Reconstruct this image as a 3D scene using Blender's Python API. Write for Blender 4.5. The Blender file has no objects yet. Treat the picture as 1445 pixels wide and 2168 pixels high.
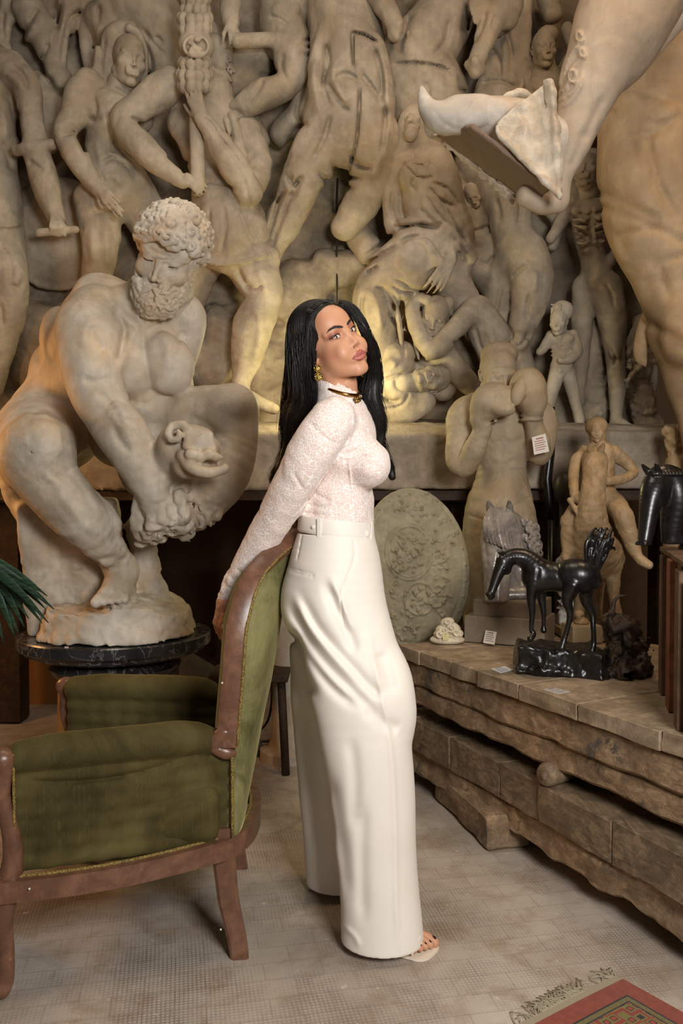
import bpy, bmesh, math, random
import numpy as np
from mathutils import Vector, Matrix, Euler
random.seed(7); rng = np.random.default_rng(7)
PI = math.pi
sc = bpy.context.scene; COL = sc.collection

# ------------------------------------------------------------------ camera
F = 1807.0; CH = 1.245; PITCH = math.atan(54/1807)
cam = bpy.data.cameras.new('camera'); co = bpy.data.objects.new('camera', cam); COL.objects.link(co)
cam.sensor_fit = 'VERTICAL'; cam.sensor_height = 36; cam.lens = 36*F/2168
co.location = (0, 0, CH); co.rotation_euler = (PI/2-PITCH, 0, 0)
cam.clip_end = 60; sc.camera = co
_Fw = np.array([0, math.cos(PITCH), -math.sin(PITCH)]); _Up = np.array([0, math.sin(PITCH), math.cos(PITCH)])
def at(px, py, Y):
    d = _Fw + np.array([(px-722.5)/F, 0, 0]) + (1084-py)/F*_Up
    return np.array([0, 0, CH]) + d*(Y/d[1])
def onz(px, py, z=0.0):
    d = _Fw + np.array([(px-722.5)/F, 0, 0]) + (1084-py)/F*_Up
    return np.array([0, 0, CH]) + d*((z-CH)/d[2])

# ------------------------------------------------------------------ light and exposure
sc.view_settings.view_transform = 'Standard'; sc.view_settings.look = 'None'
sc.view_settings.gamma = 1; sc.view_settings.use_curve_mapping = False
sc.view_settings.exposure = 0.0
w = bpy.data.worlds.new('room_air'); sc.world = w; w.use_nodes = True
w.node_tree.nodes['Background'].inputs[0].default_value = (1.0, .90, .80, 1)
w.node_tree.nodes['Background'].inputs[1].default_value = 0.07
def area(name, loc, target, size, power, col, sy=None):
    l = bpy.data.lights.new(name, 'AREA'); l.energy = power; l.color = col; l.size = size
    if sy: l.shape = 'RECTANGLE'; l.size_y = sy
    o = bpy.data.objects.new(name, l); COL.objects.link(o); o.location = loc
    o.rotation_euler = (Vector(target)-Vector(loc)).to_track_quat('-Z', 'Y').to_euler(); return o
def spot(name, loc, target, power, col, ang, blend=.5, rad=.03):
    l = bpy.data.lights.new(name, 'SPOT'); l.energy = power; l.color = col; l.spot_size = math.radians(ang); l.spot_blend = blend
    l.shadow_soft_size = rad
    o = bpy.data.objects.new(name, l); COL.objects.link(o); o.location = loc
    o.rotation_euler = (Vector(target)-Vector(loc)).to_track_quat('-Z', 'Y').to_euler(); return o
area('softbox_key', (.85, -.15, 1.90), (-.2, 3, 1.05), .7, 84, (1.0, .97, .94))
area('ceiling_lamp', (-.4, 2.3, 4.3), (-.4, 3.2, 0), 1.2, 28, (1.0, .86, .70))
area('ceiling_lamp_right', (1.5, 2.4, 4.2), (1.3, 3.6, 1.5), .7, 26, (1.0, .70, .44))
area('side_lamp', (-2.3, 3.3, 1.5), (-1.0, 3.35, 1.2), .5, 14, (1.0, .50, .18))
ul = bpy.data.lights.new('ledge_lamp', 'POINT'); ul.energy = 12; ul.color = (1.0, .86, .42); ul.shadow_soft_size = .05
ulo = bpy.data.objects.new('ledge_lamp', ul); COL.objects.link(ulo); ulo.location = at(690, 815, 4.22)

# ------------------------------------------------------------------ tags
def tag(o, label=None, cat=None, group=None, kind=None):
    if label: o['label'] = label
    if cat: o['category'] = cat
    if group: o['group'] = group
    if kind: o['kind'] = kind
    return o
def thing(name, label, cat, loc=(0, 0, 0), group=None):
    o = bpy.data.objects.new(name, None); COL.objects.link(o); o.location = tuple(float(v) for v in loc)
    o.empty_display_size = .05
    return tag(o, label, cat, group)
def wloc(o):
    v = Vector((0, 0, 0))
    while o is not None: v += o.location; o = o.parent
    return v
def link(name, me, mat, parent=None, smooth=True, loc=None):
    """mesh in world coordinates -> object (its own origin at loc, at the parent's origin when it has one)"""
    o = bpy.data.objects.new(name, me)
    if mat is not None:
        for m in (mat if isinstance(mat, (list, tuple)) else [mat]): me.materials.append(m)
    COL.objects.link(o)
    if parent is not None:
        me.transform(Matrix.Translation(-wloc(parent))); o.parent = parent
    elif loc is not None:
        me.transform(Matrix.Translation(-Vector([float(v) for v in loc]))); o.location = [float(v) for v in loc]
    if smooth: me.polygons.foreach_set('use_smooth', [True]*len(me.polygons))
    me.update(); return o

# ------------------------------------------------------------------ mesh builder for hard things
def V3(v): return Vector([float(x) for x in v])
class MB:
    def __init__(s): s.bm = bmesh.new()
    def box(s, c, size, R=None, bev=0.0, seg=2, taper=None):
        m = Matrix.Translation(V3(c)) @ (R.to_4x4() if R is not None else Matrix()) @ Matrix.Diagonal((size[0], size[1], size[2], 1))
        r = bmesh.ops.create_cube(s.bm, size=1, matrix=m)
        vs = r['verts']
        if bev > 0:
            es = list({e for v in vs for e in v.link_edges})
            bmesh.ops.bevel(s.bm, geom=es, offset=bev, segments=seg, affect='EDGES', profile=.6)
        return vs
    def hexa(s, P, bev=0.0, seg=2):
        """eight corners: bottom ring 0-3, top ring 4-7"""
        v = [s.bm.verts.new(V3(p)) for p in P]
        fs = [(3, 2, 1, 0), (4, 5, 6, 7), (0, 1, 5, 4), (1, 2, 6, 5), (2, 3, 7, 6), (3, 0, 4, 7)]
        for f in fs: s.bm.faces.new([v[i] for i in f])
        if bev > 0:
            es = list({e for a in v for e in a.link_edges})
            bmesh.ops.bevel(s.bm, geom=es, offset=bev, segments=seg, affect='EDGES', profile=.6)
    def rings(s, R, closed=True, caps=True, loop=False):
        """loft of rings (lists of points)"""
        vs = [[s.bm.verts.new(V3(p)) for p in r] for r in R]
        n = len(vs[0])
        m = len(vs) if loop else len(vs)-1
        for i in range(m):
            a, b = vs[i], vs[(i+1) % len(vs)]
            for j in range(n if closed else n-1):
                k = (j+1) % n
                s.bm.faces.new((a[j], a[k], b[k], b[j]))
        if caps and closed and not loop:
            s.bm.faces.new(vs[0][::-1]); s.bm.faces.new(vs[-1])
        return vs
    def tube(s, pts, rad, n=10, caps=True, flat=None, up=None, loop=False):
        pts = [V3(p) for p in pts]; rad = rad if hasattr(rad, '__len__') else [rad]*len(pts)
        R = []; prev = None
        for i, p in enumerate(pts):
            if loop: t = pts[(i+1) % len(pts)]-pts[i-1]
            else: t = pts[min(i+1, len(pts)-1)]-pts[max(i-1, 0)]
            t.normalize()
            if prev is None: u = t.orthogonal() if up is None else (V3(up)-t*t.dot(V3(up)))
            else: u = prev-t*prev.dot(t)
            if up is not None: u = V3(up)-t*t.dot(V3(up))
            u.normalize(); prev = u; b = t.cross(u)
            fu = 1 if flat is None else flat
            R.append([p+(u*math.cos(a)+b*math.sin(a)*fu)*rad[i] for a in [2*PI*k/n for k in range(n)]])
        return s.rings(R, caps=caps, loop=loop)
    def lathe(s, c, prof, n=48, axis='Z', sx=1, sy=1):
        R = []
        for r, h in prof:
            R.append([(c[0]+r*sx*math.cos(2*PI*k/n), c[1]+r*sy*math.sin(2*PI*k/n), c[2]+h) for k in range(n)])
        return s.rings(R)
    def ball(s, c, r, u=16, v=10, scale=(1, 1, 1), R=None):
        m = Matrix.Translation(V3(c)) @ (R.to_4x4() if R is not None else Matrix()) @ Matrix.Diagonal((scale[0], scale[1], scale[2], 1))
        bmesh.ops.create_uvsphere(s.bm, u_segments=u, v_segments=v, radius=r, matrix=m)
    def prism(s, P, N, bev=0):
        """polygon P (3d points) extruded by vector N"""
        a = [s.bm.verts.new(V3(p)) for p in P]; b = [s.bm.verts.new(V3(p)+V3(N)) for p in P]
        n = len(P); fs = [s.bm.faces.new(a[::-1]), s.bm.faces.new(b)]
        for i in range(n): s.bm.faces.new((a[i], a[(i+1) % n], b[(i+1) % n], b[i]))
        if bev > 0:
            es = [e for f in fs for e in f.edges]
            bmesh.ops.bevel(s.bm, geom=list(set(es)), offset=bev, segments=2, affect='EDGES', profile=.6)
    def mesh(s, name='m', noise=0, sub=0, nscale=20):
        bm = s.bm
        if sub: bmesh.ops.subdivide_edges(bm, edges=bm.edges[:], cuts=sub, use_grid_fill=True)
        bmesh.ops.recalc_face_normals(bm, faces=bm.faces[:])
        me = bpy.data.meshes.new(name); bm.to_mesh(me); bm.free()
        if noise:
            P = get_co(me); d = vnoise(P*nscale, 3); P += (d[:, None])*noise*get_no(me); set_co(me, P)
        return me
    def build(s, name, mat, parent=None, smooth=False, loc=None, noise=0, sub=0, nscale=20, ang=None):
        me = s.mesh(name, noise, sub, nscale)
        o = link(name, me, mat, parent, smooth or ang is not None, loc)
        if ang is not None:
            me.set_sharp_from_angle(angle=math.radians(ang))
        return o
def get_co(me):
    a = np.empty(len(me.vertices)*3); me.vertices.foreach_get('co', a); return a.reshape(-1, 3)
def get_no(me):
    me.update(); a = np.empty(len(me.vertices)*3); me.vertices.foreach_get('normal', a); return a.reshape(-1, 3)
def set_co(me, P):
    me.vertices.foreach_set('co', np.ascontiguousarray(P, dtype=np.float32).ravel()); me.update()

# ------------------------------------------------------------------ value noise
_PT = rng.random((32, 32, 32)).astype(np.float32)*2-1
def vn1(P):
    i = np.floor(P).astype(np.int64); f = (P-i).astype(np.float32); f = f*f*(3-2*f); i &= 31; j = (i+1) & 31
    x0, y0, z0 = i[..., 0], i[..., 1], i[..., 2]; x1, y1, z1 = j[..., 0], j[..., 1], j[..., 2]
    fx, fy, fz = f[..., 0], f[..., 1], f[..., 2]
    def L(a, b, t): return a+(b-a)*t
    return L(L(L(_PT[x0, y0, z0], _PT[x1, y0, z0], fx), L(_PT[x0, y1, z0], _PT[x1, y1, z0], fx), fy),
             L(L(_PT[x0, y0, z1], _PT[x1, y0, z1], fx), L(_PT[x0, y1, z1], _PT[x1, y1, z1], fx), fy), fz)
def vnoise(P, octv=3):
    s = 0; a = 1.0
    for o in range(octv): s = s+a*vn1(P*(2**o)+o*7.3); a *= .5
    return s

# ------------------------------------------------------------------ implicit sculpting
def smooth_chain(pts, n=4):
    """Catmull-Rom through rows (x,y,z,r)"""
    P = np.array(pts, float)
    if len(P) < 3: return P
    Q = np.vstack([2*P[0]-P[1], P, 2*P[-1]-P[-2]]); out = []
    for i in range(1, len(Q)-2):
        for t in np.linspace(0, 1, n, endpoint=False):
            p0, p1, p2, p3 = Q[i-1:i+3]
            out.append(.5*((2*p1)+(-p0+p2)*t+(2*p0-5*p1+4*p2-p3)*t*t+(-p0+3*p1-3*p2+p3)*t**3))
    out.append(P[-1]); out = np.array(out); out[:, 3] = np.maximum(out[:, 3], P[:, 3].min()*.8); return out
class Fr:
    """frame: origin, 3x3 rotation, scale"""
    def __init__(s, o=(0, 0, 0), R=None, k=1.0):
        s.o = np.array(o, float); s.R = np.eye(3) if R is None else np.array(R, float); s.k = k
    def __call__(s, *p):
        p = np.array(p if len(p) == 3 else p[0], float); return s.o+s.R@(p*s.k)
    def sub(s, o, R=None, k=1.0): return Fr(s(o), s.R@(np.eye(3) if R is None else np.array(R)), s.k*k)
def rot(x=0, y=0, z=0): return np.array(Euler((math.radians(x), math.radians(y), math.radians(z)), 'XYZ').to_matrix())
def basis(fwd, up=(0, 0, 1)):
    """columns: x right, y forward, z up"""
    y = np.array(fwd, float); y /= np.linalg.norm(y); x = np.cross(y, np.array(up, float)); x /= np.linalg.norm(x)
    return np.column_stack([x, y, np.cross(x, y)])
class Sc:
    def __init__(s, h): s.h = h; s.P = []
    def cap(s, a, b, ra, rb=None, k=.01, op='u', flat=None):
        s.P.append(('c', np.array(a, float), np.array(b, float), float(ra), float(ra if rb is None else rb), k, op, flat)); return s
    def chain(s, pts, k=.01, op='u', flat=None, n=4, sm=True):
        Q = smooth_chain(pts, n) if sm else np.array(pts, float)
        s.P.append(('m', Q, None, 0, 0, k, op, flat)); return s
    def ell(s, c, r, R=None, k=.01, op='u'):
        s.P.append(('e', np.array(c, float), np.eye(3) if R is None else np.array(R, float), np.array(r, float) if hasattr(r, '__len__') else np.array([r]*3, float), None, k, op, None)); return s
    def box(s, c, r, R=None, rd=.005, k=.01, op='u'):
        s.P.append(('b', np.array(c, float), np.eye(3) if R is None else np.array(R, float), np.array(r, float), rd, k, op, None)); return s
    def noise(s, c, rad, amp, freq, octv=2, mode='n', stretch=(1, 1, 1)):
        s.P.append(('n', np.array(c, float), np.array(stretch, float), float(rad), (amp, freq, octv, mode), 0, 'n', None)); return s
    def carve(s, lines, w=5, amp=.006, mode='g', yr=(1, 8)):
        """chisel grooves (amp > 0) or ridges (amp < 0) into the skin of the form; lines in photo pixels, widths in pixels"""
        for ln in lines:
            ww, aa = w, amp
            if not hasattr(ln[0], '__len__'): ww, aa = ln[0]*w, ln[1]*amp; ln = ln[2:]
            Q = np.array([(x, y, 0, 1) for x, y in ln], float)
            if len(Q) > 2: Q = smooth_chain(Q, 4)
            s.P.append(('g', Q[:, :2], None, float(ww), float(aa), 0, mode, yr))
        return s
    def fn(s, lo, hi, f, k=0, op='u'):
        s.P.append(('f', np.array(lo, float), np.array(hi, float), f, None, k, op, None)); return s
    def _bb(s, p):
        t = p[0]
        if t == 'c': m = max(p[3], p[4]); return np.minimum(p[1], p[2])-m, np.maximum(p[1], p[2])+m
        if t == 'm': Q = p[1]; return (Q[:, :3]-Q[:, 3:4]).min(0), (Q[:, :3]+Q[:, 3:4]).max(0)
        if t == 'e': e = np.sqrt(((p[2]*p[3])**2).sum(1)); return p[1]-e, p[1]+e
        if t == 'b': e = (np.abs(p[2])*p[3]).sum(1); return p[1]-e, p[1]+e
        if t == 'n': return p[1]-p[3], p[1]+p[3]
        if t == 'g':
            C = [at(x, y, Y) for Y in p[7] for x in (p[1][:, 0].min()-3*p[3], p[1][:, 0].max()+3*p[3]) for y in (p[1][:, 1].min()-3*p[3], p[1][:, 1].max()+3*p[3])]
            return np.min(C, 0), np.max(C, 0)
        return p[1], p[2]
    def mesh(s, name='sculpt', smooth=1, clip=None):
        h = s.h; los = []; his = []
        for p in s.P:
            if p[6] == 'u': a, b = s._bb(p); los.append(a); his.append(b)
        lo = np.min(los, 0)-4*h; hi = np.max(his, 0)+4*h
        if clip is not None: lo = np.maximum(lo, clip[0]-3*h); hi = np.minimum(hi, clip[1]+3*h)
        N = np.ceil((hi-lo)/h).astype(int)+1
        D = np.full(N, 1.0, np.float32)
        ax = [np.arange(n)*h+lo[i] for i, n in enumerate(N)]
        def cdist(G, a, b, ra, rb, flat):
            ba = b-a; L = max((ba@ba), 1e-12); pa = [G[i]-a[i] for i in range(3)]
            t = np.clip((pa[0]*ba[0]+pa[1]*ba[1]+pa[2]*ba[2])/L, 0, 1).astype(np.float32)
            q = [pa[i]-t*ba[i] for i in range(3)]
            if flat is not None:
                n, f = flat; dn = (q[0]*n[0]+q[1]*n[1]+q[2]*n[2])*(1/f-1)
                q = [q[i]+dn*n[i] for i in range(3)]
                sc_ = f if f < 1 else 1
                return (np.sqrt(q[0]**2+q[1]**2+q[2]**2)-(ra+(rb-ra)*t))*max(sc_, .35)
            return np.sqrt(q[0]**2+q[1]**2+q[2]**2)-(ra+(rb-ra)*t)
        def comb(D, sl, d, k, op):
            o = D[sl]
            if op == 'u':
                if k > 0: hh = np.maximum(k-np.abs(o-d), 0)/k; r = np.minimum(o, d)-hh*hh*k*.25
                else: r = np.minimum(o, d)
            elif op == 's':
                if k > 0: hh = np.maximum(k-np.abs(o+d), 0)/k; r = np.maximum(o, -d)+hh*hh*k*.25
                else: r = np.maximum(o, -d)
            elif op == 'i': r = np.maximum(o, d)
            D[sl] = r
        for p in s.P:
            k = p[5]; op = p[6]
            segs = [(p[1][i], p[1][i+1]) for i in range(len(p[1])-1)] if p[0] == 'm' else [None]
            if p[0] == 'm':
                # union of its segments first, on the chain's own box, then one blend
                a, b = s._bb(p)
            else: a, b = s._bb(p)
            m = k+3*h
            if p[0] in 'cm' and p[7] is not None: m += max(0, p[7][1]-1)*(p[3] if p[0] == 'c' else p[1][:, 3].max())
            i0 = np.maximum(np.floor((a-m-lo)/h).astype(int), 0); i1 = np.minimum(np.ceil((b+m-lo)/h).astype(int)+1, N)
            if (i1 <= i0).any(): continue
            sl = tuple(slice(i0[i], i1[i]) for i in range(3))
            G = [ax[0][sl[0]][:, None, None].astype(np.float32), ax[1][sl[1]][None, :, None].astype(np.float32), ax[2][sl[2]][None, None, :].astype(np.float32)]
            if p[0] == 'c': d = cdist(G, p[1], p[2], p[3], p[4], p[7])
            elif p[0] == 'm':
                shp = tuple(i1-i0); d = np.full(shp, 1.0, np.float32)
                for q0, q1 in segs:
                    mr = max(q0[3], q1[3])*(max(1, p[7][1]) if p[7] is not None else 1)+m
                    l = np.maximum(np.floor((np.minimum(q0[:3], q1[:3])-mr-lo)/h).astype(int), i0); u = np.minimum(np.ceil((np.maximum(q0[:3], q1[:3])+mr-lo)/h).astype(int)+1, i1)
                    if (u <= l).any(): continue
                    s2 = tuple(slice(l[i]-i0[i], u[i]-i0[i]) for i in range(3))
                    G2 = [G[0][s2[0]], G[1][:, s2[1]], G[2][:, :, s2[2]]]
                    d[s2] = np.minimum(d[s2], cdist(G2, q0[:3], q1[:3], q0[3], q1[3], p[7]))
            elif p[0] == 'e':
                q = [G[i]-p[1][i] for i in range(3)]; R = p[2]
                l = [(q[0]*R[0, i]+q[1]*R[1, i]+q[2]*R[2, i])/p[3][i] for i in range(3)]
                k0 = np.sqrt(l[0]**2+l[1]**2+l[2]**2)
                k1 = np.sqrt(sum((l[i]/p[3][i])**2 for i in range(3)))
                d = k0*(k0-1)/np.maximum(k1, 1e-6)
                d = np.where(k0 < .2, -p[3].min()*(1-k0), d).astype(np.float32)
            elif p[0] == 'b':
                q = [G[i]-p[1][i] for i in range(3)]; R = p[2]
                l = [np.abs(q[0]*R[0, i]+q[1]*R[1, i]+q[2]*R[2, i])-p[3][i]+p[4] for i in range(3)]
                d = np.sqrt(sum(np.maximum(x, 0)**2 for x in l))+np.minimum(np.maximum(np.maximum(l[0], l[1]), l[2]), 0)-p[4]
            elif p[0] == 'n':
                amp, fr, oc, mode = p[4]; shp = tuple(i1-i0)
                near = np.abs(D[sl]) < max(3*h, amp*2.5)
                idx = np.nonzero(near)
                if len(idx[0]) == 0: continue
                X = np.stack([ax[j][i0[j]+idx[j]] for j in range(3)], 1)
                v = vnoise(X*fr*p[2], oc)
                if mode == 'r': v = 1-2*np.abs(v)
                w_ = np.clip(1.5*(1-np.linalg.norm(X-p[1], axis=1)/p[3]), 0, 1)
                o = D[sl]; o[idx] += (amp*v*w_).astype(np.float32); continue
            elif p[0] == 'g':
                idx = np.nonzero(np.abs(D[sl]) < 2.5*h+2*abs(p[4]))
                if len(idx[0]) == 0: continue
                X = [ax[j][i0[j]+idx[j]] for j in range(3)]
                f_ = X[1]*_Fw[1]+(X[2]-CH)*_Fw[2]; px = X[0]/f_*F+722.5; py = 1084-(X[1]*_Up[1]+(X[2]-CH)*_Up[2])/f_*F
                sel = (px > p[1][:, 0].min()-3*p[3]) & (px < p[1][:, 0].max()+3*p[3]) & (py > p[1][:, 1].min()-3*p[3]) & (py < p[1][:, 1].max()+3*p[3])
                if not sel.any(): continue
                idx = tuple(q[sel] for q in idx); px = px[sel]; py = py[sel]; best = np.full(len(px), 1e9); sg = np.ones(len(px)); tt = np.zeros(len(px)); nq = len(p[1])-1
                for j in range(nq):
                    a_, b_ = p[1][j], p[1][j+1]; ba = b_-a_; L = ba@ba+1e-9
                    t = np.clip(((px-a_[0])*ba[0]+(py-a_[1])*ba[1])/L, 0, 1); dx = px-a_[0]-t*ba[0]; dy = py-a_[1]-t*ba[1]; dd = dx*dx+dy*dy
                    m_ = dd < best; best = np.where(m_, dd, best); sg = np.where(m_, np.sign(ba[0]*dy-ba[1]*dx), sg); tt = np.where(m_, (j+t)/nq, tt)
                dd = np.sqrt(best); fade = np.clip(np.minimum(tt, 1-tt)*6+.15, 0, 1)
                if op == 'g': v = np.exp(-(dd/p[3])**2)
                else: v = np.where(sg > 0, np.exp(-(dd/p[3])), np.exp(-(dd/1.0)**2))   # step: raised on one side
                o = D[sl]; o[idx] += (p[4]*v*fade).astype(np.float32); continue
            elif p[0] == 'f':
                GG = [np.broadcast_to(g, tuple(i1-i0)) for g in G]; d = p[3](*GG).astype(np.float32)
            comb(D, sl, d, k, op)
        if clip is not None:
            for i in range(3):
                sh = [1, 1, 1]; sh[i] = -1
                D = np.maximum(D, (clip[0][i]-ax[i]).reshape(sh).astype(np.float32)); D = np.maximum(D, (ax[i]-clip[1][i]).reshape(sh).astype(np.float32))
        # surface nets
        S = D < 0
        c = sum(S[i:N[0]-1+i, j:N[1]-1+j, l:N[2]-1+l].astype(np.int8) for i in (0, 1) for j in (0, 1) for l in (0, 1))
        act = (c > 0) & (c < 8); ids = np.full(act.shape, -1, np.int64); I = np.argwhere(act); ids[act] = np.arange(len(I))
        acc = np.zeros((len(I), 3)); cnt = np.zeros(len(I))
        cor = [(0, 0, 0), (1, 0, 0), (0, 1, 0), (1, 1, 0), (0, 0, 1), (1, 0, 1), (0, 1, 1), (1, 1, 1)]
        cv = [D[I[:, 0]+a, I[:, 1]+b, I[:, 2]+g] for a, b, g in cor]
        for a in range(8):
            for b in range(a+1, 8):
                df = np.abs(np.array(cor[a])-np.array(cor[b])).sum()
                if df != 1: continue
                m = (cv[a] < 0) != (cv[b] < 0); t = cv[a][m]/(cv[a][m]-cv[b][m])
                acc[m] += np.array(cor[a])+(np.array(cor[b])-np.array(cor[a]))*t[:, None]; cnt[m] += 1
        VV = (I+acc/np.maximum(cnt, 1)[:, None])*h+lo
        Q = []
        for d_ in range(3):
            e1, e2 = [(1, 2), (2, 0), (0, 1)][d_]
            s0 = [slice(1, -1)]*3; s0[d_] = slice(0, -1); s1 = list(s0); s1[d_] = slice(1, None)
            A = S[tuple(s0)]; B = S[tuple(s1)]; X = np.argwhere(A != B); off = np.array([1, 1, 1]); off[d_] = 0
            if len(X) == 0: continue
            flip = A[A != B]; X = X+off
            u = np.zeros(3, int); u[e1] = 1; v = np.zeros(3, int); v[e2] = 1
            f = np.stack([ids[tuple((X-u-v).T)], ids[tuple((X-v).T)], ids[tuple(X.T)], ids[tuple((X-u).T)]], 1)
            f[~flip] = f[~flip][:, ::-1]; Q.append(f)
        Q = np.vstack(Q)
        if smooth:
            E = np.vstack([Q[:, [0, 1]], Q[:, [1, 2]], Q[:, [2, 3]], Q[:, [3, 0]]]); n = len(VV)
            dg = np.bincount(E.ravel(), minlength=n)
            for _ in range(smooth):
                ac = np.stack([np.bincount(E[:, 0], VV[E[:, 1], i], n)+np.bincount(E[:, 1], VV[E[:, 0], i], n) for i in range(3)], 1)
                VV = VV*.5+.5*ac/np.maximum(dg, 1)[:, None]
        me = bpy.data.meshes.new(name); me.vertices.add(len(VV)); me.vertices.foreach_set('co', VV.astype(np.float32).ravel())
        me.loops.add(len(Q)*4); me.loops.foreach_set('vertex_index', Q.ravel().astype(np.int32))
        me.polygons.add(len(Q)); me.polygons.foreach_set('loop_start', np.arange(0, len(Q)*4, 4, dtype=np.int32))
        me.polygons.foreach_set('loop_total', np.full(len(Q), 4, np.int32)); me.update(calc_edges=True)
        return me
    def build(s, name, mat, parent=None, smooth=1, loc=None, clip=None):
        return link(name, s.mesh(name, smooth, clip), mat, parent, True, loc)
def set_colors(me, C, name='tint'):
    a = me.color_attributes.new(name, 'FLOAT_COLOR', 'POINT'); n = len(me.vertices)
    C4 = np.ones((n, 4), np.float32); C4[:, :3] = C; a.data.foreach_set('color', C4.ravel())

# ------------------------------------------------------------------ materials
class N:
    def __init__(s, name):
        s.m = bpy.data.materials.new(name); s.m.use_nodes = True; s.t = s.m.node_tree; s.n = s.t.nodes
        s.b = s.n['Principled BSDF']; s.out = s.n['Material Output']
    def new(s, t, **kw):
        n = s.n.new('ShaderNode'+t)
        for k, v in kw.items():
            if k.startswith('i_'): n.inputs[int(k[2:]) if k[2:].isdigit() else k[2:].replace('_', ' ')].default_value = v
            else: setattr(n, k, v)
        return n
    def L(s, a, b): s.t.links.new(a, b)
    def coord(s, scale=(1, 1, 1), rot=(0, 0, 0), kind='Object', loc=(0, 0, 0)):
        c = s.new('TexCoord'); m = s.new('Mapping'); m.inputs['Scale'].default_value = scale; m.inputs['Rotation'].default_value = rot; m.inputs['Location'].default_value = loc
        s.L(c.outputs[kind], m.inputs[0]); return m.outputs[0]
    def noise(s, vec, scale, detail=4, rough=.55, dist=0):
        n = s.new('TexNoise'); n.inputs['Scale'].default_value = scale; n.inputs['Detail'].default_value = detail
        n.inputs['Roughness'].default_value = rough; n.inputs['Distortion'].default_value = dist; s.L(vec, n.inputs['Vector']); return n.outputs['Fac']
    def ramp(s, fac, stops, interp='LINEAR'):
        r = s.new('ValToRGB'); r.color_ramp.interpolation = interp; e = r.color_ramp.elements
        while len(e) > 1: e.remove(e[-1])
        for i, (p, c) in enumerate(stops):
            c = (c, c, c) if not hasattr(c, '__len__') else c
            x = e[0] if i == 0 else e.new(p)
            x.position = p; x.color = (*c, 1)
        s.L(fac, r.inputs[0]); return r.outputs[0]
    def mix(s, fac, a, b, mode='MIX'):
        m = s.new('Mix', data_type='RGBA', blend_type=mode)
        for sock, v in ((m.inputs[0], fac), (m.inputs[6], a), (m.inputs[7], b)):
            if hasattr(v, 'is_output'): s.L(v, sock)
            elif hasattr(v, '__len__'): sock.default_value = (*v, 1)
            else: sock.default_value = v
        return m.outputs[2]
    def math(s, op, a, b=0.0, c=0.0):
        m = s.new('Math', operation=op)
        for i, v in enumerate((a, b, c)):
            if hasattr(v, 'is_output'): s.L(v, m.inputs[i])
            else: m.inputs[i].default_value = v
        return m.outputs[0]
    def bump(s, height, strength=.3, dist=.01):
        b = s.new('Bump'); b.inputs['Strength'].default_value = strength; b.inputs['Distance'].default_value = dist
        s.L(height, b.inputs['Height'])
        if s.b.inputs['Normal'].is_linked: s.L(s.b.inputs['Normal'].links[0].from_socket, b.inputs['Normal'])
        s.L(b.outputs[0], s.b.inputs['Normal'])
    def set(s, col=None, rough=None, metal=None, **kw):
        for k, v in (('Base Color', col), ('Roughness', rough), ('Metallic', metal), *[(a.replace('_', ' '), b) for a, b in kw.items()]):
            if v is None: continue
            if hasattr(v, 'is_output'): s.L(v, s.b.inputs[k])
            elif hasattr(v, '__len__') and len(v) == 3: s.b.inputs[k].default_value = (*v, 1)
            else: s.b.inputs[k].default_value = v
        return s.m
def lin(r, g, b):
    f = lambda c: (c/255/12.92) if c/255 <= .04045 else ((c/255+.055)/1.055)**2.4
    return (f(r), f(g), f(b))
def plaster(name, light, dark, stain, grime=.5, rough=.75, sc_=1.0, bump=.35, crust=0.0):
    n = N(name); c = n.coord()
    a = n.noise(c, 2.2*sc_, 6, .62, .6); b = n.noise(c, 9*sc_, 6, .65, .3); d = n.noise(c, 45*sc_, 5, .6)
    col = n.mix(n.ramp(a, [(.40, 0), (.60, 1)]), dark, light)
    col = n.mix(n.ramp(n.noise(n.coord(loc=(3, 1, 7)), 3.3*sc_, 7, .66, .8), [(.5, 0), (.72, .75)]), col, stain)
    col = n.mix(n.math('MULTIPLY', n.ramp(b, [(.42, 1), (.62, 0)]), grime*.55), col, tuple(x*.62 for x in dark))
    col = n.mix(n.math('MULTIPLY', n.ramp(n.noise(n.coord((26*sc_, 26*sc_, 5*sc_), loc=(1, 9, 4)), 1.0, 6, .7, .4), [(.50, 0), (.66, 1)]), .22), col, tuple(x*.55 for x in dark))
    col = n.mix(n.math('MULTIPLY', n.ramp(n.noise(n.coord(loc=(8, 3, 2)), 6*sc_, 7, .7, .5), [(.54, 0), (.66, 1)]), .35), col, tuple(min(1, x*1.12) for x in light))
    sp = n.ramp(n.noise(c, 70*sc_, 3, .7), [(.66, 0), (.74, 1)])
    col = n.mix(n.math('MULTIPLY', sp, .35*grime), col, tuple(x*.35 for x in dark))
    n.set(col, rough); n.b.inputs['Specular IOR Level'].default_value = .35
    n.bump(d, bump*.8, .004); n.bump(b, bump*.9, .012)
    if crust: n.bump(n.noise(c, 22, 7, .7, 1.5), crust, .02)
    return n.m

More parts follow.
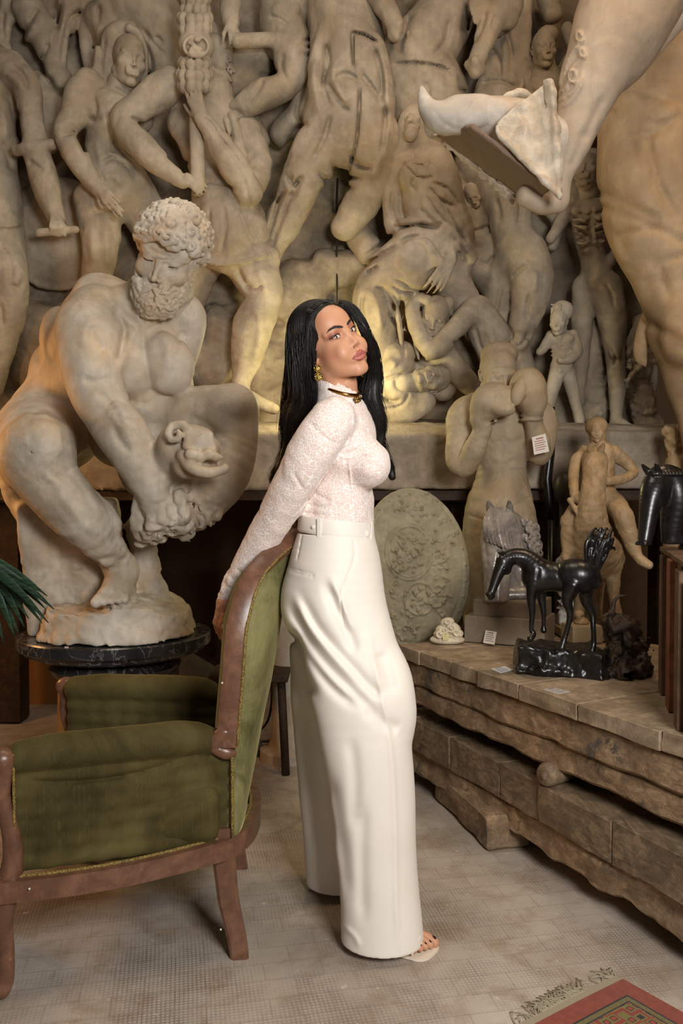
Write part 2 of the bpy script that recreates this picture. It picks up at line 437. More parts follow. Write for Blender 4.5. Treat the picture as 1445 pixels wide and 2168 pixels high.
# ------------------------------------------------------------------ figure helpers (local frames: x = subject's right, y = forward, z = up; centimetres)
def head(S, f, k=1.0, eyes=True, ears=True, cran=True, mouth=True, old=0.0):
    """adds a head to the sculpt; f maps centimetres; origin between the eyes inside the skull"""
    u = f.k; R = f.R
    def E(c, r, kk=1.0, op='u', rr=None): S.ell(f(c), np.array(r)*u, R if rr is None else R@rr, kk*u, op)
    def C(a, b, ra, rb, kk=.6, op='u'): S.cap(f(a), f(b), ra*u, rb*u, kk*u, op)
    if cran: E((0, -.9, 3.3), (7.1, 9.1, 8.4))
    E((0, 2.8, -1.8), (6.1, 6.1, 8.2), 2)
    E((0, 2.4, -6.6), (4.7, 5.0, 4.0), 2)
    E((0, 7.0, -10.1), (1.55, 1.3, 1.35), 1.8)
    for s in (1, -1):
        C((s*5.2, -.3, -4.6), (s*4.6, .6, -7.6), 1.5, 1.2, 1.5); C((s*4.6, .6, -7.6), (s*1.2, 6.9, -10.6), 1.2, 1.0, 1.6)
        E((s*4.35, 5.6, -2.4), (1.8, 1.75, 1.45), 2.2)
        C((s*.9, 7.9, 1.35), (s*4.4, 6.6, 1.75), .62+old*.35, .5+old*.2, 1.4)
        E((s*3.0, 9.15, -.15), (1.75, 1.35, 1.2), 1.3, 's')
        E((s*1.9, 8.3, -5.9), (1.2, .8, 1.5), 1.6)
    # nose
    C((0, 7.9, 1.3), (0, 8.5, -.4), .75, .55, 1.0); C((0, 8.5, -.4), (0, 9.95, -3.3), .52, .68, .9)
    E((0, 10.05, -3.75), (.82, .80, .72), .5)
    for s in (1, -1):
        E((s*1.02, 9.0, -4.05), (.62, .95, .60), .45)
        E((s*.55, 9.75, -4.62), (.30, .50, .34), .18, 's')
    if eyes:
        for s in (1, -1):
            E((s*3.05, 6.95, -.12), (1.32, 1.30, 1.28), .15)
            E((s*3.05, 6.85, .55), (1.62, 1.50, 1.0), .5)
            C((s*1.75, 7.75, -.55), (s*4.4, 7.15, -.75), .34, .30, .5)
    if mouth:
        E((0, 8.35, -6.9), (2.3, .95, 1.3), 1.3)
        for s in (1, -1):
            S.chain([(*f(s*.35, 9.25, -6.35), .36*u), (*f(s*1.1, 9.02, -6.5), .34*u), (*f(s*2.25, 8.25, -6.95), .13*u)], .25*u)
            S.chain([(*f(0, 9.12, -7.65), .50*u), (*f(s*.9, 8.98, -7.5), .42*u), (*f(s*2.15, 8.25, -7.05), .13*u)], .25*u)
        S.chain([(*f(-2.3, 8.45, -6.98), .07*u), (*f(-1, 9.25, -6.93), .08*u), (*f(0, 9.5, -7.03), .08*u), (*f(1, 9.25, -6.93), .08*u), (*f(2.3, 8.45, -6.98), .07*u)], .12*u, 's')
        E((0, 8.9, -8.75), (1.4, .5, .38), .7, 's')
    if ears:
        for s in (1, -1):
            S.chain([(*f(s*6.7, .5, .6), .35*u), (*f(s*7.3, -.6, 1.6), .38*u), (*f(s*7.6, -1.8, .8), .4*u), (*f(s*7.2, -1.5, -1.2), .4*u), (*f(s*6.7, -.3, -2.8), .5*u)], .3*u)
            E((s*6.6, -.7, -.6), (.6, 1.2, 1.9), .4)

def hand(S, f, curl=(20, 20, 20, 20), thumb=(35, 30), spread=4, side=1, k=.25, palm=True, bend2=None):
    """hand in centimetres: origin at the wrist, y = towards the fingers, z = back of the hand, thumb on +x*side"""
    u = f.k
    if palm:
        S.cap(f(0, -1.5, 0), f(0, 1.0, 0), 2.1*u, 2.3*u, 1.0*u, flat=(f.R[:, 2], .68))
        for i, x in enumerate((2.6, .9, -.8, -2.3)):
            S.cap(f(x*.45*side, .8, 0), f(x*side, 8.2-.35*abs(i-1), .25), 1.25*u, .98*u, .9*u)
        S.cap(f(side*1.3, 1.2, -.4), f(side*2.9, 4.0, -.9), 1.35*u, 1.1*u, 1.0*u)
    for i, x in enumerate((2.6, .9, -.8, -2.3)):
        L = (4.4, 4.9, 4.5, 3.5)[i]; p = np.array([x*side, 8.2-.35*abs(i-1), .2]); az = math.radians((1.2-i)*spread)*side
        a = 0; pts = [(*f(p), .9*u)]; c = curl[i]; cs = (c, c*1.15, c*.8) if bend2 is None else (c, bend2[i], bend2[i]*.7)
        for j, (l, r) in enumerate(zip((L, L*.62, L*.5), (.8, .74, .58))):
            a += math.radians(cs[j]); d = np.array([math.sin(az)*math.cos(a), math.cos(az)*math.cos(a), -math.sin(a)])
            p = p+d*l*.97; pts.append((*f(p), r*u))
        S.chain(pts, k*u, n=2, sm=False)
    t0 = np.array([side*2.2, 2.6, -.6]); a1, a2 = map(math.radians, thumb)
    d1 = np.array([side*math.sin(a1+.35), math.cos(a1+.35), -.35]); d1 /= np.linalg.norm(d1)
    d2 = np.array([side*math.sin(a1-a2*.3), math.cos(a1-a2*.3), -.45]); d2 /= np.linalg.norm(d2)
    p1 = t0+d1*3.4; p2 = p1+d2*3.0; p3 = p2+d2*2.2
    S.chain([(*f(t0), 1.25*u), (*f(p1), 1.0*u), (*f(p2), .92*u), (*f(p3), .68*u)], .5*u, sm=False)

def torso(S, f, female=False, k=4.0, thin=False):
    """torso in centimetres for a figure 180 tall; origin at the pelvis centre, y forward, z up"""
    u = f.k; R = f.R
    def E(c, r, kk=k, op='u', rr=None): S.ell(f(c), np.array(r)*u, R if rr is None else R@rr, kk*u, op)
    E((0, 0, 0), (16, 11, 12)); E((0, .5, 14), (13, 9.5, 14) if not thin else (10.5, 7, 13), 6); E((0, 0, 32), (17, 11.5, 17), 6)
    E((0, -1, 42), (17, 9, 9), 5)
    for s in (1, -1):
        E((s*16, -1, 44), (6.5, 7, 7), 4); E((s*8, -8, -4), (8, 8, 9), 4)
        if female: E((s*8, 10, 33), (6.5, 6, 6.5), 2)
        else:
            E((s*8, 7.5, 37), (9, 5, 7), 2.2)
            if not thin:
                for j in range(3): E((s*4.2, 7.2-.4*j, 23-8*j), (3.8, 3.2, 3.6), 1.2)
            for j in range(3): E((s*13.2, 4, 25-5*j), (2.6, 4, 1.7), 1.2)
    if thin:
        for s in (1, -1):
            for j in range(5):
                S.chain([(*f(s*3, 11.5-j*.3, 35-5*j), .9*u), (*f(s*10, 9.2, 33.5-5.5*j), 1.0*u), (*f(s*14.5, 2, 33-4*j), .9*u)], 1.2*u)
        E((0, 11, 16), (7, 4, 7), 3, 's')
    S.chain([(*f(0, 12.8, 42), .7*u), (*f(0, 12.2, 30), .6*u), (*f(0, 10.9, 12), .5*u)], 1.6*u, 's')
    E((0, 10.8, 5), (1, 1, 1.2), .8, 's')

def limb(S, p, k=.02, muscle=0.0, flat=None):
    S.chain(p, k, flat=flat)
def foot(S, f, side=1, k=.6, toes=True):
    """foot in centimetres: origin at the ankle, y towards the toes, z up; big toe on +x*side"""
    u = f.k
    S.cap(f(0, -1, 0), f(0, -3, -5), 3.6*u, 3.0*u, 3*u)
    S.chain([(*f(0, .5, -.5), 3.8*u), (*f(.4*side, 6, -2.8), 3.3*u), (*f(.6*side, 12, -5.0), 2.6*u)], 2*u)
    S.cap(f(-1.6*side, 3, -5.2), f(-2.3*side, 12, -6.3), 2.0*u, 1.7*u, 2*u); S.cap(f(2.2*side, 12.5, -5.8), f(.8*side, 0, -5.2), 2.0*u, 2.0*u, 2*u)
    if toes:
        for i, (x, L, r) in enumerate(((2.7, 6.0, 1.35), (1.0, 5.6, .95), (-.5, 4.9, .9), (-1.9, 4.1, .88), (-3.2, 3.2, .85))):
            y0 = 13.2-.55*i
            S.chain([(*f(x*.9*side, y0-1, -5.2), r*1.0*u), (*f(x*1.03*side, y0+L*.45, -5.3), r*.92*u), (*f(x*1.08*side, y0+L*.85, -6.2), r*1.02*u)], .35*u, sm=False)
def curl(S, c, nrm, R=1.0, r=.4, turns=1.4, k=.001, ph=0, lift=.5):
    """spiral lock lying on a surface"""
    n = np.array(nrm, float); n /= np.linalg.norm(n); a = np.cross(n, (.3, .2, .93)); a /= np.linalg.norm(a); b = np.cross(n, a); pts = []
    m = int(turns*7)
    for i in range(m+1):
        t = i/m; q = ph+t*turns*2*PI; rr = R*(1-.78*t)
        pts.append((*(np.array(c)+(a*math.cos(q)+b*math.sin(q))*rr+n*lift*R*t), r*(1-.45*t)))
    S.chain(pts, k, sm=False)

# ------------------------------------------------------------------ floor, walls
def floor_mat():
    n = N('worn_tile_floor'); c = n.coord(rot=(0, 0, math.radians(-11)))
    d = n.noise(c, 3.0, 3, .5); dv = n.new('VectorMath', operation='SCALE'); nn = n.new('TexNoise'); nn.inputs['Scale'].default_value = 2.5; n.L(c, nn.inputs['Vector'])
    n.L(nn.outputs['Color'], dv.inputs[0]); dv.inputs['Scale'].default_value = .02
    ad = n.new('VectorMath', operation='ADD'); n.L(c, ad.inputs[0]); n.L(dv.outputs[0], ad.inputs[1])
    br = n.new('TexBrick'); br.offset = 0; br.inputs['Scale'].default_value = 58; br.inputs['Mortar Size'].default_value = .16; br.inputs['Mortar Smooth'].default_value = .5
    br.inputs['Brick Width'].default_value = .62; br.inputs['Row Height'].default_value = .62; n.L(ad.outputs[0], br.inputs['Vector'])
    tile = n.new('TexBrick'); tile.offset = .5; tile.inputs['Scale'].default_value = 3.3; tile.inputs['Mortar Size'].default_value = .006; n.L(ad.outputs[0], tile.inputs['Vector'])
    worn = n.ramp(n.noise(c, 2.6, 7, .68, .6), [(.36, 0), (.56, 1)])
    g = n.math('MULTIPLY', br.outputs['Fac'], n.math('SUBTRACT', 1.0, n.math('MULTIPLY', worn, .88)))
    base = n.mix(n.ramp(n.noise(c, 1.7, 6, .62), [(.3, 0), (.7, 1)]), lin(154, 140, 126), lin(194, 184, 172))
    base = n.mix(n.ramp(n.noise(c, 6.5, 8, .72, .4), [(.48, 0), (.68, .75)]), base, lin(146, 126, 104))
    base = n.mix(n.math('MULTIPLY', g, .50), base, lin(78, 64, 52))
    base = n.mix(n.math('MULTIPLY', tile.outputs['Fac'], .25), base, lin(88, 74, 58))
    base = n.mix(n.ramp(n.noise(c, 26, 4, .6), [(.66, 0), (.72, .6)]), base, lin(208, 198, 182))
    base = n.mix(n.ramp(n.noise(n.coord(loc=(5, 2, 0)), 17, 4, .7), [(.72, 0), (.76, .8)]), base, lin(52, 44, 36))
    n.set(base, .68); n.bump(n.math('MULTIPLY', g, -1), .2, .002); n.bump(n.noise(c, 30, 6, .7), .25, .004); return n.m
m = MB(); m.box((0, 2.6, -.03), (9, 7.6, .06)); tag(m.build('floor', floor_mat()), kind='structure')
def wall_mat(name, a, b):
    n = N(name); c = n.coord(); col = n.mix(n.ramp(n.noise(c, 1.6, 7, .65, .5), [(.35, 0), (.65, 1)]), a, b)
    n.set(col, .9); n.bump(n.noise(c, 12, 6, .6), .3, .01); return n.m
DARKW = wall_mat('brown_plaster_wall', lin(88, 66, 46), lin(116, 90, 64))
m = MB(); m.box((0, 6.25, 2.45), (9, .1, 4.9)); tag(m.build('wall_back', DARKW), kind='structure')
m = MB(); m.box((-4.4, 2.7, 2.45), (.1, 7.2, 4.9)); tag(m.build('wall_left', DARKW), kind='structure')
m = MB(); m.box((4.4, 2.7, 2.45), (.1, 7.2, 4.9)); tag(m.build('wall_right', DARKW), kind='structure')
m = MB(); m.box((0, 3.0, 4.95), (9, 6.6, .1)); tag(m.build('ceiling', DARKW), kind='structure')
# ------------------------------------------------------------------ wood
def wood_mat(name, a, b, c_, sc_=1.0, rough=.7, grain=(18, 1.2, 18), paint=None, bump=.4):
    n = N(name); c = n.coord(grain); c0 = n.coord()
    g = n.noise(c, 3.0*sc_, 6, .65, .8); g2 = n.noise(c0, 3.2, 6, .65, .3)
    col = n.mix(n.ramp(g, [(.32, 0), (.66, 1)]), a, b); col = n.mix(n.ramp(g2, [(.42, 0), (.68, .85)]), col, c_)
    col = n.mix(n.math('MULTIPLY', n.ramp(n.noise(n.coord(loc=(4, 4, 1)), 11*sc_, 8, .72, .8), [(.44, 1), (.60, 0)]), .55), col, tuple(x*.5 for x in a))
    if paint:
        pm = n.ramp(n.noise(c0, 9, 9, .8, .5), [(.54, 0), (.57, 1)]); pm2 = n.ramp(n.noise(n.coord(loc=(2, 8, 1)), 2.4, 3, .5), [(.52, 0), (.60, 1)])
        col = n.mix(n.math('MULTIPLY', pm, pm2), col, paint)
    col = n.mix(n.ramp(n.noise(c0, 55, 4, .7), [(.68, 0), (.72, .5)]), col, tuple(min(1, x*1.9) for x in b))
    n.set(col, rough); n.bump(g, bump, .006); n.bump(n.noise(c0, 26, 7, .7), bump*.9, .008); return n.m
OLDW = wood_mat('aged_timber', lin(118, 94, 68), lin(184, 154, 120), lin(148, 126, 100), paint=lin(84, 80, 72))
OLDW2 = wood_mat('aged_timber_dark', lin(94, 76, 56), lin(154, 130, 102), lin(134, 116, 92))
OLDW3 = wood_mat('dusty_board_top', lin(130, 110, 86), lin(184, 164, 138), lin(156, 136, 110), grain=(3, 3, 3), bump=.35)
DARKWOOD = wood_mat('dark_beam_wood', lin(44, 30, 20), lin(84, 58, 36), lin(60, 42, 26))

# the heavy work table: P/Q are the front edge ends, N the way back
class Rail:
    def __init__(s, p, q): s.p = np.array(p, float); s.q = np.array(q, float); d = s.q-s.p; s.L = np.linalg.norm(d[:2]); s.d = d/s.L; s.n = np.array([-s.d[1], s.d[0], 0]); s.n /= np.linalg.norm(s.n); s.n *= np.sign(s.n[1]) if abs(s.n[1]) > .1 else 1
    def __call__(s, t, back=0, dz=0): return s.p+s.d*(t*s.L)+s.n*back+np.array([0, 0, dz])
TZ = .60
TR = Rail(onz(844, 1364, TZ), onz(1404, 1547, TZ)); TR.q2 = 1.9
WT = thing('work_table', 'massive worn timber work table with plank top and flaking grey paint', 'table', (1.0, 3.0, 0))
def beam(rail, t0, t1, b0, b1, z0, z1, mat, name, parent, bev=.008, nz=.006, seed=0, dz1=(0, 0)):
    """beam between two places along a rail; dz1 = change of (z0, z1) at the far end"""
    m = MB(); P = []
    for (t, b, zz) in ((t0, b0, 0), (t1, b0, 1), (t1, b1, 1), (t0, b1, 0)):
        p = rail(t, b); p[2] = rail.p[2]*0+z0+dz1[0]*zz; P.append(p)
    for (t, b, zz) in ((t0, b0, 0), (t1, b0, 1), (t1, b1, 1), (t0, b1, 0)):
        p = rail(t, b); p[2] = z1+dz1[1]*zz; P.append(p)
    m.hexa(P); L = np.linalg.norm(P[1]-P[0]); n = max(2, int(L/.03))
    bm = m.bm; bm.edges.ensure_lookup_table()
    es = list(bm.edges); d = V3(P[1]-P[0]).normalized()
    le = [e for e in es if abs((e.verts[0].co-e.verts[1].co).normalized().dot(d)) > .97]
    bmesh.ops.subdivide_edges(bm, edges=le, cuts=n, use_grid_fill=True)
    oth = [e for e in bm.edges if abs((e.verts[0].co-e.verts[1].co).normalized().dot(d)) < .6]
    bmesh.ops.subdivide_edges(bm, edges=oth, cuts=4, use_grid_fill=True)
    me = m.mesh('beam'); Pn = get_co(me); Nn = get_no(me)
    v = vnoise(Pn*np.array([9, 9, 22])+seed, 3); Pn = Pn+Nn*(v[:, None]*nz); set_co(me, Pn)
    o = link(name, me, mat, parent)
    o.modifiers.new('bevel', 'BEVEL').width = bev; o.modifiers['bevel'].limit_method = 'ANGLE'; o.modifiers['bevel'].angle_limit = math.radians(50)
    o.data.set_sharp_from_angle(angle=math.radians(50)); return o
# top: short boards laid side by side, worn thick fronts
ts = [-.0, .115, .275, .40, .565, .765, .995, 1.25, 1.55]
for i in range(len(ts)-1):
    b0 = random.uniform(-.006, .006)
    beam(TR, ts[i]+.0016, ts[i+1]-.0016, b0, .95, TZ-.055, TZ+random.uniform(-.003, .002), OLDW3, 'top_board', WT, .0025, .004, i*3.1)
beam(TR, .012, 1.6, .015, .16, TZ-.155, TZ-.056, OLDW, 'front_beam', WT, .01, .007, 5, (-.01, 0))
beam(TR, .045, 1.6, .03, .30, TZ-.235, TZ-.157, OLDW, 'lower_beam', WT, .012, .008, 9, (-.03, -.01))
beam(TR, .03, 1.6, .75, .93, TZ-.2, TZ-.056, OLDW2, 'rear_beam', WT, .01, .006, 15)
for t, b in ((.14, .42), (1.42, .42), (.14, .8), (1.42, .8)):
    m = MB(); p = TR(t, b); m.box((p[0], p[1], .19), (.13, .13, .38), rot=None if False else None) if False else m.box((p[0], p[1], .19), (.13, .13, .385), bev=.006)
    m.build('leg', OLDW2, WT)
# lower stack of beams lying beneath, a second low platform
LR = Rail(onz(870, 1520, .30), onz(1445, 1815, .30))
LT = thing('timber_platform', 'low platform of dusty blocks on a rough log below the work table', 'platform', (.9, 3.0, 0))
tb = [-.09, .0, .205, .43, .585, .82, 1.05, 1.4]
for i in range(len(tb)-1):
    beam(LR, tb[i]+.0015, tb[i+1]-.0015, random.uniform(-.004, .006), .62, .175, .30+random.uniform(-.003, .002), OLDW2 if i else OLDW2, 'block', LT, .0025, .004, 20+i*4)
beam(LR, -.06, 1.45, .02, .2, .075, .172, OLDW, 'log', LT, .02, .016, 41, (-.0, 0))
for t in (.1, .7, 1.2):
    m = MB(); p = LR(t, .42); m.box((p[0], p[1], .086), (.16, .16, .17), bev=.01); m.build('foot', OLDW2, LT)
BR = Rail(onz(925, 1690, .0), onz(1035, 1760, .0))
SB = Rail(onz(921, 1640, .10), onz(1033, 1745, .10))
o = beam(SB, 0, 1.0, 0, .16, .0, .125, OLDW, 'wood_block', None, .014, .008, 60)
tag(o, 'short chunky wooden block lying on the floor under the low platform', 'wood block')
m = MB(); a = onz(1152, 1645, .338)+np.array([0, .01, 0]); b = a+np.array([.14, .11, .0]); m.tube([a, a+(b-a)*.1, b], [.030, .038, .036], 16)
m.tube([a-(b-a)*.04, a+(b-a)*.02], [.012, .014], 10)
tag(m.build('wooden_roller', OLDW2, None, True, loc=a, noise=.003, nscale=30), 'short round wooden roller lying between work table and low platform', 'roller')

# ------------------------------------------------------------------ the great plaster relief on its ledge
YW = 4.78
PLR = plaster('relief_plaster', lin(198, 186, 166), lin(154, 141, 122), lin(184, 160, 124), .65, .8, .8, .4)
PLG = plaster('relief_ground_plaster', lin(182, 168, 148), lin(136, 122, 104), lin(164, 142, 110), .85, .85, .8, .5, crust=.35)
RL = thing('plaster_relief', 'huge pale plaster battle relief with crowded figures covering the whole back wall above its ledge', 'relief', (0, 4.7, 1.2))
def RP(x, y, o, r=None):
    p = at(x, y, YW-o); return p if r is None else (*p, r*(YW-o)/F)
class Fig(Sc):
    def c(s, pts, k=.03, op='u', n=3, sm=True):
        if op == 's': return s
        s.chain([RP(*q) for q in pts], k, op, n=n, sm=sm); return s
    def b(s, x, y, o, rx, ry=None, rd=None, k=.03, op='u', rr=0):
        q = (YW-o)/F; ry = rx if ry is None else ry; rd = (rx+ry)/2 if rd is None else rd
        s.ell(RP(x, y, o), (rx*q, rd*q, ry*q), rot(y=rr), k, op); return s
    def hd(s, x, y, o, cm, fwd, roll=0, **kw):
        R = basis(fwd) @ rot(y=roll); f = Fr(RP(x, y, o)-R@np.array([0, cm*7, 0]), R, cm)
        s.hds = getattr(s, 'hds', [])+[(f, kw)]; return f
    def hn(s, x, y, o, cm, fwd, up, side=1, **kw): hand(s, Fr(RP(x, y, o), basis(fwd, up), cm), side=side, **kw)
    def g(s, x, y, o, r, rx, ry, rd, k=.012, rr=0): s.b(x, y, o, rx, ry, rd, k, 's', rr)
    def done(s, name, label=None, smooth=1, mat=None, nz=.004):
        s.P += getattr(s, 'late', []); lo = np.min([s._bb(p)[0] for p in s.P if p[6] == 'u'], 0); hi = np.max([s._bb(p)[1] for p in s.P if p[6] == 'u'], 0)
        s.noise((lo+hi)/2, np.linalg.norm(hi-lo), nz, 18, 3)
        cv = CARVE.get(name, ())
        for w_, a_, md, lines in cv: s.carve(lines, w_*.92, a_*1.6, md, (YW-.75, YW+.05))
        o = s.build(name, mat or PLR, RL, max(0, smooth-0), clip=np.array([[-3.2, 3.6, 1.2], [3.2, YW+.08, 4.6]]))
        if label: o['label'] = label
        for f, kw in getattr(s, 'hds', []):
            T = Sc(max(.0028, .33*f.k)); head(T, f, **kw); T.cap(f(0, -2, -4), f(0, -3, -14), 5.2*f.k, 5.8*f.k, 1.5*f.k); T.noise(f(0, 0, 0), 30*f.k, .12*f.k, .5/f.k, 2)
            T.build('head', mat or PLR, o, 1)
        return o
H0 = .0085

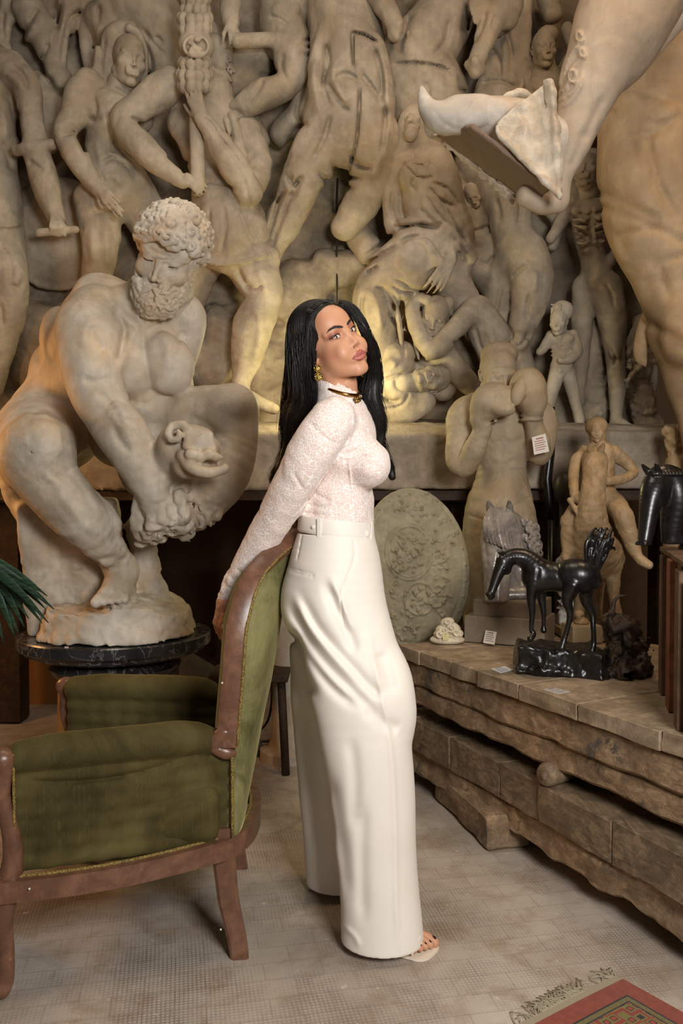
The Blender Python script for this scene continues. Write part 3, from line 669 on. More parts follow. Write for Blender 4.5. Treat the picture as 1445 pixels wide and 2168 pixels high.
# chisel lines: name -> (width px, depth m, mode, lines)
CARVE = {
 'soldier_figure': [(6, .012, 'g', [[(0, 192), (20, 212), (28, 240), (34, 270), (34, 300)], [(40, 230), (38, 262), (44, 300)], [(2, 300), (16, 330), (24, 360)], [(22, 136), (50, 160), (58, 190)], [(60, 340), (78, 352), (92, 362)], [(0, 520), (18, 545), (26, 600)], [(20, 600), (40, 612), (50, 590)], [(0, 640), (6, 690)]]),
   (10, -.010, 'g', [[(0, 150), (30, 165), (48, 190)], [(6, 220), (14, 300)]]), (22, -.016, 's', [[(48, 476), (20, 481), (-10, 480)]])],
 'hooded_figure': [(5, .012, 'g', [[(224, 235), (236, 275), (237, 335)], [(190, 248), (205, 255), (216, 246)], [(198, 205), (204, 235), (196, 262)], [(214, 345), (240, 336), (270, 352), (285, 380)], [(160, 285), (168, 300), (182, 330)], [(158, 276), (150, 283), (128, 287)], [(190, 455), (215, 448), (240, 452)], [(250, 232), (262, 244), (274, 250)], [(236, 185), (262, 198), (276, 210)], [(206, 66), (212, 110), (206, 150)], [(222, 74), (218, 120), (213, 160)]]),
   (9, -.010, 'g', [[(216, 375), (238, 372), (262, 392)], [(192, 480), (198, 560)], [(225, 470), (228, 570)], [(206, 310), (214, 345)], [(232, 300), (234, 330)]])],
 'staff_bearer_figure': [(5, .012, 'g', [[(268, 248), (292, 256), (306, 272)], [(345, 272), (325, 278), (308, 268)], [(370, 345), (388, 360), (384, 380)], [(352, 330), (376, 350)], [(455, 280), (482, 312), (512, 352)], [(430, 250), (446, 262), (460, 285)], [(400, 300), (402, 340), (380, 346)], [(520, 600), (538, 612), (556, 606)], [(500, 560), (512, 590), (530, 620)], [(340, 262), (348, 285), (344, 310)]]),
   (18, -.020, 's', [[(582, 540), (550, 546), (500, 560), (450, 562), (425, 548)]]),
   (4, .008, 'g', [[(512, 362), (522, 402), (530, 440)], [(433, 385), (470, 390), (500, 400)], [(470, 420), (478, 480), (466, 540)], [(500, 430), (528, 500), (545, 540)], [(444, 440), (440, 500), (430, 540)]]),
   (12, -.012, 'g', [[(545, 560), (560, 600), (556, 620)], [(540, 640), (552, 700), (536, 780)]])],
 'tower_staff': [], 
 'cloaked_figures': [(6, .016, 'g', [[(60, 55), (35, 95), (26, 125)], [(80, 15), (62, 50)], [(105, 90), (96, 110), (86, 125)], [(130, 0), (122, 60), (108, 120)], [(178, 20), (148, 40), (136, 90), (130, 140)], [(10, 20), (6, 60), (4, 110)], [(210, 10), (206, 60)], [(86, 130), (90, 150), (112, 180)], [(300, 60), (330, 100), (350, 116)], [(305, 85), (320, 130), (318, 160)], [(330, 75), (345, 95)], [(150, 60), (148, 120), (146, 150)]]),
   (9, -.014, 'g', [[(120, 60), (110, 110)], [(75, 45), (50, 90), (40, 120)], [(208, 40), (205, 90), (204, 130)]])],
 'bent_leg_figure': [(5, .012, 'g', [[(548, 155), (570, 160), (590, 152)], [(512, 245), (500, 236), (478, 232)], [(560, 168), (540, 200), (520, 222)], [(600, 112), (596, 140), (606, 172)], [(500, 250), (520, 266), (530, 290)], [(570, 36), (590, 40), (610, 56)], [(478, 236), (486, 262), (492, 300)]]), (5, .010, 'g', [[(628, 94), (650, 100), (678, 96)], [(632, 104), (656, 118), (680, 108)], [(636, 88), (660, 84), (684, 98)]])],
 'striding_figure': [(6, .018, 'g', [[(686, 86), (696, 130), (684, 180), (700, 230)], [(690, 175), (712, 205), (742, 240)], [(706, 170), (730, 156), (760, 170)], [(700, 240), (686, 290), (660, 340)], [(792, 100), (806, 150), (808, 210)], [(814, 220), (814, 270), (806, 330)], [(760, 150), (790, 190), (812, 222)], [(652, 96), (640, 130), (648, 170)], [(640, 190), (628, 240), (640, 262)], [(655, 262), (625, 276), (600, 330)], [(735, 320), (758, 350), (790, 360)], [(700, 340), (720, 370), (770, 380)], [(668, 360), (700, 390), (750, 400)]]),
   (7, .020, 'g', [[(607, 400), (590, 430), (572, 490), (556, 540)], [(624, 388), (600, 450), (578, 510), (564, 545)], [(610, 370), (620, 392), (632, 380)], [(640, 370), (626, 400), (620, 420)]]),
   (12, -.018, 'g', [[(666, 120), (664, 180), (674, 240)], [(800, 110), (818, 170), (822, 240)], [(700, 130), (716, 190), (738, 226)], [(820, 260), (806, 330), (780, 380)]]),
   (3.2, .030, 'g', [[(745, 66), (746, 110), (748, 150)], [(761, 184), (759, 240), (754, 300), (738, 360)], [(745, 68), (770, 74), (800, 90)], [(738, 360), (720, 376), (715, 395)]])],
 'horse_figures': [(3.5, .022, 'g', [[(832, 136), (880, 133), (925, 140), (956, 152)], [(748, 66), (780, 75), (806, 92)], [(968, 186), (1000, 196), (1016, 178)]]), (8, .014, 'g', [[(870, 30), (850, 80), (846, 120)], [(950, 40), (940, 90), (915, 120)], [(900, 170), (905, 200), (890, 230)], [(700, 20), (730, 40), (760, 50)], [(990, 30), (980, 70)]]), (4, .010, 'g', [[(985, 10), (992, 40), (988, 70)], [(1030, 20), (1020, 60), (1004, 90)], [(1050, 30), (1040, 60)]])],
 'kneeling_woman_figure': [(4.5, .011, 'g', [[(852, 346), (880, 372), (905, 378), (918, 372)], [(868, 345), (892, 352), (910, 340)], [(905, 395), (935, 425), (965, 440)], [(900, 410), (925, 450), (945, 475)], [(915, 385), (950, 405), (975, 445)], [(880, 376), (872, 390), (882, 404)], [(890, 440), (905, 458), (925, 475)], [(930, 420), (960, 470), (985, 515)], [(950, 470), (975, 500), (990, 530)], [(968, 510), (985, 540), (982, 560)], [(960, 500), (975, 560)], [(832, 400), (828, 440), (842, 480)]]),
   (5, .018, 'g', [[(842, 484), (880, 476), (915, 478), (938, 474)], [(848, 512), (872, 502), (905, 502)], [(884, 474), (908, 482), (930, 484)], [(770, 545), (810, 515), (838, 490)], [(762, 570), (806, 540), (842, 520)], [(774, 580), (800, 562)]]),
   (12, -.014, 's', [[(850, 520), (880, 502), (910, 510), (930, 540), (946, 552)]]),
   (4.5, .014, 'g', [[(794, 606), (808, 620), (820, 660), (836, 690)], [(804, 602), (822, 624), (838, 660)], [(820, 610), (842, 640), (852, 690), (860, 740)], [(828, 604), (850, 616), (880, 622)], [(846, 620), (858, 680), (866, 730)], [(835, 590), (870, 610), (900, 620)], [(770, 620), (765, 650), (770, 690)]]),
   (9, -.012, 'g', [[(782, 610), (800, 650), (806, 700)], [(840, 630), (848, 680), (858, 730)], [(885, 500), (905, 520), (925, 555)]])],
 'huddled_figures': [(4, .010, 'g', [[(892, 658), (915, 660), (940, 648)], [(898, 662), (905, 680), (925, 695)], [(940, 660), (945, 668), (938, 676)], [(800, 808), (830, 798), (858, 790)], [(836, 800), (840, 820), (862, 826)], [(802, 870), (850, 858), (866, 830)], [(905, 790), (915, 778), (926, 790)], [(930, 800), (926, 810), (936, 814)], [(955, 720), (970, 732), (990, 760)], [(800, 840), (830, 850), (850, 845)], [(870, 760), (900, 770), (940, 780), (950, 800)], [(1005, 690), (1020, 740), (1050, 780)], [(968, 716), (1000, 740), (1020, 790)], [(810, 720), (845, 725), (856, 760)]]), (10, -.012, 'g', [[(1030, 690), (1046, 730), (1060, 770)], [(820, 760), (840, 775)]])],
 'standing_nude_figure': [(5, .012, 'g', [[(1085, 590), (1100, 572), (1115, 560)], [(1120, 700), (1104, 728), (1090, 730)], [(1076, 690), (1086, 716), (1100, 722)], [(1098, 410), (1100, 450), (1096, 480)], [(1135, 420), (1148, 460), (1165, 480)], [(975, 470), (1000, 490), (1030, 480)], [(1010, 550), (1030, 560), (1048, 540)], [(1062, 600), (1050, 660), (1046, 720)], [(1120, 620), (1110, 680)], [(1050, 420), (1058, 450), (1056, 470)]]), (9, -.010, 'g', [[(1135, 570), (1130, 620)], [(1100, 750), (1110, 800)]])],
 'thin_man_figure': [(3.5, .010, 'g', [[(1253, 440), (1250, 480), (1254, 520)], [(1222, 448), (1240, 456), (1250, 455)], [(1258, 452), (1280, 448)], [(1218, 470), (1236, 474), (1248, 470)], [(1258, 470), (1276, 468), (1288, 460)], [(1220, 486), (1238, 492), (1246, 500)], [(1260, 488), (1280, 482)], [(1226, 504), (1238, 508)], [(1262, 505), (1278, 500)], [(1230, 530), (1250, 520), (1272, 528)], [(1246, 400), (1238, 420)], [(1280, 600), (1292, 620), (1300, 650)], [(1292, 735), (1302, 760), (1296, 775)], [(1222, 412), (1250, 418), (1280, 410)]]), (6, -.006, 'g', [[(1224, 462), (1246, 466)], [(1262, 462), (1284, 456)], [(1224, 480), (1244, 484)], [(1262, 480), (1282, 474)]])],
 'boy_figure': [(3, .005, 'g', [[(1176, 728), (1184, 736), (1194, 733)], [(1184, 770), (1180, 790)], [(1170, 785), (1180, 795), (1194, 785)], [(1200, 752), (1194, 758), (1186, 756)]])],
 'helmeted_warrior_figure': [(4.5, .012, 'g', [[(1148, 190), (1150, 230)], [(1126, 194), (1140, 200), (1150, 194)], [(1040, 100), (1056, 130), (1058, 170)], [(1070, 60), (1082, 110), (1080, 150)], [(1016, 176), (1058, 172), (1096, 188)], [(1110, 120), (1122, 150), (1118, 180)], [(1060, 220), (1080, 250)], [(1040, 60), (1060, 70)]]), (8, -.01, 'g', [[(1035, 70), (1046, 100)], [(1066, 80), (1070, 130)]])],
}
# ground of the relief: undulating slab with rocks and the split between the cast pieces
def ground():
    S = Sc(.014)
    x0, x1 = RP(-160, 0, 0)[0], RP(1400, 0, 0)[0]; z1 = RP(0, -60, 0)[2]; zl = RP(0, 900, 0)[2]
    def f(X, Y, Z):
        P = np.stack([X, Z*1.2, Y*0], -1); n = vnoise(P*2.2, 4)*.035+vnoise(P*9+5, 3)*.010
        low = np.clip((2.55-Z)/.6, 0, 1); rock = np.abs(vnoise(np.stack([X*3.4, Z*4.2, Y*0], -1)+3, 4))*.10*low
        return (YW-n-rock)-Y
    S.fn((x0, YW-.22, 1.3), (x1, YW+.12, 4.35), f)
    for X, Y_, r in ((640, 600, 60), (700, 570, 50), (600, 640, 55), (740, 560, 40), (470, 700, 60), (430, 770, 70), (60, 700, 90), (330, 640, 60), (680, 690, 60), (100, 800, 80)):
        q = YW/F; S.ell(RP(X, Y_, .04), (r*q, .10, r*.7*q), rot(y=X % 60), .05)
    S.noise(((x0+x1)/2, YW, 2.0), 3.2, .010, 24, 3)
    return S.build('relief_ground', PLG, RL, 1, clip=np.array([[x0, YW-.45, 1.3], [x1, YW+.10, 4.3]]))
ground()
# ledge
def ledge():
    S = Sc(.014); a = RP(-160, 960, 0)[0]; b = RP(1400, 960, 0)[0]; zb = at(0, 1037, 4.18)[2]; zt = at(0, 925, 4.18)[2]
    def f(X, Y, Z):
        P = np.stack([X, Y, Z], -1); n = vnoise(P*2.5, 3)*.014
        d = np.maximum(np.maximum(4.18+n+np.clip(Z-zt, 0, 1)*1.3-Y, Z-(zt+.06+n*1.5+np.clip(Y-4.25, 0, .5)*.12)), zb+n*.4-Z)
        return d
    S.fn((a, 4.1, zb-.02), (b, YW+.1, zt+.2), f)
    S.chain([(a, 4.20, zt-.002, .028), (-.9, 4.19, zt+.008, .03), (0, 4.2, zt-.004, .027), (.8, 4.19, zt+.006, .03), (b, 4.2, zt, .028)], .02)
    S.noise(((a+b)/2, 4.2, zt), 2.6, .005, 30, 3)
    o = S.build('ledge', PLG, RL, 1, clip=np.array([[a, 4.0, zb-.02], [b, YW+.1, zt+.3]])); return zb
ZL = ledge()

def f_left():   # soldier cut by the left edge
    S = Fig(H0)
    S.c([(-30, 160, .18, 70), (-20, 260, .18, 62), (-15, 340, .16, 48), (-12, 430, .16, 56)], .05); S.b(10, 165, .20, 44, 52, 40)
    S.c([(18, 150, .24, 42), (55, 185, .28, 30), (66, 260, .30, 27), (78, 325, .32, 28), (96, 390, .34, 30), (112, 440, .34, 22), (122, 468, .34, 18)], .02)
    S.c([(36, 318, .3, 12), (64, 312, .36, 13), (112, 306, .34, 11)], .01)
    S.c([(-20, 440, .16, 62), (-10, 500, .18, 60), (5, 560, .22, 50)], .04)
    S.c([(8, 560, .24, 46), (26, 600, .27, 34), (14, 660, .22, 40), (-4, 740, .20, 34), (-20, 820, .2, 26)], .03)
    for i in range(6): S.c([(-20+i*9, 470, .24, 4), (-24+i*11, 545, .27, 5)], .01, 's')
    S.hn(114, 455, .38, .0105, (.25, -.35, -.90), (.2, -.9, .3), -1, curl=(70, 74, 76, 78), thumb=(12, 50))
    S.c([(82, 492, .38, 9), (108, 490, .38, 9), (160, 486, .36, 8)], .004, sm=False)
    S.c([(-5, 60, .08, 16), (20, 130, .1, 14)], .02)
    S.done('soldier_figure', 'soldier with a bracelet and clenched fist')
def f_shield():
    S = Fig(.011); S.b(124, 495, .03, 116, 118, 46, .0); S.c([(124+113*math.cos(a), 497+114*math.sin(a), .06, 6) for a in np.linspace(0, 2*PI, 33)], .02, sm=False)
    S.done('round_shield', None)
def f_hood():
    S = Fig(H0)
    # torso
    S.c([(205, 225, .24, 46), (235, 250, .26, 52), (228, 310, .22, 46), (222, 350, .22, 48), (246, 400, .24, 54)], .04)
    S.b(200, 235, .30, 40, 36, 26, .02); S.b(262, 245, .28, 38, 36, 24, .02); S.b(285, 240, .2, 40, 44, 40)
    for i in range(3): S.b(208, 290+i*24, .29, 15, 13, 14, .012); S.b(240, 290+i*24, .29, 15, 13, 14, .012)
    S.b(262, 372, .24, 58, 40, 50, .04, rr=30); S.c([(224, 240, .36, 4), (226, 300, .345, 4), (232, 360, .33, 4)], .02, 's')
    S.c([(255, 180, .26, 28), (250, 215, .26, 34)], .03)
    # arm hanging with open hand
    S.c([(188, 178, .30, 32), (170, 205, .33, 34), (152, 250, .34, 28), (138, 280, .35, 24), (156, 322, .38, 27), (180, 365, .40, 22), (206, 398, .42, 16)], .02)
    S.hn(208, 392, .43, .0112, (.60, -.22, -.76), (-.35, -.85, .1), 1, curl=(12, 10, 10, 12), thumb=(32, 15), spread=3)
    # legs
    S.c([(205, 425, .22, 48), (212, 480, .24, 44), (212, 540, .24, 36), (205, 590, .22, 32), (214, 660, .2, 34), (220, 760, .2, 24)], .04)
    S.c([(285, 420, .16, 48), (320, 480, .14, 44), (345, 560, .14, 36), (330, 640, .12, 32)], .04)
    f = S.hd(282, 122, .36, .0118, (.52, -.84, -.14), -4, ears=False, old=.9)
    # hood
    S.c([(276, 58, .30, 13), (248, 66, .30, 20), (226, 95, .30, 20), (216, 135, .28, 20), (208, 175, .26, 16)], .02)
    S.c([(274, 60, .34, 9), (294, 76, .31, 9), (303, 110, .28, 10), (302, 150, .26, 12), (292, 190, .24, 14)], .010)
    S.b(245, 105, .24, 34, 48, 36, .02); S.b(235, 150, .22, 28, 42, 30, .02); S.b(262, 150, .16, 46, 50, 30, .03)
    S.done('hooded_figure', 'nude man wearing a hood, arm hanging down')
def f_staff():
    S = Fig(H0)
    S.c([(440, 210, .2, 56), (430, 270, .2, 60), (450, 340, .2, 54), (470, 390, .22, 56)], .04); S.b(400, 260, .24, 46, 44, 30, .02); S.b(475, 250, .22, 44, 44, 30, .02)
    # arm across to the foot of the staff
    S.c([(362, 178, .32, 34), (330, 200, .36, 36), (290, 228, .40, 30), (258, 252, .42, 27), (282, 292, .46, 30), (325, 335, .48, 28), (368, 368, .48, 20), (388, 382, .48, 18)], .02)
    S.hn(382, 378, .48, .0120, (.86, -.2, -.35), (.2, -.9, .3), -1, curl=(55, 60, 62, 65), thumb=(20, 40))
    # raised forearm and its hand
    S.c([(528, 408, .44, 28), (500, 362, .47, 31), (472, 316, .50, 28), (444, 272, .52, 19), (428, 250, .53, 16)], .012)
    S.hn(430, 252, .53, .0132, (-.36, -.10, .92), (-.3, -.9, -.1), -1, curl=(16, 14, 14, 16), thumb=(28, 20), spread=3)
    S.b(505, 155, .06, 62, 62, 30, .01)
    S.c([(530, 405, .40, 26), (548, 350, .28, 28), (520, 270, .2, 30)], .02)
    # tunic
    S.c([(465, 395, .22, 58), (480, 450, .24, 72), (495, 500, .26, 80)], .03); S.c([(430, 540, .3, 20), (500, 560, .34, 24), (575, 545, .3, 20)], .02)
    for i in range(8): S.c([(430+i*13, 420, .36, 4), (425+i*19, 540, .40, 6)], .012, 's')
    # forward leg
    S.c([(520, 545, .26, 52), (545, 590, .28, 48), (560, 630, .28, 38), (535, 690, .28, 42), (525, 740, .26, 36), (512, 800, .24, 22), (508, 830, .26, 20)], .03)
    S.b(563, 622, .32, 26, 26, 22, .02); S.c([(508, 835, .28, 20), (540, 850, .3, 16), (580, 866, .3, 12)], .02)
    S.c([(430, 540, .2, 46), (400, 620, .16, 40), (380, 700, .14, 36), (370, 800, .14, 26)], .03)
    # bearded head behind the staff
    f = S.hd(483, 132, .22, .0120, (.93, -.32, -.18), 8, ears=False, old=.8)
    for i in range(14): curl(S, RP(448+(i % 5)*9, 135+(i//5)*14, .25), (.5, -.8, -.2), .02, .008, 1, .004, i)
    S.b(440, 95, .14, 36, 50, 36, .03)
    S.done('staff_bearer_figure', 'man in a short tunic gripping a tall staff')
def f_staffobj():
    S = Fig(.006)
    S.c([(414, 200, .46, 15), (417, 300, .46, 15), (419, 392, .47, 15)], .0, sm=False)
    def ring(y, R, r, n, oy=0):
        for i in range(n):
            a = 2*PI*i/n; S.b(412+R*math.cos(a), y+oy+R*.12*math.sin(a), .46-.0028*R*math.sin(a)*-1, r, r*1.25, r, .006)
    for y, R, r, n in ((182, 26, 12, 10), (158, 29, 12, 10), (134, 26, 11, 10), (60, 26, 12, 10), (38, 29, 11, 10), (18, 24, 10, 9), (-5, 26, 11, 10)): ring(y, R, r, n)
    S.c([(412, -30, .46, 22), (412, 190, .46, 22)], .01, sm=False)
    S.b(415, 98, .47, 38, 30, 36, .01); S.c([(415+26*math.cos(a), 98+22*math.sin(a), .555, 4) for a in np.linspace(0, 2*PI, 21)], .004, sm=False)
    S.b(418, 84, .56, 8, 7, 6, .004); S.b(415, 104, .56, 15, 7, 7, .006); S.c([(400, 92, .56, 3), (412, 96, .57, 3), (400, 112, .565, 3), (430, 112, .56, 3)], .003)
    S.done('tower_staff', 'staff head of stacked beads', nz=.0015)
def f_drape_back():  # big swelling drapery in the top left, cloaks and the far arms
    S = Fig(.010)
    S.c([(215, 40, .10, 36), (300, 10, .12, 60), (340, 60, .1, 50), (350, 130, .08, 46)], .05); S.b(300, 60, .08, 105, 70, 40, .05)
    S.c([(60, 20, .1, 34), (100, 90, .12, 30), (120, 150, .1, 26)], .04); S.c([(150, 10, .12, 26), (130, 90, .12, 20), (118, 150, .13, 22), (130, 170, .14, 22)], .03)
    S.b(120, 160, .12, 30, 22, 24, .02); S.c([(190, -10, .1, 14), (178, 70, .1, 12), (190, 150, .08, 12)], .02); S.c([(20, 0, .08, 18), (6, 90, .1, 14)], .02)
    S.b(90, 240, .06, 60, 90, 30, .05)
    S.done('cloaked_figures', None)
def f_topmid():
    S = Fig(H0)
    S.c([(610, -10, .22, 60), (600, 40, .22, 50), (605, 85, .24, 46)], .04)
    for i in range(2): S.b(590+i*30, 20, .32, 16, 18, 14, .01)
    S.c([(490, -20, .3, 26), (486, 20, .32, 22), (490, 50, .34, 17)], .02)
    S.hn(488, 46, .36, .010, (.25, -.15, -.9), (.3, -.9, .1), 1, curl=(50, 55, 60, 60), thumb=(25, 30))
    S.c([(505, 88, .36, 15), (600, 82, .34, 15)], .004, sm=False)
    # bent leg
    S.c([(615, 90, .26, 42), (618, 130, .3, 38), (612, 170, .32, 30), (575, 192, .30, 32), (530, 215, .28, 28), (500, 235, .26, 20), (490, 255, .28, 17)], .025)
    S.c([(490, 255, .28, 17), (500, 295, .30, 15), (512, 330, .32, 12)], .02)
    S.c([(540, 120, .1, 44), (520, 160, .1, 50), (500, 180, .08, 40)], .04)
    # cloth by the hip
    for i in range(6): S.c([(625, 100+i*6, .3, 9), (655+i*4, 95+i*10, .28, 8), (690, 105+i*9, .2, 7)], .008)
    S.c([(555, 300, .14, 16), (535, 270, .16, 24), (510, 250, .14, 24)], .02)
    S.done('bent_leg_figure', 'figure with bent leg holding a rod')
def f_center():
    S = Fig(H0)
    # back and jacket, seen from behind
    S.c([(720, -20, .2, 80), (730, 60, .26, 78), (745, 150, .30, 74), (760, 230, .32, 72)], .05)
    S.b(700, 130, .30, 46, 80, 44, .03); S.b(795, 180, .26, 36, 110, 50, .03)
    S.b(760, 290, .34, 66, 70, 60, .04)
    # leg sweeping down to the left
    S.c([(720, 230, .34, 70), (672, 320, .34, 56), (640, 380, .34, 44), (625, 420, .33, 40), (600, 470, .30, 38), (578, 520, .26, 28), (568, 560, .24, 20)], .03)
    S.b(630, 400, .40, 28, 30, 22, .02)
    S.c([(790, 300, .3, 60), (780, 400, .26, 44), (730, 480, .2, 30)], .04)
    # tails of the jacket
    S.c([(690, 60, .40, 16), (668, 140, .42, 16), (672, 220, .42, 14), (690, 280, .40, 10)], .012)
    S.c([(770, 66, .42, 14), (800, 100, .42, 16), (815, 180, .40, 16), (818, 260, .36, 14), (790, 330, .32, 12)], .012)
    for i in range(5): S.c([(600+i*7, 400+i*12, .40, 3.5), (560+i*9, 540+i*4, .34, 4)], .01, 's')
    S.c([(660, 76, .44, 5), (720, 64, .45, 5), (790, 80, .43, 5)], .008, 's')
    S.c([(746, 75, .52, 3.5), (748, 200, .52, 3.5), (744, 300, .50, 3.5), (724, 368, .42, 3.5), (714, 380, .36, 3)], .003, 's')
    for i in range(7): S.c([(680+i*16, 90+(i % 3)*20, .44, 6), (690+i*15, 190, .44, 7), (700+i*13, 260+(i % 2)*20, .42, 5)], .02, 's')
    S.c([(640, 160, .2, 22), (668, 120, .26, 20), (640, 230, .2, 26), (600, 280, .12, 30)], .02)
    S.done('striding_figure', 'striding figure in a long jacket seen from behind')
def crack():
    m = MB(); pts = [(714, 378, .14), (712, 440, .15), (713, 500, .14), (712, 545, .13), (713, 590, .12), (713, 640, .12)]
    m.tube([RP(x, y, o+.0) for x, y, o in pts], [.006, .007, .006, .006, .005, .003], 6)
    m.build('crack', flatmat0('dark_gap', lin(40, 32, 24), .9), RL, True)
def horse_head(S, f, k=1.0, mane=True, mouth=True):
    """horse head in units of about 1 = full head length 60; y forward(nose), z up, x right; origin at the poll"""
    u = f.k
    def C(p, kk=2): S.chain([(*f(q[:3]), q[3]*u) for q in p], kk*u)
    C([(0, -6, -10, 14), (0, 4, -13, 14), (0, 16, -20, 11.5), (0, 30, -33, 9), (0, 42, -45, 7.5), (0, 50, -52, 7.0)], 3)
    for s in (1, -1):
        S.ell(f(s*6, 3, -20), (6*u, 10*u, 12*u), f.R@rot(x=20), 4*u)
        S.chain([(*f(s*7, 8, -8), 2.6*u), (*f(s*8, 14, -13), 2.4*u), (*f(s*6.5, 22, -21), 1.8*u)], 1.5*u)
        S.ell(f(s*8.4, 12, -13.5), (2.6*u, 3.4*u, 2.6*u), f.R, 1.0*u); S.ell(f(s*10.2, 12.6, -14), (1.3*u, 2.4*u, .7*u), f.R@rot(x=-30), .6*u, 's')
        S.chain([(*f(s*6, 26, -30), 1.6*u), (*f(s*6.5, 38, -44), 1.4*u)], 2*u)
        S.ell(f(s*4.6, 53, -49.5), (2.8*u, 4.0*u, 3.4*u), f.R, 1.5*u); S.ell(f(s*6.8, 55.5, -49.5), (1.6*u, 2.2*u, 1.5*u), f.R@rot(x=-40), .8*u, 's')
        C([(s*4.5, -2, 2, 3.4), (s*6.2, -1, 7, 3.2), (s*7.0, 1, 12, 2.0), (s*7, 3, 16, .8)], 1.5)
        S.chain([(*f(s*6.4, 3.2, 5), 1.0*u), (*f(s*7.2, 3.6, 10), 1.2*u)], .5*u, 's')
    if mouth:
        C([(0, 46, -56, 5), (0, 52, -58, 4.6)], 2)
        S.chain([(*f(-7, 44, -52), .8*u), (*f(-6, 54, -55.5), .9*u), (*f(0, 60, -56), .9*u), (*f(6, 54, -55.5), .9*u), (*f(7, 44, -52), .8*u)], .6*u, 's')
def flatmat0(name, col, rough=.5, metal=0):
    n = N(name); n.set(col, rough, metal); return n.m
def f_horses():
    S = Fig(H0)
    # left horse: head looking down at the top
    f = Fr(RP(764, -86, .36), basis((.86, -.50, 0))@rot(x=-16), .0064); horse_head(S, f)
    S.c([(735, -40, .24, 54), (720, 10, .2, 50), (700, 50, .18, 46)], .04)
    for i in range(9): S.c([(680+i*6, -20+i*3, .32, 7), (672+i*4, 30, .34, 7), (655+i*6, 78+i*2, .3, 4)], .006)
    # right horse: arched neck and long head
    S.c([(960, -10, .2, 60), (925, 60, .24, 66), (880, 140, .24, 80), (900, 210, .22, 86)], .05)
    f = Fr(RP(1056, -14, .38), basis((-.84, -.54, 0))@rot(x=-22), .0060); horse_head(S, f)
    for i in range(6): S.c([(1000+i*5, -15, .42, 5), (996+i*7, 20, .44, 5), (1004+i*5, 48, .42, 3)], .005)
    S.c([(832, 135, .46, 4), (900, 134, .485, 4), (950, 150, .45, 4)], .004, 's')
    S.c([(900, 215, .22, 86), (880, 300, .16, 60)], .05)
    S.b(850, 110, .3, 36, 60, 40, .04)
    S.done('horse_figures', 'pair of horses with arched necks')
def f_kneel():
    S = Fig(H0)
    # neck and tilted head looking up
    S.c([(872, 300, .34, 30), (868, 262, .36, 26), (874, 245, .37, 24)], .03)
    f = S.hd(872, 244, .42, .0062, (-.20, -.62, .76), 0, ears=False)
    S.b(874, 256, .36, 24, 26, 26, .02)
    S.c([(858, 345, .3, 42), (905, 345, .32, 46), (915, 400, .36, 62), (920, 450, .36, 64), (950, 500, .34, 54), (975, 550, .3, 30)], .03)
    S.b(873, 375, .42, 30, 34, 30, .02); S.b(930, 390, .40, 26, 36, 26, .02); S.b(874, 384, .505, 5, 5, 5, .006)
    S.c([(840, 370, .32, 26), (832, 420, .30, 24), (838, 470, .28, 26), (860, 500, .28, 34)], .02)
    # shawl hem
    S.c([(842, 470, .36, 10), (880, 474, .44, 12), (930, 470, .46, 14), (975, 510, .42, 16), (998, 545, .36, 14)], .01)
    for i in range(7): S.c([(900+i*10, 400+i*12, .47, 4), (930+i*10, 480+i*8, .46, 5), (950+i*7, 545+i*3, .42, 4)], .01, 's')
    for i in range(5): S.c([(856+i*8, 360, .46, 3.5), (848+i*10, 420, .46, 4), (846+i*9, 465, .43, 3)], .012, 's')
    # hips and thighs under cloth
    S.c([(890, 530, .34, 60), (850, 570, .36, 66), (800, 610, .36, 48), (790, 650, .34, 44), (800, 720, .28, 40), (830, 800, .24, 30)], .04)
    S.c([(930, 560, .3, 46), (980, 640, .22, 36), (1010, 700, .18, 28)], .04)
    for i in range(6): S.c([(830+i*12, 560-i*4, .49, 3), (800+i*14, 610+i*2, .46, 4), (790+i*12, 680, .42, 4)], .016, 's')
    for i in range(5): S.c([(838+i*8, 640, .36, 5), (848+i*12, 700, .36, 5), (850+i*18, 760, .34, 5)], .01)
    # hand
    S.c([(960, 520, .42, 20), (950, 555, .44, 15)], .015)
    S.hn(955, 548, .47, .0130, (-.45, -.25, -.85), (.3, -.95, .1), 1, curl=(24, 26, 28, 30), thumb=(25, 10), spread=5)
    # back leg / rock behind
    S.c([(760, 500, .1, 30), (800, 560, .14, 30)], .04)
    S.done('kneeling_woman_figure', 'kneeling draped woman with her head thrown back')
def f_crouch():
    S = Fig(H0)
    f = S.hd(918, 678, .40, .0098, (-.1, -.92, -.36), -12)
    S.b(925, 655, .30, 34, 24, 30, .02); S.b(905, 645, .34, 14, 12, 14, .01); S.b(948, 640, .34, 14, 13, 14, .01)
    S.c([(1000, 655, .30, 26), (985, 672, .34, 24), (955, 705, .38, 22), (925, 735, .40, 22), (908, 738, .40, 20), (885, 700, .38, 18), (872, 655, .36, 16), (885, 632, .36, 13), (905, 636, .38, 12)], .015)
    S.c([(1010, 660, .26, 34), (1040, 720, .24, 44), (1060, 790, .2, 40)], .04)
    S.c([(935, 750, .3, 30), (970, 790, .32, 26), (1010, 830, .28, 20)], .03)
    # reclining bodies
    S.c([(800, 735, .26, 30), (845, 760, .30, 36), (830, 800, .30, 36), (860, 850, .34, 28), (900, 850, .34, 22)], .03)
    S.b(850, 745, .30, 26, 22, 24, .02)
    f = S.hd(925, 795, .40, .0098, (.35, -.92, .15), -78)
    S.b(905, 790, .26, 44, 34, 30, .03); S.b(935, 815, .22, 34, 34, 30, .03)
    S.c([(800, 860, .32, 26), (850, 880, .34, 22), (895, 862, .36, 18)], .02)
    for i in range(4): S.c([(805+i*6, 820+i*5, .42, 3), (850, 828+i*6, .42, 3)], .01, 's')
    S.done('huddled_figures', 'crouching woman and fallen bodies', )
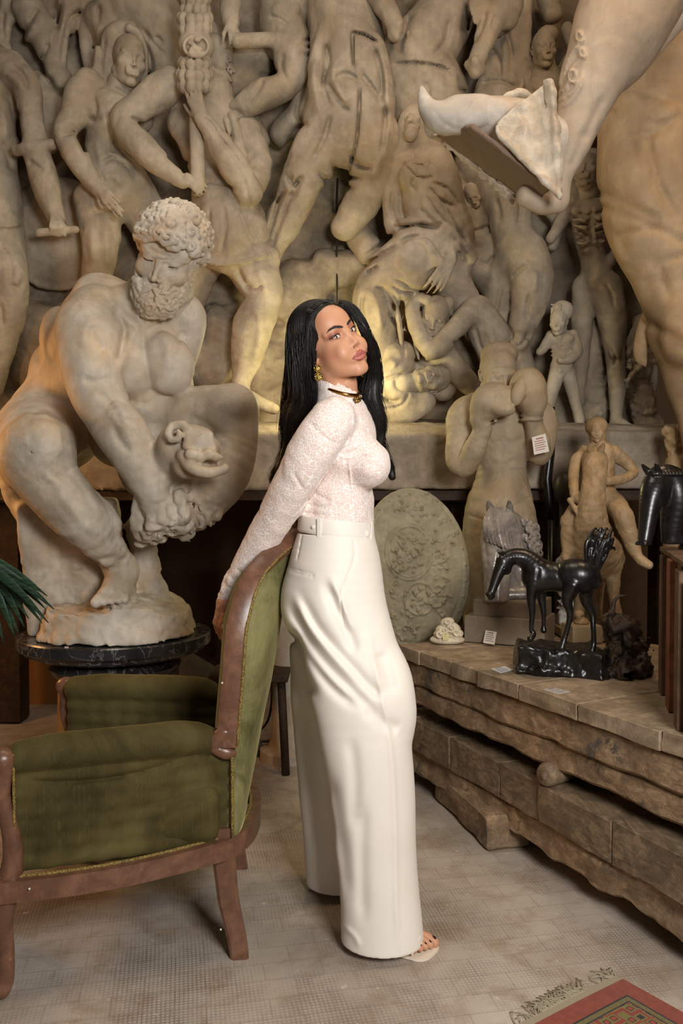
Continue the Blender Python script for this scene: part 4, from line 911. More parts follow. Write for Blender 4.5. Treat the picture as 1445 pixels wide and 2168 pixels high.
def f_nude():
    S = Fig(H0)
    S.c([(1000, 350, .14, 40), (1040, 390, .16, 40), (1075, 440, .22, 44), (1085, 500, .24, 42), (1105, 540, .24, 48)], .04)
    S.c([(1110, 540, .26, 48), (1125, 590, .28, 46), (1118, 650, .28, 36), (1098, 715, .28, 26), (1100, 760, .26, 28), (1118, 810, .24, 20), (1130, 850, .22, 16)], .03)
    S.c([(1080, 560, .16, 44), (1055, 640, .14, 36), (1050, 720, .14, 26), (1040, 800, .14, 22)], .04)
    S.b(1098, 722, .34, 20, 22, 18, .015); S.b(1060, 380, .22, 22, 24, 20, .02)
    S.c([(1110, 400, .18, 28), (1150, 430, .16, 20), (1180, 470, .14, 15), (1170, 520, .12, 12)], .02)
    S.c([(960, 400, .10, 30), (1000, 470, .10, 34), (1000, 540, .08, 30), (1040, 590, .08, 36)], .05)
    f = S.hd(1000, 420, .20, .0065, (-.3, -.8, -.5), 20)
    S.c([(1005, 500, .12, 26), (1030, 530, .12, 24), (1010, 570, .12, 28)], .03)
    S.c([(1060, 420, .28, 8), (1064, 446, .3, 9), (1062, 428, .3, 10)], .01)
    S.done('standing_nude_figure', 'standing nude seen from the side')
def f_thin():
    S = Fig(.0075); k = .0079
    R = basis((-.12, -.99, .0)) @ rot(y=2); S.c([(1264, 592, .26, 33), (1254, 545, .26, 27), (1250, 500, .27, 34), (1248, 455, .27, 40)], .03); S.b(1228, 448, .32, 22, 14, 14, .01); S.b(1270, 446, .32, 22, 14, 14, .01)
    for s_ in (-1, 1): S.b(1250+s_*38, 428, .27, 16, 16, 20, .015)
    for i in range(5): S.c([(1214+i*2, 466+i*12, .33, 3.6), (1232, 468+i*12, .36, 3.6), (1246, 476+i*9, .37, 3)], .006); S.c([(1288-i*2, 462+i*12, .33, 3.6), (1270, 466+i*12, .36, 3.6), (1256, 474+i*9, .37, 3)], .006)
    S.c([(1255, 415, .28, 15), (1250, 385, .3, 14)], .01)
    S.hd(1236, 352, .36, .0088, (-.45, -.88, .12), 3, old=.8)
    S.b(1252, 332, .28, 22, 18, 20, .01)
    S.c([(1215, 430, .26, 18), (1190, 465, .24, 14), (1165, 505, .22, 11)], .015)
    S.c([(1292, 430, .26, 17), (1310, 480, .26, 14), (1300, 540, .28, 12), (1262, 590, .32, 9)], .015)
    S.c([(1282, 610, .26, 34), (1296, 680, .28, 30), (1300, 740, .28, 22), (1306, 800, .26, 20), (1304, 860, .26, 14), (1304, 885, .26, 13)], .02)
    S.b(1301, 745, .33, 14, 16, 12, .012)
    S.c([(1240, 610, .2, 30), (1232, 690, .18, 22), (1228, 760, .18, 18), (1224, 850, .18, 12)], .03)
    fo = Fr(RP(1304, 885, .27), basis((.55, -.8, -.15)), .0060); foot(S, fo, -1)
    S.done('thin_man_figure', 'thin old man with bare ribs')
def f_boy():
    S = Fig(.0065); k = .0037
    R = basis((-.25, -.96, 0)); f = Fr(RP(1188, 775, .30), R, k); torso(S, f)
    S.hd(1178, 680, .37, .0062, (-.45, -.88, -.10), 0)
    S.b(1190, 658, .32, 23, 22, 20, .01)
    for i in range(16): curl(S, RP(1168+(i % 6)*8, 645+(i//6)*9, .37-.02*abs((i % 6)-2)), (0, -1, .4), .008, .0045, 1, .002, i)
    S.c([(1214, 715, .30, 12), (1222, 745, .32, 11), (1206, 760, .35, 10), (1188, 762, .37, 8)], .01)
    S.c([(1165, 715, .30, 12), (1150, 738, .30, 10), (1142, 745, .30, 9)], .01)
    S.c([(1178, 790, .30, 17), (1168, 830, .31, 14), (1160, 870, .30, 11), (1158, 892, .30, 11)], .012)
    S.c([(1200, 790, .28, 17), (1212, 830, .28, 14), (1222, 870, .28, 11), (1226, 892, .28, 11)], .012)
    S.done('boy_figure', 'small curly-headed boy', nz=.002)
def f_warrior():
    S = Fig(H0); 
    S.c([(1150, 180, .2, 42), (1148, 220, .2, 46), (1150, 260, .18, 44)], .04); S.b(1135, 178, .26, 24, 20, 18, .012); S.b(1168, 176, .26, 24, 20, 18, .012)
    S.hd(1158, 98, .34, .0084, (.1, -.98, -.15), 2); S.b(1158, 76, .28, 24, 20, 26, .008)
    S.c([(1158, 120, .26, 14), (1156, 145, .24, 18)], .02)
    S.c([(1118, 160, .2, 20), (1105, 110, .22, 18), (1108, 50, .22, 16), (1112, -20, .2, 16)], .02)
    S.c([(1190, 160, .2, 20), (1215, 110, .2, 16), (1200, 60, .2, 13)], .02)
    # torso beside him
    S.c([(1050, 30, .12, 44), (1070, 90, .16, 44), (1062, 150, .16, 42), (1050, 210, .18, 46), (1060, 270, .16, 50)], .04)
    S.c([(1016, 176, .36, 5), (1058, 172, .375, 5), (1096, 188, .34, 5)], .006, 's')
    S.b(1040, 80, .22, 24, 28, 22, .02)
    S.c([(1160, 0, .2, 24), (1170, 30, .22, 20)], .02); S.c([(1020, 260, .1, 50), (1000, 330, .1, 40)], .05); S.c([(1220, 250, .1, 40), (1200, 330, .1, 40), (1210, 420, .1, 34)], .05)
    S.done('helmeted_warrior_figure', 'helmeted warrior with a raised arm')
def f_rough():  # rough clay beast head and drapery at the right end
    S = Fig(.009)
    S.c([(1360, 690, .2, 26), (1366, 740, .22, 28), (1352, 800, .2, 26), (1362, 860, .2, 30), (1372, 900, .2, 28)], .03)
    for i in range(12): S.c([(1372-(i % 3)*10, 660+i*9, .26, 7), (1350-(i % 3)*10, 700+i*9, .30, 8), (1346-(i % 4)*8, 730+i*8, .28, 5)], .006)
    S.b(1378, 910, .24, 34, 26, 24, .02)
    S.c([(1250, 640, .1, 30), (1245, 760, .1, 34), (1260, 870, .1, 30)], .05)
    S.noise(RP(1370, 800, .25), .5, .010, 30, 3, 'r')
    S.done('rough_drapery', None)
for fn in (f_shield, f_drape_back, f_left, f_hood, f_staff, f_staffobj, f_topmid, f_center, crack, f_horses, f_kneel, f_crouch, f_nude, f_thin, f_boy, f_warrior, f_rough): fn()
# dark timbers carrying the ledge
for i, (xx, ww) in enumerate(((-1.75, .14), (-.2, .12), (.62, .1), (1.08, .12), (1.7, .12))):
    m = MB(); m.box((xx, 4.5, ZL/2-.03), (ww, .14, ZL-.08), bev=.006); o = m.build('timber_post', DARKWOOD, None, loc=(xx, 4.5, 0)); 
    tag(o, 'dark rough timber post standing in the shadow under the relief ledge', 'post', 'posts under the ledge')
m = MB(); m.box((0, 4.42, ZL-.028), (5.6, .42, .05), bev=.004); tag(m.build('shelf_beam', DARKWOOD, None, loc=(0, 4.42, ZL-.05)), 'long dark board under the relief ledge, carried by posts', 'shelf board')

# ------------------------------------------------------------------ the bearded plaster statue on its marble column
PLW = plaster('pale_plaster', lin(208, 198, 182), lin(172, 158, 138), lin(198, 166, 124), .55, .62, 1.0, .35)
PLWR = plaster('rough_pale_plaster', lin(206, 196, 180), lin(170, 154, 134), lin(190, 164, 126), .6, .7, 1.2, .5, crust=.5)
BP = thing('bearded_statue', 'pale plaster statue of a crouching bearded muscular man on a round black marble column', 'statue', at(245, 1337, 3.3))
def P3(x, y, Y, r=None):
    p = at(x, y, Y)
    return p if r is None else (*p, r*Y/F)
def chain3(S, pts, k=.03, **kw): S.chain([P3(*q) for q in pts], k, **kw)
def ball3(S, x, y, Y, rx, ry=None, rd=None, k=.03, op='u', rr=0):
    p = at(x, y, Y); q = Y/F; ry = rx if ry is None else ry; rd = (rx+ry)/2 if rd is None else rd
    S.ell(p, (rx*q, rd*q, ry*q), rot(y=rr), k, op)
def build_bearded():
    S = Sc(.0058)
    # trunk
    chain3(S, [(120, 905, 3.62, 95), (175, 830, 3.50, 100), (235, 760, 3.38, 108), (280, 700, 3.30, 92)], .05)
    ball3(S, 215, 700, 3.34, 92, 100, 85, .05)
    ball3(S, 300, 740, 3.24, 92, 80, 60, .05, rr=15)                   # chest
    ball3(S, 262, 775, 3.15, 74, 62, 38, .015, rr=24); ball3(S, 352, 770, 3.16, 58, 66, 36, .015, rr=-24)
    ball3(S, 300, 850, 3.26, 72, 56, 60, .03); ball3(S, 275, 905, 3.30, 66, 45, 60, .03)
    chain3(S, [(306, 700, 3.08, 5), (306, 760, 3.065, 5), (318, 815, 3.10, 5)], .03, op='s')
    chain3(S, [(290, 690, 3.14, 18), (330, 660, 3.2, 26)], .03)
    chain3(S, [(330, 610, 3.15, 52), (300, 660, 3.25, 60)], .05)        # neck
    ball3(S, 225, 625, 3.32, 62, 42, 60, .04, rr=20)                     # trapezius
    ball3(S, 100, 780, 3.52, 34, 60, 50, .03, rr=15); ball3(S, 128, 720, 3.45, 40, 70, 60, .03)
    # far shoulder and arm stump
    chain3(S, [(360, 660, 3.3, 50), (392, 672, 3.28, 44), (385, 730, 3.33, 40), (365, 790, 3.38, 38)], .03)
    chain3(S, [(385, 780, 3.42, 20), (395, 830, 3.44, 18), (420, 870, 3.48, 14)], .02)
    # near arm
    chain3(S, [(205, 665, 3.16, 62), (190, 705, 3.10, 68), (192, 770, 3.06, 64), (206, 830, 3.04, 58), (228, 872, 3.02, 54), (262, 925, 2.98, 54), (300, 990, 2.95, 46), (325, 1045, 2.96, 38), (330, 1090, 3.0, 36)], .035)
    ball3(S, 165, 705, 3.10, 46, 62, 40, .03); ball3(S, 196, 800, 3.0, 42, 58, 30, .02, rr=-8); ball3(S, 272, 900, 2.93, 34, 60, 26, .025, rr=-35)
    ball3(S, 240, 905, 2.97, 30, 50, 30, .03, rr=-30)
    # hand gripping the broken shin
    for i in range(4):
        chain3(S, [(318+i*20, 1075-i*8, 2.96, 17), (322+i*22, 1112-i*8, 2.95, 16), (312+i*22, 1138-i*6, 3.0, 14)], .008)
    chain3(S, [(300, 1060, 2.98, 20), (292, 1105, 2.99, 18), (302, 1135, 3.02, 15)], .01)
    # near leg: hip, knee, shin, ankle
    chain3(S, [(105, 890, 3.55, 85), (75, 930, 3.30, 88), (78, 960, 3.05, 78)], .05)
    ball3(S, 82, 945, 3.0, 66, 72, 56, .04); ball3(S, 92, 935, 2.94, 38, 42, 26, .03); ball3(S, 40, 960, 3.12, 42, 80, 60, .03)
    chain3(S, [(84, 990, 3.05, 68), (125, 1045, 3.04, 64), (175, 1100, 3.04, 54), (215, 1145, 3.10, 44), (246, 1180, 3.16, 33), (258, 1202, 3.20, 29)], .03)
    chain3(S, [(60, 1000, 3.3, 62), (70, 1060, 3.3, 50), (120, 1095, 3.25, 40)], .03)
    ball3(S, 150, 1050, 3.0, 30, 76, 26, .02, rr=-38); ball3(S, 215, 1085, 3.08, 26, 60, 26, .02, rr=-38)
    chain3(S, [(110, 1010, 2.945, 10), (170, 1080, 2.965, 8), (215, 1135, 3.02, 5)], .02)
    # far leg: thigh to the knee, shin folding back down, broken off
    chain3(S, [(250, 930, 3.45, 60), (330, 905, 3.36, 60), (420, 880, 3.24, 62), (492, 868, 3.14, 52)], .04)
    chain3(S, [(492, 868, 3.14, 52), (498, 930, 3.12, 48), (470, 995, 3.10, 62), (425, 1050, 3.08, 62), (385, 1095, 3.08, 45)], .03)
    chain3(S, [(400, 960, 3.2, 62), (380, 1040, 3.14, 70), (340, 1100, 3.10, 44)], .04)
    ball3(S, 330, 980, 3.3, 80, 90, 60, .04)
    ball3(S, 500, 860, 3.10, 40, 34, 34, .02)
    # broken edge
    for i in range(10):
        t = i/9; x = 300+t*150; y = 1150-t*60-8*math.sin(i*2.1)
        ball3(S, x, y, 3.05+.03*math.sin(i*3), 16+5*math.sin(i*4), 13, 16, .01)
    ball3(S, 445, 1082, 3.04, 26, 24, 24, .01)
    # severed forearm with its rolled cuff
    chain3(S, [(340, 1010, 3.05, 52), (362, 975, 2.97, 47), (376, 945, 2.90, 44)], .02)
    ball3(S, 388, 938, 2.90, 50, 42, 44, .02); ball3(S, 420, 950, 2.88, 52, 42, 44, .015, rr=15)
    curl(S, at(376, 922, 2.815), (-.1, -1, .25), .050, .017, 1.25, .006, 2.6, .5)
    for i in range(6):   # folded drapery ridges
        chain3(S, [(388+i*10, 903+abs(i-2)*2, 2.83, 7), (398+i*10, 922, 2.80, 8), (400+i*11, 948+i*2, 2.80, 8)], .005)
    for i in range(4): ball3(S, 404+i*19, 962+6*(i % 2), 2.78, 14, 13, 12, .005)
    chain3(S, [(385, 962, 2.82, 12), (404, 988, 2.79, 14), (440, 1000, 2.78, 13), (474, 992, 2.79, 12)], .008)
    chain3(S, [(395, 985, 2.86, 30), (440, 990, 2.86, 22)], .02)
    # support rock and base
    S.box(at(160, 1200, 3.38), (.185, .17, .26), rot(z=14, y=-5), .02, .04); S.box(at(118, 1150, 3.48), (.10, .13, .20), rot(y=-8), .02, .03)
    chain3(S, [(300, 1120, 3.35, 34), (308, 1210, 3.34, 30), (322, 1275, 3.34, 42)], .04)
    zt = BP.location[2]
    def base(X, Y, Z):
        x = (X-(at(252, 1300, 3.25)[0]))/.283; y = (Y-3.26)/.30
        r = (np.abs(x)**2.6+np.abs(y)**2.6)**(1/2.6)
        top = zt+.125-.055*np.clip(x-.1, 0, 2)**2+.03*np.exp(-((x-.35)/.3)**2)-.02*np.clip(-x-.5, 0, 1)-.03*np.clip(-y-.3, 0, 1)
        return np.maximum(np.maximum((r-1)*.26+(Z-zt)*.25, Z-top), zt+.002-Z)
    S.fn((-1.25, 2.95, zt-.0), (-.45, 3.6, zt+.17), base, .02)
    S.noise(at(230, 1230, 3.3), .75, .008, 16, 3)
    S.noise(at(240, 1310, 3.20), .40, .008, 20, 4, 'r')
    chain3(S, [(252, 1192, 3.18, 31), (258, 1212, 3.20, 29)], .01)
    fF = Fr(at(258, 1208, 3.20), basis((.06, -1.0, .0)), .0140); foot(S, fF, 1, .25)
    S.noise(at(385, 1110, 3.05), .20, .014, 30, 3, 'r')
    S.noise(at(80, 935, 3.0), .16, .005, 40, 3)
    S.ell(at(70, 957, 2.92), (.008, .02, .006), None, .004, 's')
    S.carve([[(190, 690), (200, 720), (230, 745)], [(240, 648), (262, 690), (266, 730)], [(175, 800), (200, 808), (236, 800)], [(262, 700), (256, 740), (244, 770)], [(300, 665), (306, 740), (312, 780), (318, 830)], [(268, 650), (290, 672), (306, 690)], [(352, 672), (330, 690), (310, 700)], [(205, 830), (230, 850), (262, 900)], [(148, 1000), (176, 1040), (200, 1090)], [(240, 838), (262, 852), (290, 850)], [(330, 842), (312, 856), (296, 850)], [(110, 690), (100, 730), (112, 770)], [(390, 700), (376, 720), (368, 750)], [(400, 880), (440, 900), (480, 930)], [(452, 920), (466, 950), (462, 990)], [(100, 1000), (130, 1010), (152, 992)], [(60, 880), (100, 870), (140, 900)], [(240, 900), (252, 930), (276, 960)], [(212, 1185), (240, 1180), (268, 1188)]], 7, .008, 'g', (2.7, 3.8))
    S.carve([[(200, 670), (180, 700), (176, 740)], [(236, 860), (262, 900), (284, 950)], [(120, 1040), (160, 1090), (210, 1135)], [(282, 700), (270, 740), (250, 790)], [(340, 700), (356, 740), (356, 790)], [(256, 660), (276, 690)]], 11, -.008, 'g', (2.7, 3.8))
    cut = np.array([[-3, 2, zt+.0005], [2, 4.5, 4]]);
    return S.build('body', PLW, BP, 2, clip=cut)
BODYB = build_bearded()
RUST = N('rusty_iron').set(lin(74, 56, 44), .8)
m = MB(); m.tube([at(414, 1052, 2.99), at(408, 1075, 2.985), at(400, 1096, 3.0)], [.006, .005, .006], 8); m.tube([at(414, 1054, 2.99), at(422, 1080, 2.99), at(436, 1092, 3.0)], .0025, 6); m.build('iron_rod', RUST, BP, True)
def bearded_head(parent, mat, O, R, k, h, seed=3):
    f = Fr(O, R, k); S = Sc(h); u = k; head(S, f, ears=False, old=1.0); rr = np.random.default_rng(seed)
    S.cap(f(0, -2, -3), f(0, -4, -14), 6.5*u, 6.8*u, 2*u)
    for s in (1, -1):   # frown and cheek folds
        S.chain([(*f(s*.7, 8.7, 2.4), .4*u), (*f(s*2.4, 8.2, 1.9), .55*u), (*f(s*4.6, 6.6, 2.2), .4*u)], .5*u)
        S.chain([(*f(s*1.6, 8.8, -3.6), .4*u), (*f(s*2.9, 7.7, -5.2), .5*u)], .6*u)
        S.ell(f(s*3.05, 7.55, -.35), (1.35*u, .75*u, .28*u), R, .15*u, 's')
    # hair mass
    S.ell(f(0, -.8, 4.6), (7.3*u, 8.6*u, 7.2*u), R, .6*u)
    S.ell(f(0, 9.5, 3.4), (5.6*u, 3.6*u, 2.4*u), R, .5*u, 's')
    C_ = lambda a, b, r1, r2: S.cap(f(a), f(b), r1*u, r2*u, 1*u)
    C_((-4.2, 5.6, 3.4), (4.2, 5.6, 3.4), 2.2, 2.2)
    hairc = f(0, -1.2, 4.6)
    n = 0
    while n < 130:
        d = rr.normal(size=3); d /= np.linalg.norm(d)
        if d[2] < -.45 or (d[1] > .55 and d[2] < .34): continue
        p = np.array([d[0]*7.6, -.7+d[1]*9.1, 4.4+d[2]*8.0])
        if d[1] > .2: p[2] += .3
        curl(S, f(p), R@np.array([d[0], d[1]+.1, d[2]*.9]), rr.uniform(1.5, 2.4)*u, rr.uniform(.75, 1.05)*u, rr.uniform(.8, 1.3), .25*u, rr.uniform(0, 6), .75); n += 1
    # fringe of big curls over the forehead
    for x in np.linspace(-6, 6, 8): curl(S, f(x, 9.0-abs(x)*.42, 6.6-abs(x)*.16), R@np.array([x*.08, 1, .3]), rr.uniform(1.7, 2.2)*u, .95*u, 1.3, .2*u, rr.uniform(0, 6), .8)
    for x in np.linspace(-5, 5, 6): curl(S, f(x, 7.6-abs(x)*.42, 9.0-abs(x)*.16), R@np.array([x*.08, 1, .6]), rr.uniform(1.7, 2.2)*u, .95*u, 1.3, .2*u, rr.uniform(0, 6), .8)
    # beard
    S.ell(f(0, 5.0, -8.4), (5.5*u, 4.4*u, 4.8*u), R, .8*u); S.ell(f(0, 6.2, -10.8), (3.6*u, 3.2*u, 3.0*u), R, .8*u)
    for i in range(80):
        a = rr.uniform(-1.25, 1.25); z = rr.uniform(-12.9, -5.8); w_ = 5.8*math.sqrt(max(.05, 1-((z+7.5)/6.6)**2))
        p = np.array([math.sin(a)*w_, 4.6+math.cos(a)*(w_*.85), z])
        if abs(p[0]) < 2.0 and z > -8.3: continue
        curl(S, f(p), R@np.array([math.sin(a), math.cos(a), -.2]), rr.uniform(1.0, 1.8)*u, rr.uniform(.55, .8)*u, rr.uniform(.7, 1.2), .18*u, rr.uniform(0, 6), .6)
    for s in (1, -1):
        for dz in (0, .55, 1.1):
            S.chain([(*f(s*.35, 9.9, -5.7-dz*.3), .42*u), (*f(s*1.5, 9.9, -6.1-dz), .5*u), (*f(s*2.7, 9.2, -7.4-dz), .48*u), (*f(s*3.4, 8.4, -9.0-dz), .4*u), (*f(s*2.6, 8.6, -9.6-dz), .3*u)], .12*u)
        for j in range(7): [curl(S, f(s*(6.2-.1*j), y_+.35*j*(j > 2), 3.0-1.8*j), R@np.array([s, .25, 0]), rr.uniform(1.2, 1.8)*u, .75*u, 1.2, .2*u, rr.uniform(0, 6)) for y_ in (2.4, -.2)]
    S.noise(f(0, 0, 0), 22*u, .16*u, .5/u, 3)
    return S.build('head', mat, parent, 1)
BHR = basis((-.13, -.90, -.36)) @ rot(y=-20)
bearded_head(BP, PLW, at(338, 556, 3.02)-BHR@np.array([0, .0082*14.5, 0]), BHR, .0148, .0026)
# the column
def marble_mat():
    n = N('black_veined_marble'); c = n.coord((1, 1, .6)); v = n.noise(c, 9, 8, .6, 2.2)
    vv = n.ramp(n.math('ABSOLUTE', n.math('SUBTRACT', v, .5)), [(0, 1), (.025, 0)])
    col = n.mix(n.ramp(n.noise(c, 5, 5, .6), [(.3, 0), (.7, 1)]), lin(26, 25, 26), lin(60, 58, 58)); col = n.mix(n.math('MULTIPLY', vv, .5), col, lin(150, 146, 142))
    n.set(col, .22); n.b.inputs['Specular IOR Level'].default_value = .5; return n.m
MARB = marble_mat()
SHM = plaster('tan_stone_shaft', lin(190, 164, 132), lin(160, 132, 100), lin(176, 138, 96), .4, .5)
p0 = at(245, 1337, 3.3); zt = p0[2]
CT = thing('marble_column', 'round column with a black veined marble top under the bearded statue', 'column', (p0[0], 3.3, 0))
r0 = .365
m = MB(); m.lathe((p0[0], 3.3, zt), [(.02, -.16), (.225, -.16), (.238, -.15), (.25, -.125), (.235, -.105), (.215, -.095), (.215, -.085), (.31, -.075), (.34, -.062), (.345, -.05), (r0-.006, -.046), (r0, -.04), (r0, -.005), (r0-.005, 0), (.02, 0)], 96)
m.build('marble_top', MARB, CT, True, ang=40)
m = MB(); m.lathe((p0[0], 3.3, 0), [(.02, 0), (.27, 0), (.27, .05), (.24, .07), (.225, .10), (.215, zt-.162), (.02, zt-.162)], 64); m.build('shaft', SHM, CT, True, ang=40)
m = MB(); m.box(at(141, 1372.5, 2.965)+np.array([0, -.0, 0]), (.013, .004, .012)); m.build('sticker', flatmat0('paper_label', lin(200, 180, 160), .8) if 'flatmat0' in globals() else PLW, CT)

# ------------------------------------------------------------------ colossal equestrian statue, cut by the frame
PLH = plaster('tan_plaster', lin(198, 172, 136), lin(166, 138, 104), lin(186, 144, 96), .5, .6, .7, .35)
PLL = plaster('leg_plaster', lin(200, 182, 160), lin(178, 158, 134), lin(190, 164, 132), .35, .6, .7, .3)
EQ = thing('equestrian_statue', 'colossal plaster rider and horse at the upper right, its foot in a broken stirrup', 'statue', (1.62, 3.75, 0))
def build_horse_body():
    S = Sc(.014)
    S.chain([P3(1500, -120, 3.9, 190), P3(1440, 20, 3.85, 160), P3(1400, 200, 3.75, 125), P3(1385, 350, 3.7, 112), P3(1394, 460, 3.68, 92), P3(1408, 560, 3.68, 74), P3(1425, 660, 3.7, 56), P3(1436, 730, 3.7, 50), P3(1446, 790, 3.72, 42), P3(1458, 860, 3.74, 34), P3(1480, 960, 3.75, 30), (1.60, 3.75, .9, .065), (1.60, 3.75, .35, .06), (1.60, 3.72, .14, .10)], .05, n=10)
    S.cap((1.60, 3.70, .14), (1.60, 3.66, .09), .11, .12, .03)
    S.ell(P3(1448, 690, 3.6), (.10, .10, .16), None, .06); S.ell(P3(1404, 690, 3.75), (.06, .06, .13), rot(y=-14), .05)
    S.ell(P3(1490, 200, 3.62), (.26, .16, .56), rot(y=-6), .008)
    S.ell(P3(1330, 440, 3.66), (.10, .14, .28), rot(y=-10), .08)
    S.carve([[(1.0, 1.0), (1322, 245), (1330, 290), (1344, 335)], [(1.2, .9), (1360, 470), (1392, 560), (1420, 640)], [(1.1, .7), (1300, 420), (1310, 500), (1330, 540)], [(1, .8), (1400, 700), (1420, 726), (1440, 735)], [(1, .6), (1352, 190), (1368, 290), (1394, 390), (1436, 470)]], 8, .016, 'g', (3.2, 4.0))
    for i in range(5): S.chain([P3(1378-i*5, 655+i*14, 3.82, 12), P3(1362-i*2, 700+i*14, 3.84, 14), P3(1350+i*4, 740+i*8, 3.84, 8)], .01)
    S.noise((1.5, 3.7, 2.2), 1.9, .006, 9, 3)
    return S.build('horse_body', PLH, EQ, 1, clip=np.array([[.9, 3.2, 0.001], [2.4, 4.16, 4.2]]))
build_horse_body()
S = Sc(.0062)
S.chain([P3(1400, -130, 3.25, 125), P3(1345, -20, 3.22, 104), P3(1300, 70, 3.20, 88), P3(1256, 165, 3.18, 66), P3(1226, 250, 3.17, 48), P3(1206, 320, 3.17, 34), P3(1188, 372, 3.18, 24), P3(1180, 410, 3.2, 26)], .03, n=14)
S.ell(P3(1330, 60, 3.22), (.14, .14, .24), rot(y=28), .05)
S.chain([P3(1180, 430, 3.20, 22), P3(1150, 428, 3.2, 26), P3(1112, 415, 3.2, 22)], .02)
S.chain([P3(1470, -10, 3.32, 30), P3(1420, 50, 3.34, 26), P3(1385, 100, 3.36, 18), P3(1358, 132, 3.38, 14)], .01)
for c_, r_ in (((1225, 75), 15), ((1232, 110), 13), ((1212, 158), 20)):
    S.carve([[(c_[0]+r_*(1-t/9)*.75*math.cos(t), c_[1]+r_*(1-t/9)*math.sin(t)) for t in np.linspace(0, 7.5, 16)]], 3.0, -.013, 'g', (2.9, 3.3))
S.carve([[(1228, 90), (1210, 110), (1198, 140), (1190, 170)], [(1222, 130), (1205, 150), (1196, 185), (1178, 200)], [(1228, 165), (1215, 190), (1196, 205), (1180, 215)], [(1232, 150), (1228, 185), (1205, 215), (1184, 228)], [(1200, 120), (1188, 150), (1182, 185)]], 3.0, -.012, 'g', (2.9, 3.3))
S.carve([[(1236, 270), (1222, 320), (1206, 355)], [(1280, 200), (1250, 260), (1238, 300)]], 8, .010, 'g', (2.9, 3.4))
S.noise(P3(1280, 150, 3.2), 1.0, .004, 10, 3)
S.build('rider_leg', PLL, EQ, 1)
PLWH = plaster('white_chipped_plaster', lin(222, 216, 206), lin(196, 186, 172), lin(190, 160, 130), .4, .6, 1.2, .35)
S = Sc(.007)
S.chain([P3(1160, 300, 3.18, 52), P3(1110, 262, 3.17, 46), P3(1050, 245, 3.16, 38), P3(985, 243, 3.14, 38), P3(935, 248, 3.13, 34), P3(908, 232, 3.12, 22), P3(897, 208, 3.12, 13), P3(892, 190, 3.12, 8)], .03, n=5)
S.chain([P3(1140, 340, 3.2, 50), P3(1060, 290, 3.18, 40)], .03)
S.carve([[(915, 225), (940, 262), (1000, 276), (1040, 262)]], 4, .006, 'g', (2.9, 3.4)); S.noise(P3(1000, 250, 3.1), .4, .004, 22, 3)
S.build('shoe', PLWH, EQ, 1)
def sheet(S, P, th, k=.01):
    """slab through four corner points, thickness th"""
    P = [np.array(p) for p in P]; c = sum(P)/4; u = (P[1]+P[2]-P[0]-P[3])/2; v = (P[2]+P[3]-P[0]-P[1])/2
    n = np.cross(u, v); n /= np.linalg.norm(n); lo = np.min(P, 0)-th*2; hi = np.max(P, 0)+th*2
    E = []
    for i in range(4):
        a, b = P[i], P[(i+1) % 4]; m = np.cross(b-a, n); m /= np.linalg.norm(m)
        if m@(c-a) > 0: m = -m
        E.append((a, m))
    def f(X, Y, Z):
        d = np.abs((X-c[0])*n[0]+(Y-c[1])*n[1]+(Z-c[2])*n[2])-th/2
        for a, m in E: d = np.maximum(d, (X-a[0])*m[0]+(Y-a[1])*m[1]+(Z-a[2])*m[2])
        return d
    S.fn(lo, hi, f, k)
GRUN = flatmat0('grey_brown_clay', lin(128, 106, 90), .75)
STT = plaster('stained_stirrup', lin(220, 210, 192), lin(196, 180, 156), lin(150, 104, 64), .8, .6, 2.2, .4)
S = Sc(.006); sheet(S, [P3(1000, 262, 3.04), P3(1168, 398, 3.04), P3(1128, 428, 3.30), P3(922, 286, 3.34)], .02)
S.noise(P3(1040, 350, 3.2), .45, .003, 20, 3); S.build('stirrup_tread', GRUN, EQ, 1)
S = Sc(.006); sheet(S, [P3(1048, 262, 3.05), P3(1056, 284, 3.03), P3(1184, 416, 3.03), P3(1166, 164, 3.06)], .022)
sheet(S, [P3(1150, 170, 3.05), P3(1170, 165, 3.02), P3(1190, 330, 3.01), P3(1186, 416, 3.02)], .03)
S.chain([P3(1052, 268, 3.03, 7), P3(1060, 290, 3.02, 7), P3(1120, 352, 3.02, 6), P3(1184, 416, 3.02, 6)], .01)
S.carve([[(1118, 215), (1120, 260), (1128, 290)], [(1140, 190), (1150, 260), (1160, 300)], [(1098, 240), (1105, 270)], [(1168, 200), (1172, 300), (1176, 380)]], 5, -.006, 'g', (2.9, 3.2))
S.noise(P3(1130, 280, 3.05), .4, .005, 24, 3)
S.build('stirrup_side', STT, EQ, 1)
S = Sc(.006); sheet(S, [P3(914, 286, 3.36), P3(930, 282, 3.33), P3(1094, 418, 3.30), P3(1086, 432, 3.34)], .02)
S.chain([P3(1075, 205, 3.3, 8), P3(1100, 195, 3.3, 9), P3(1120, 205, 3.3, 8)], .01); S.chain([P3(1075, 205, 3.3, 8), P3(930, 284, 3.34, 4)], .01)
S.noise(P3(1000, 350, 3.3), .45, .006, 30, 3, 'r'); S.build('stirrup_edge', STT, EQ, 1)

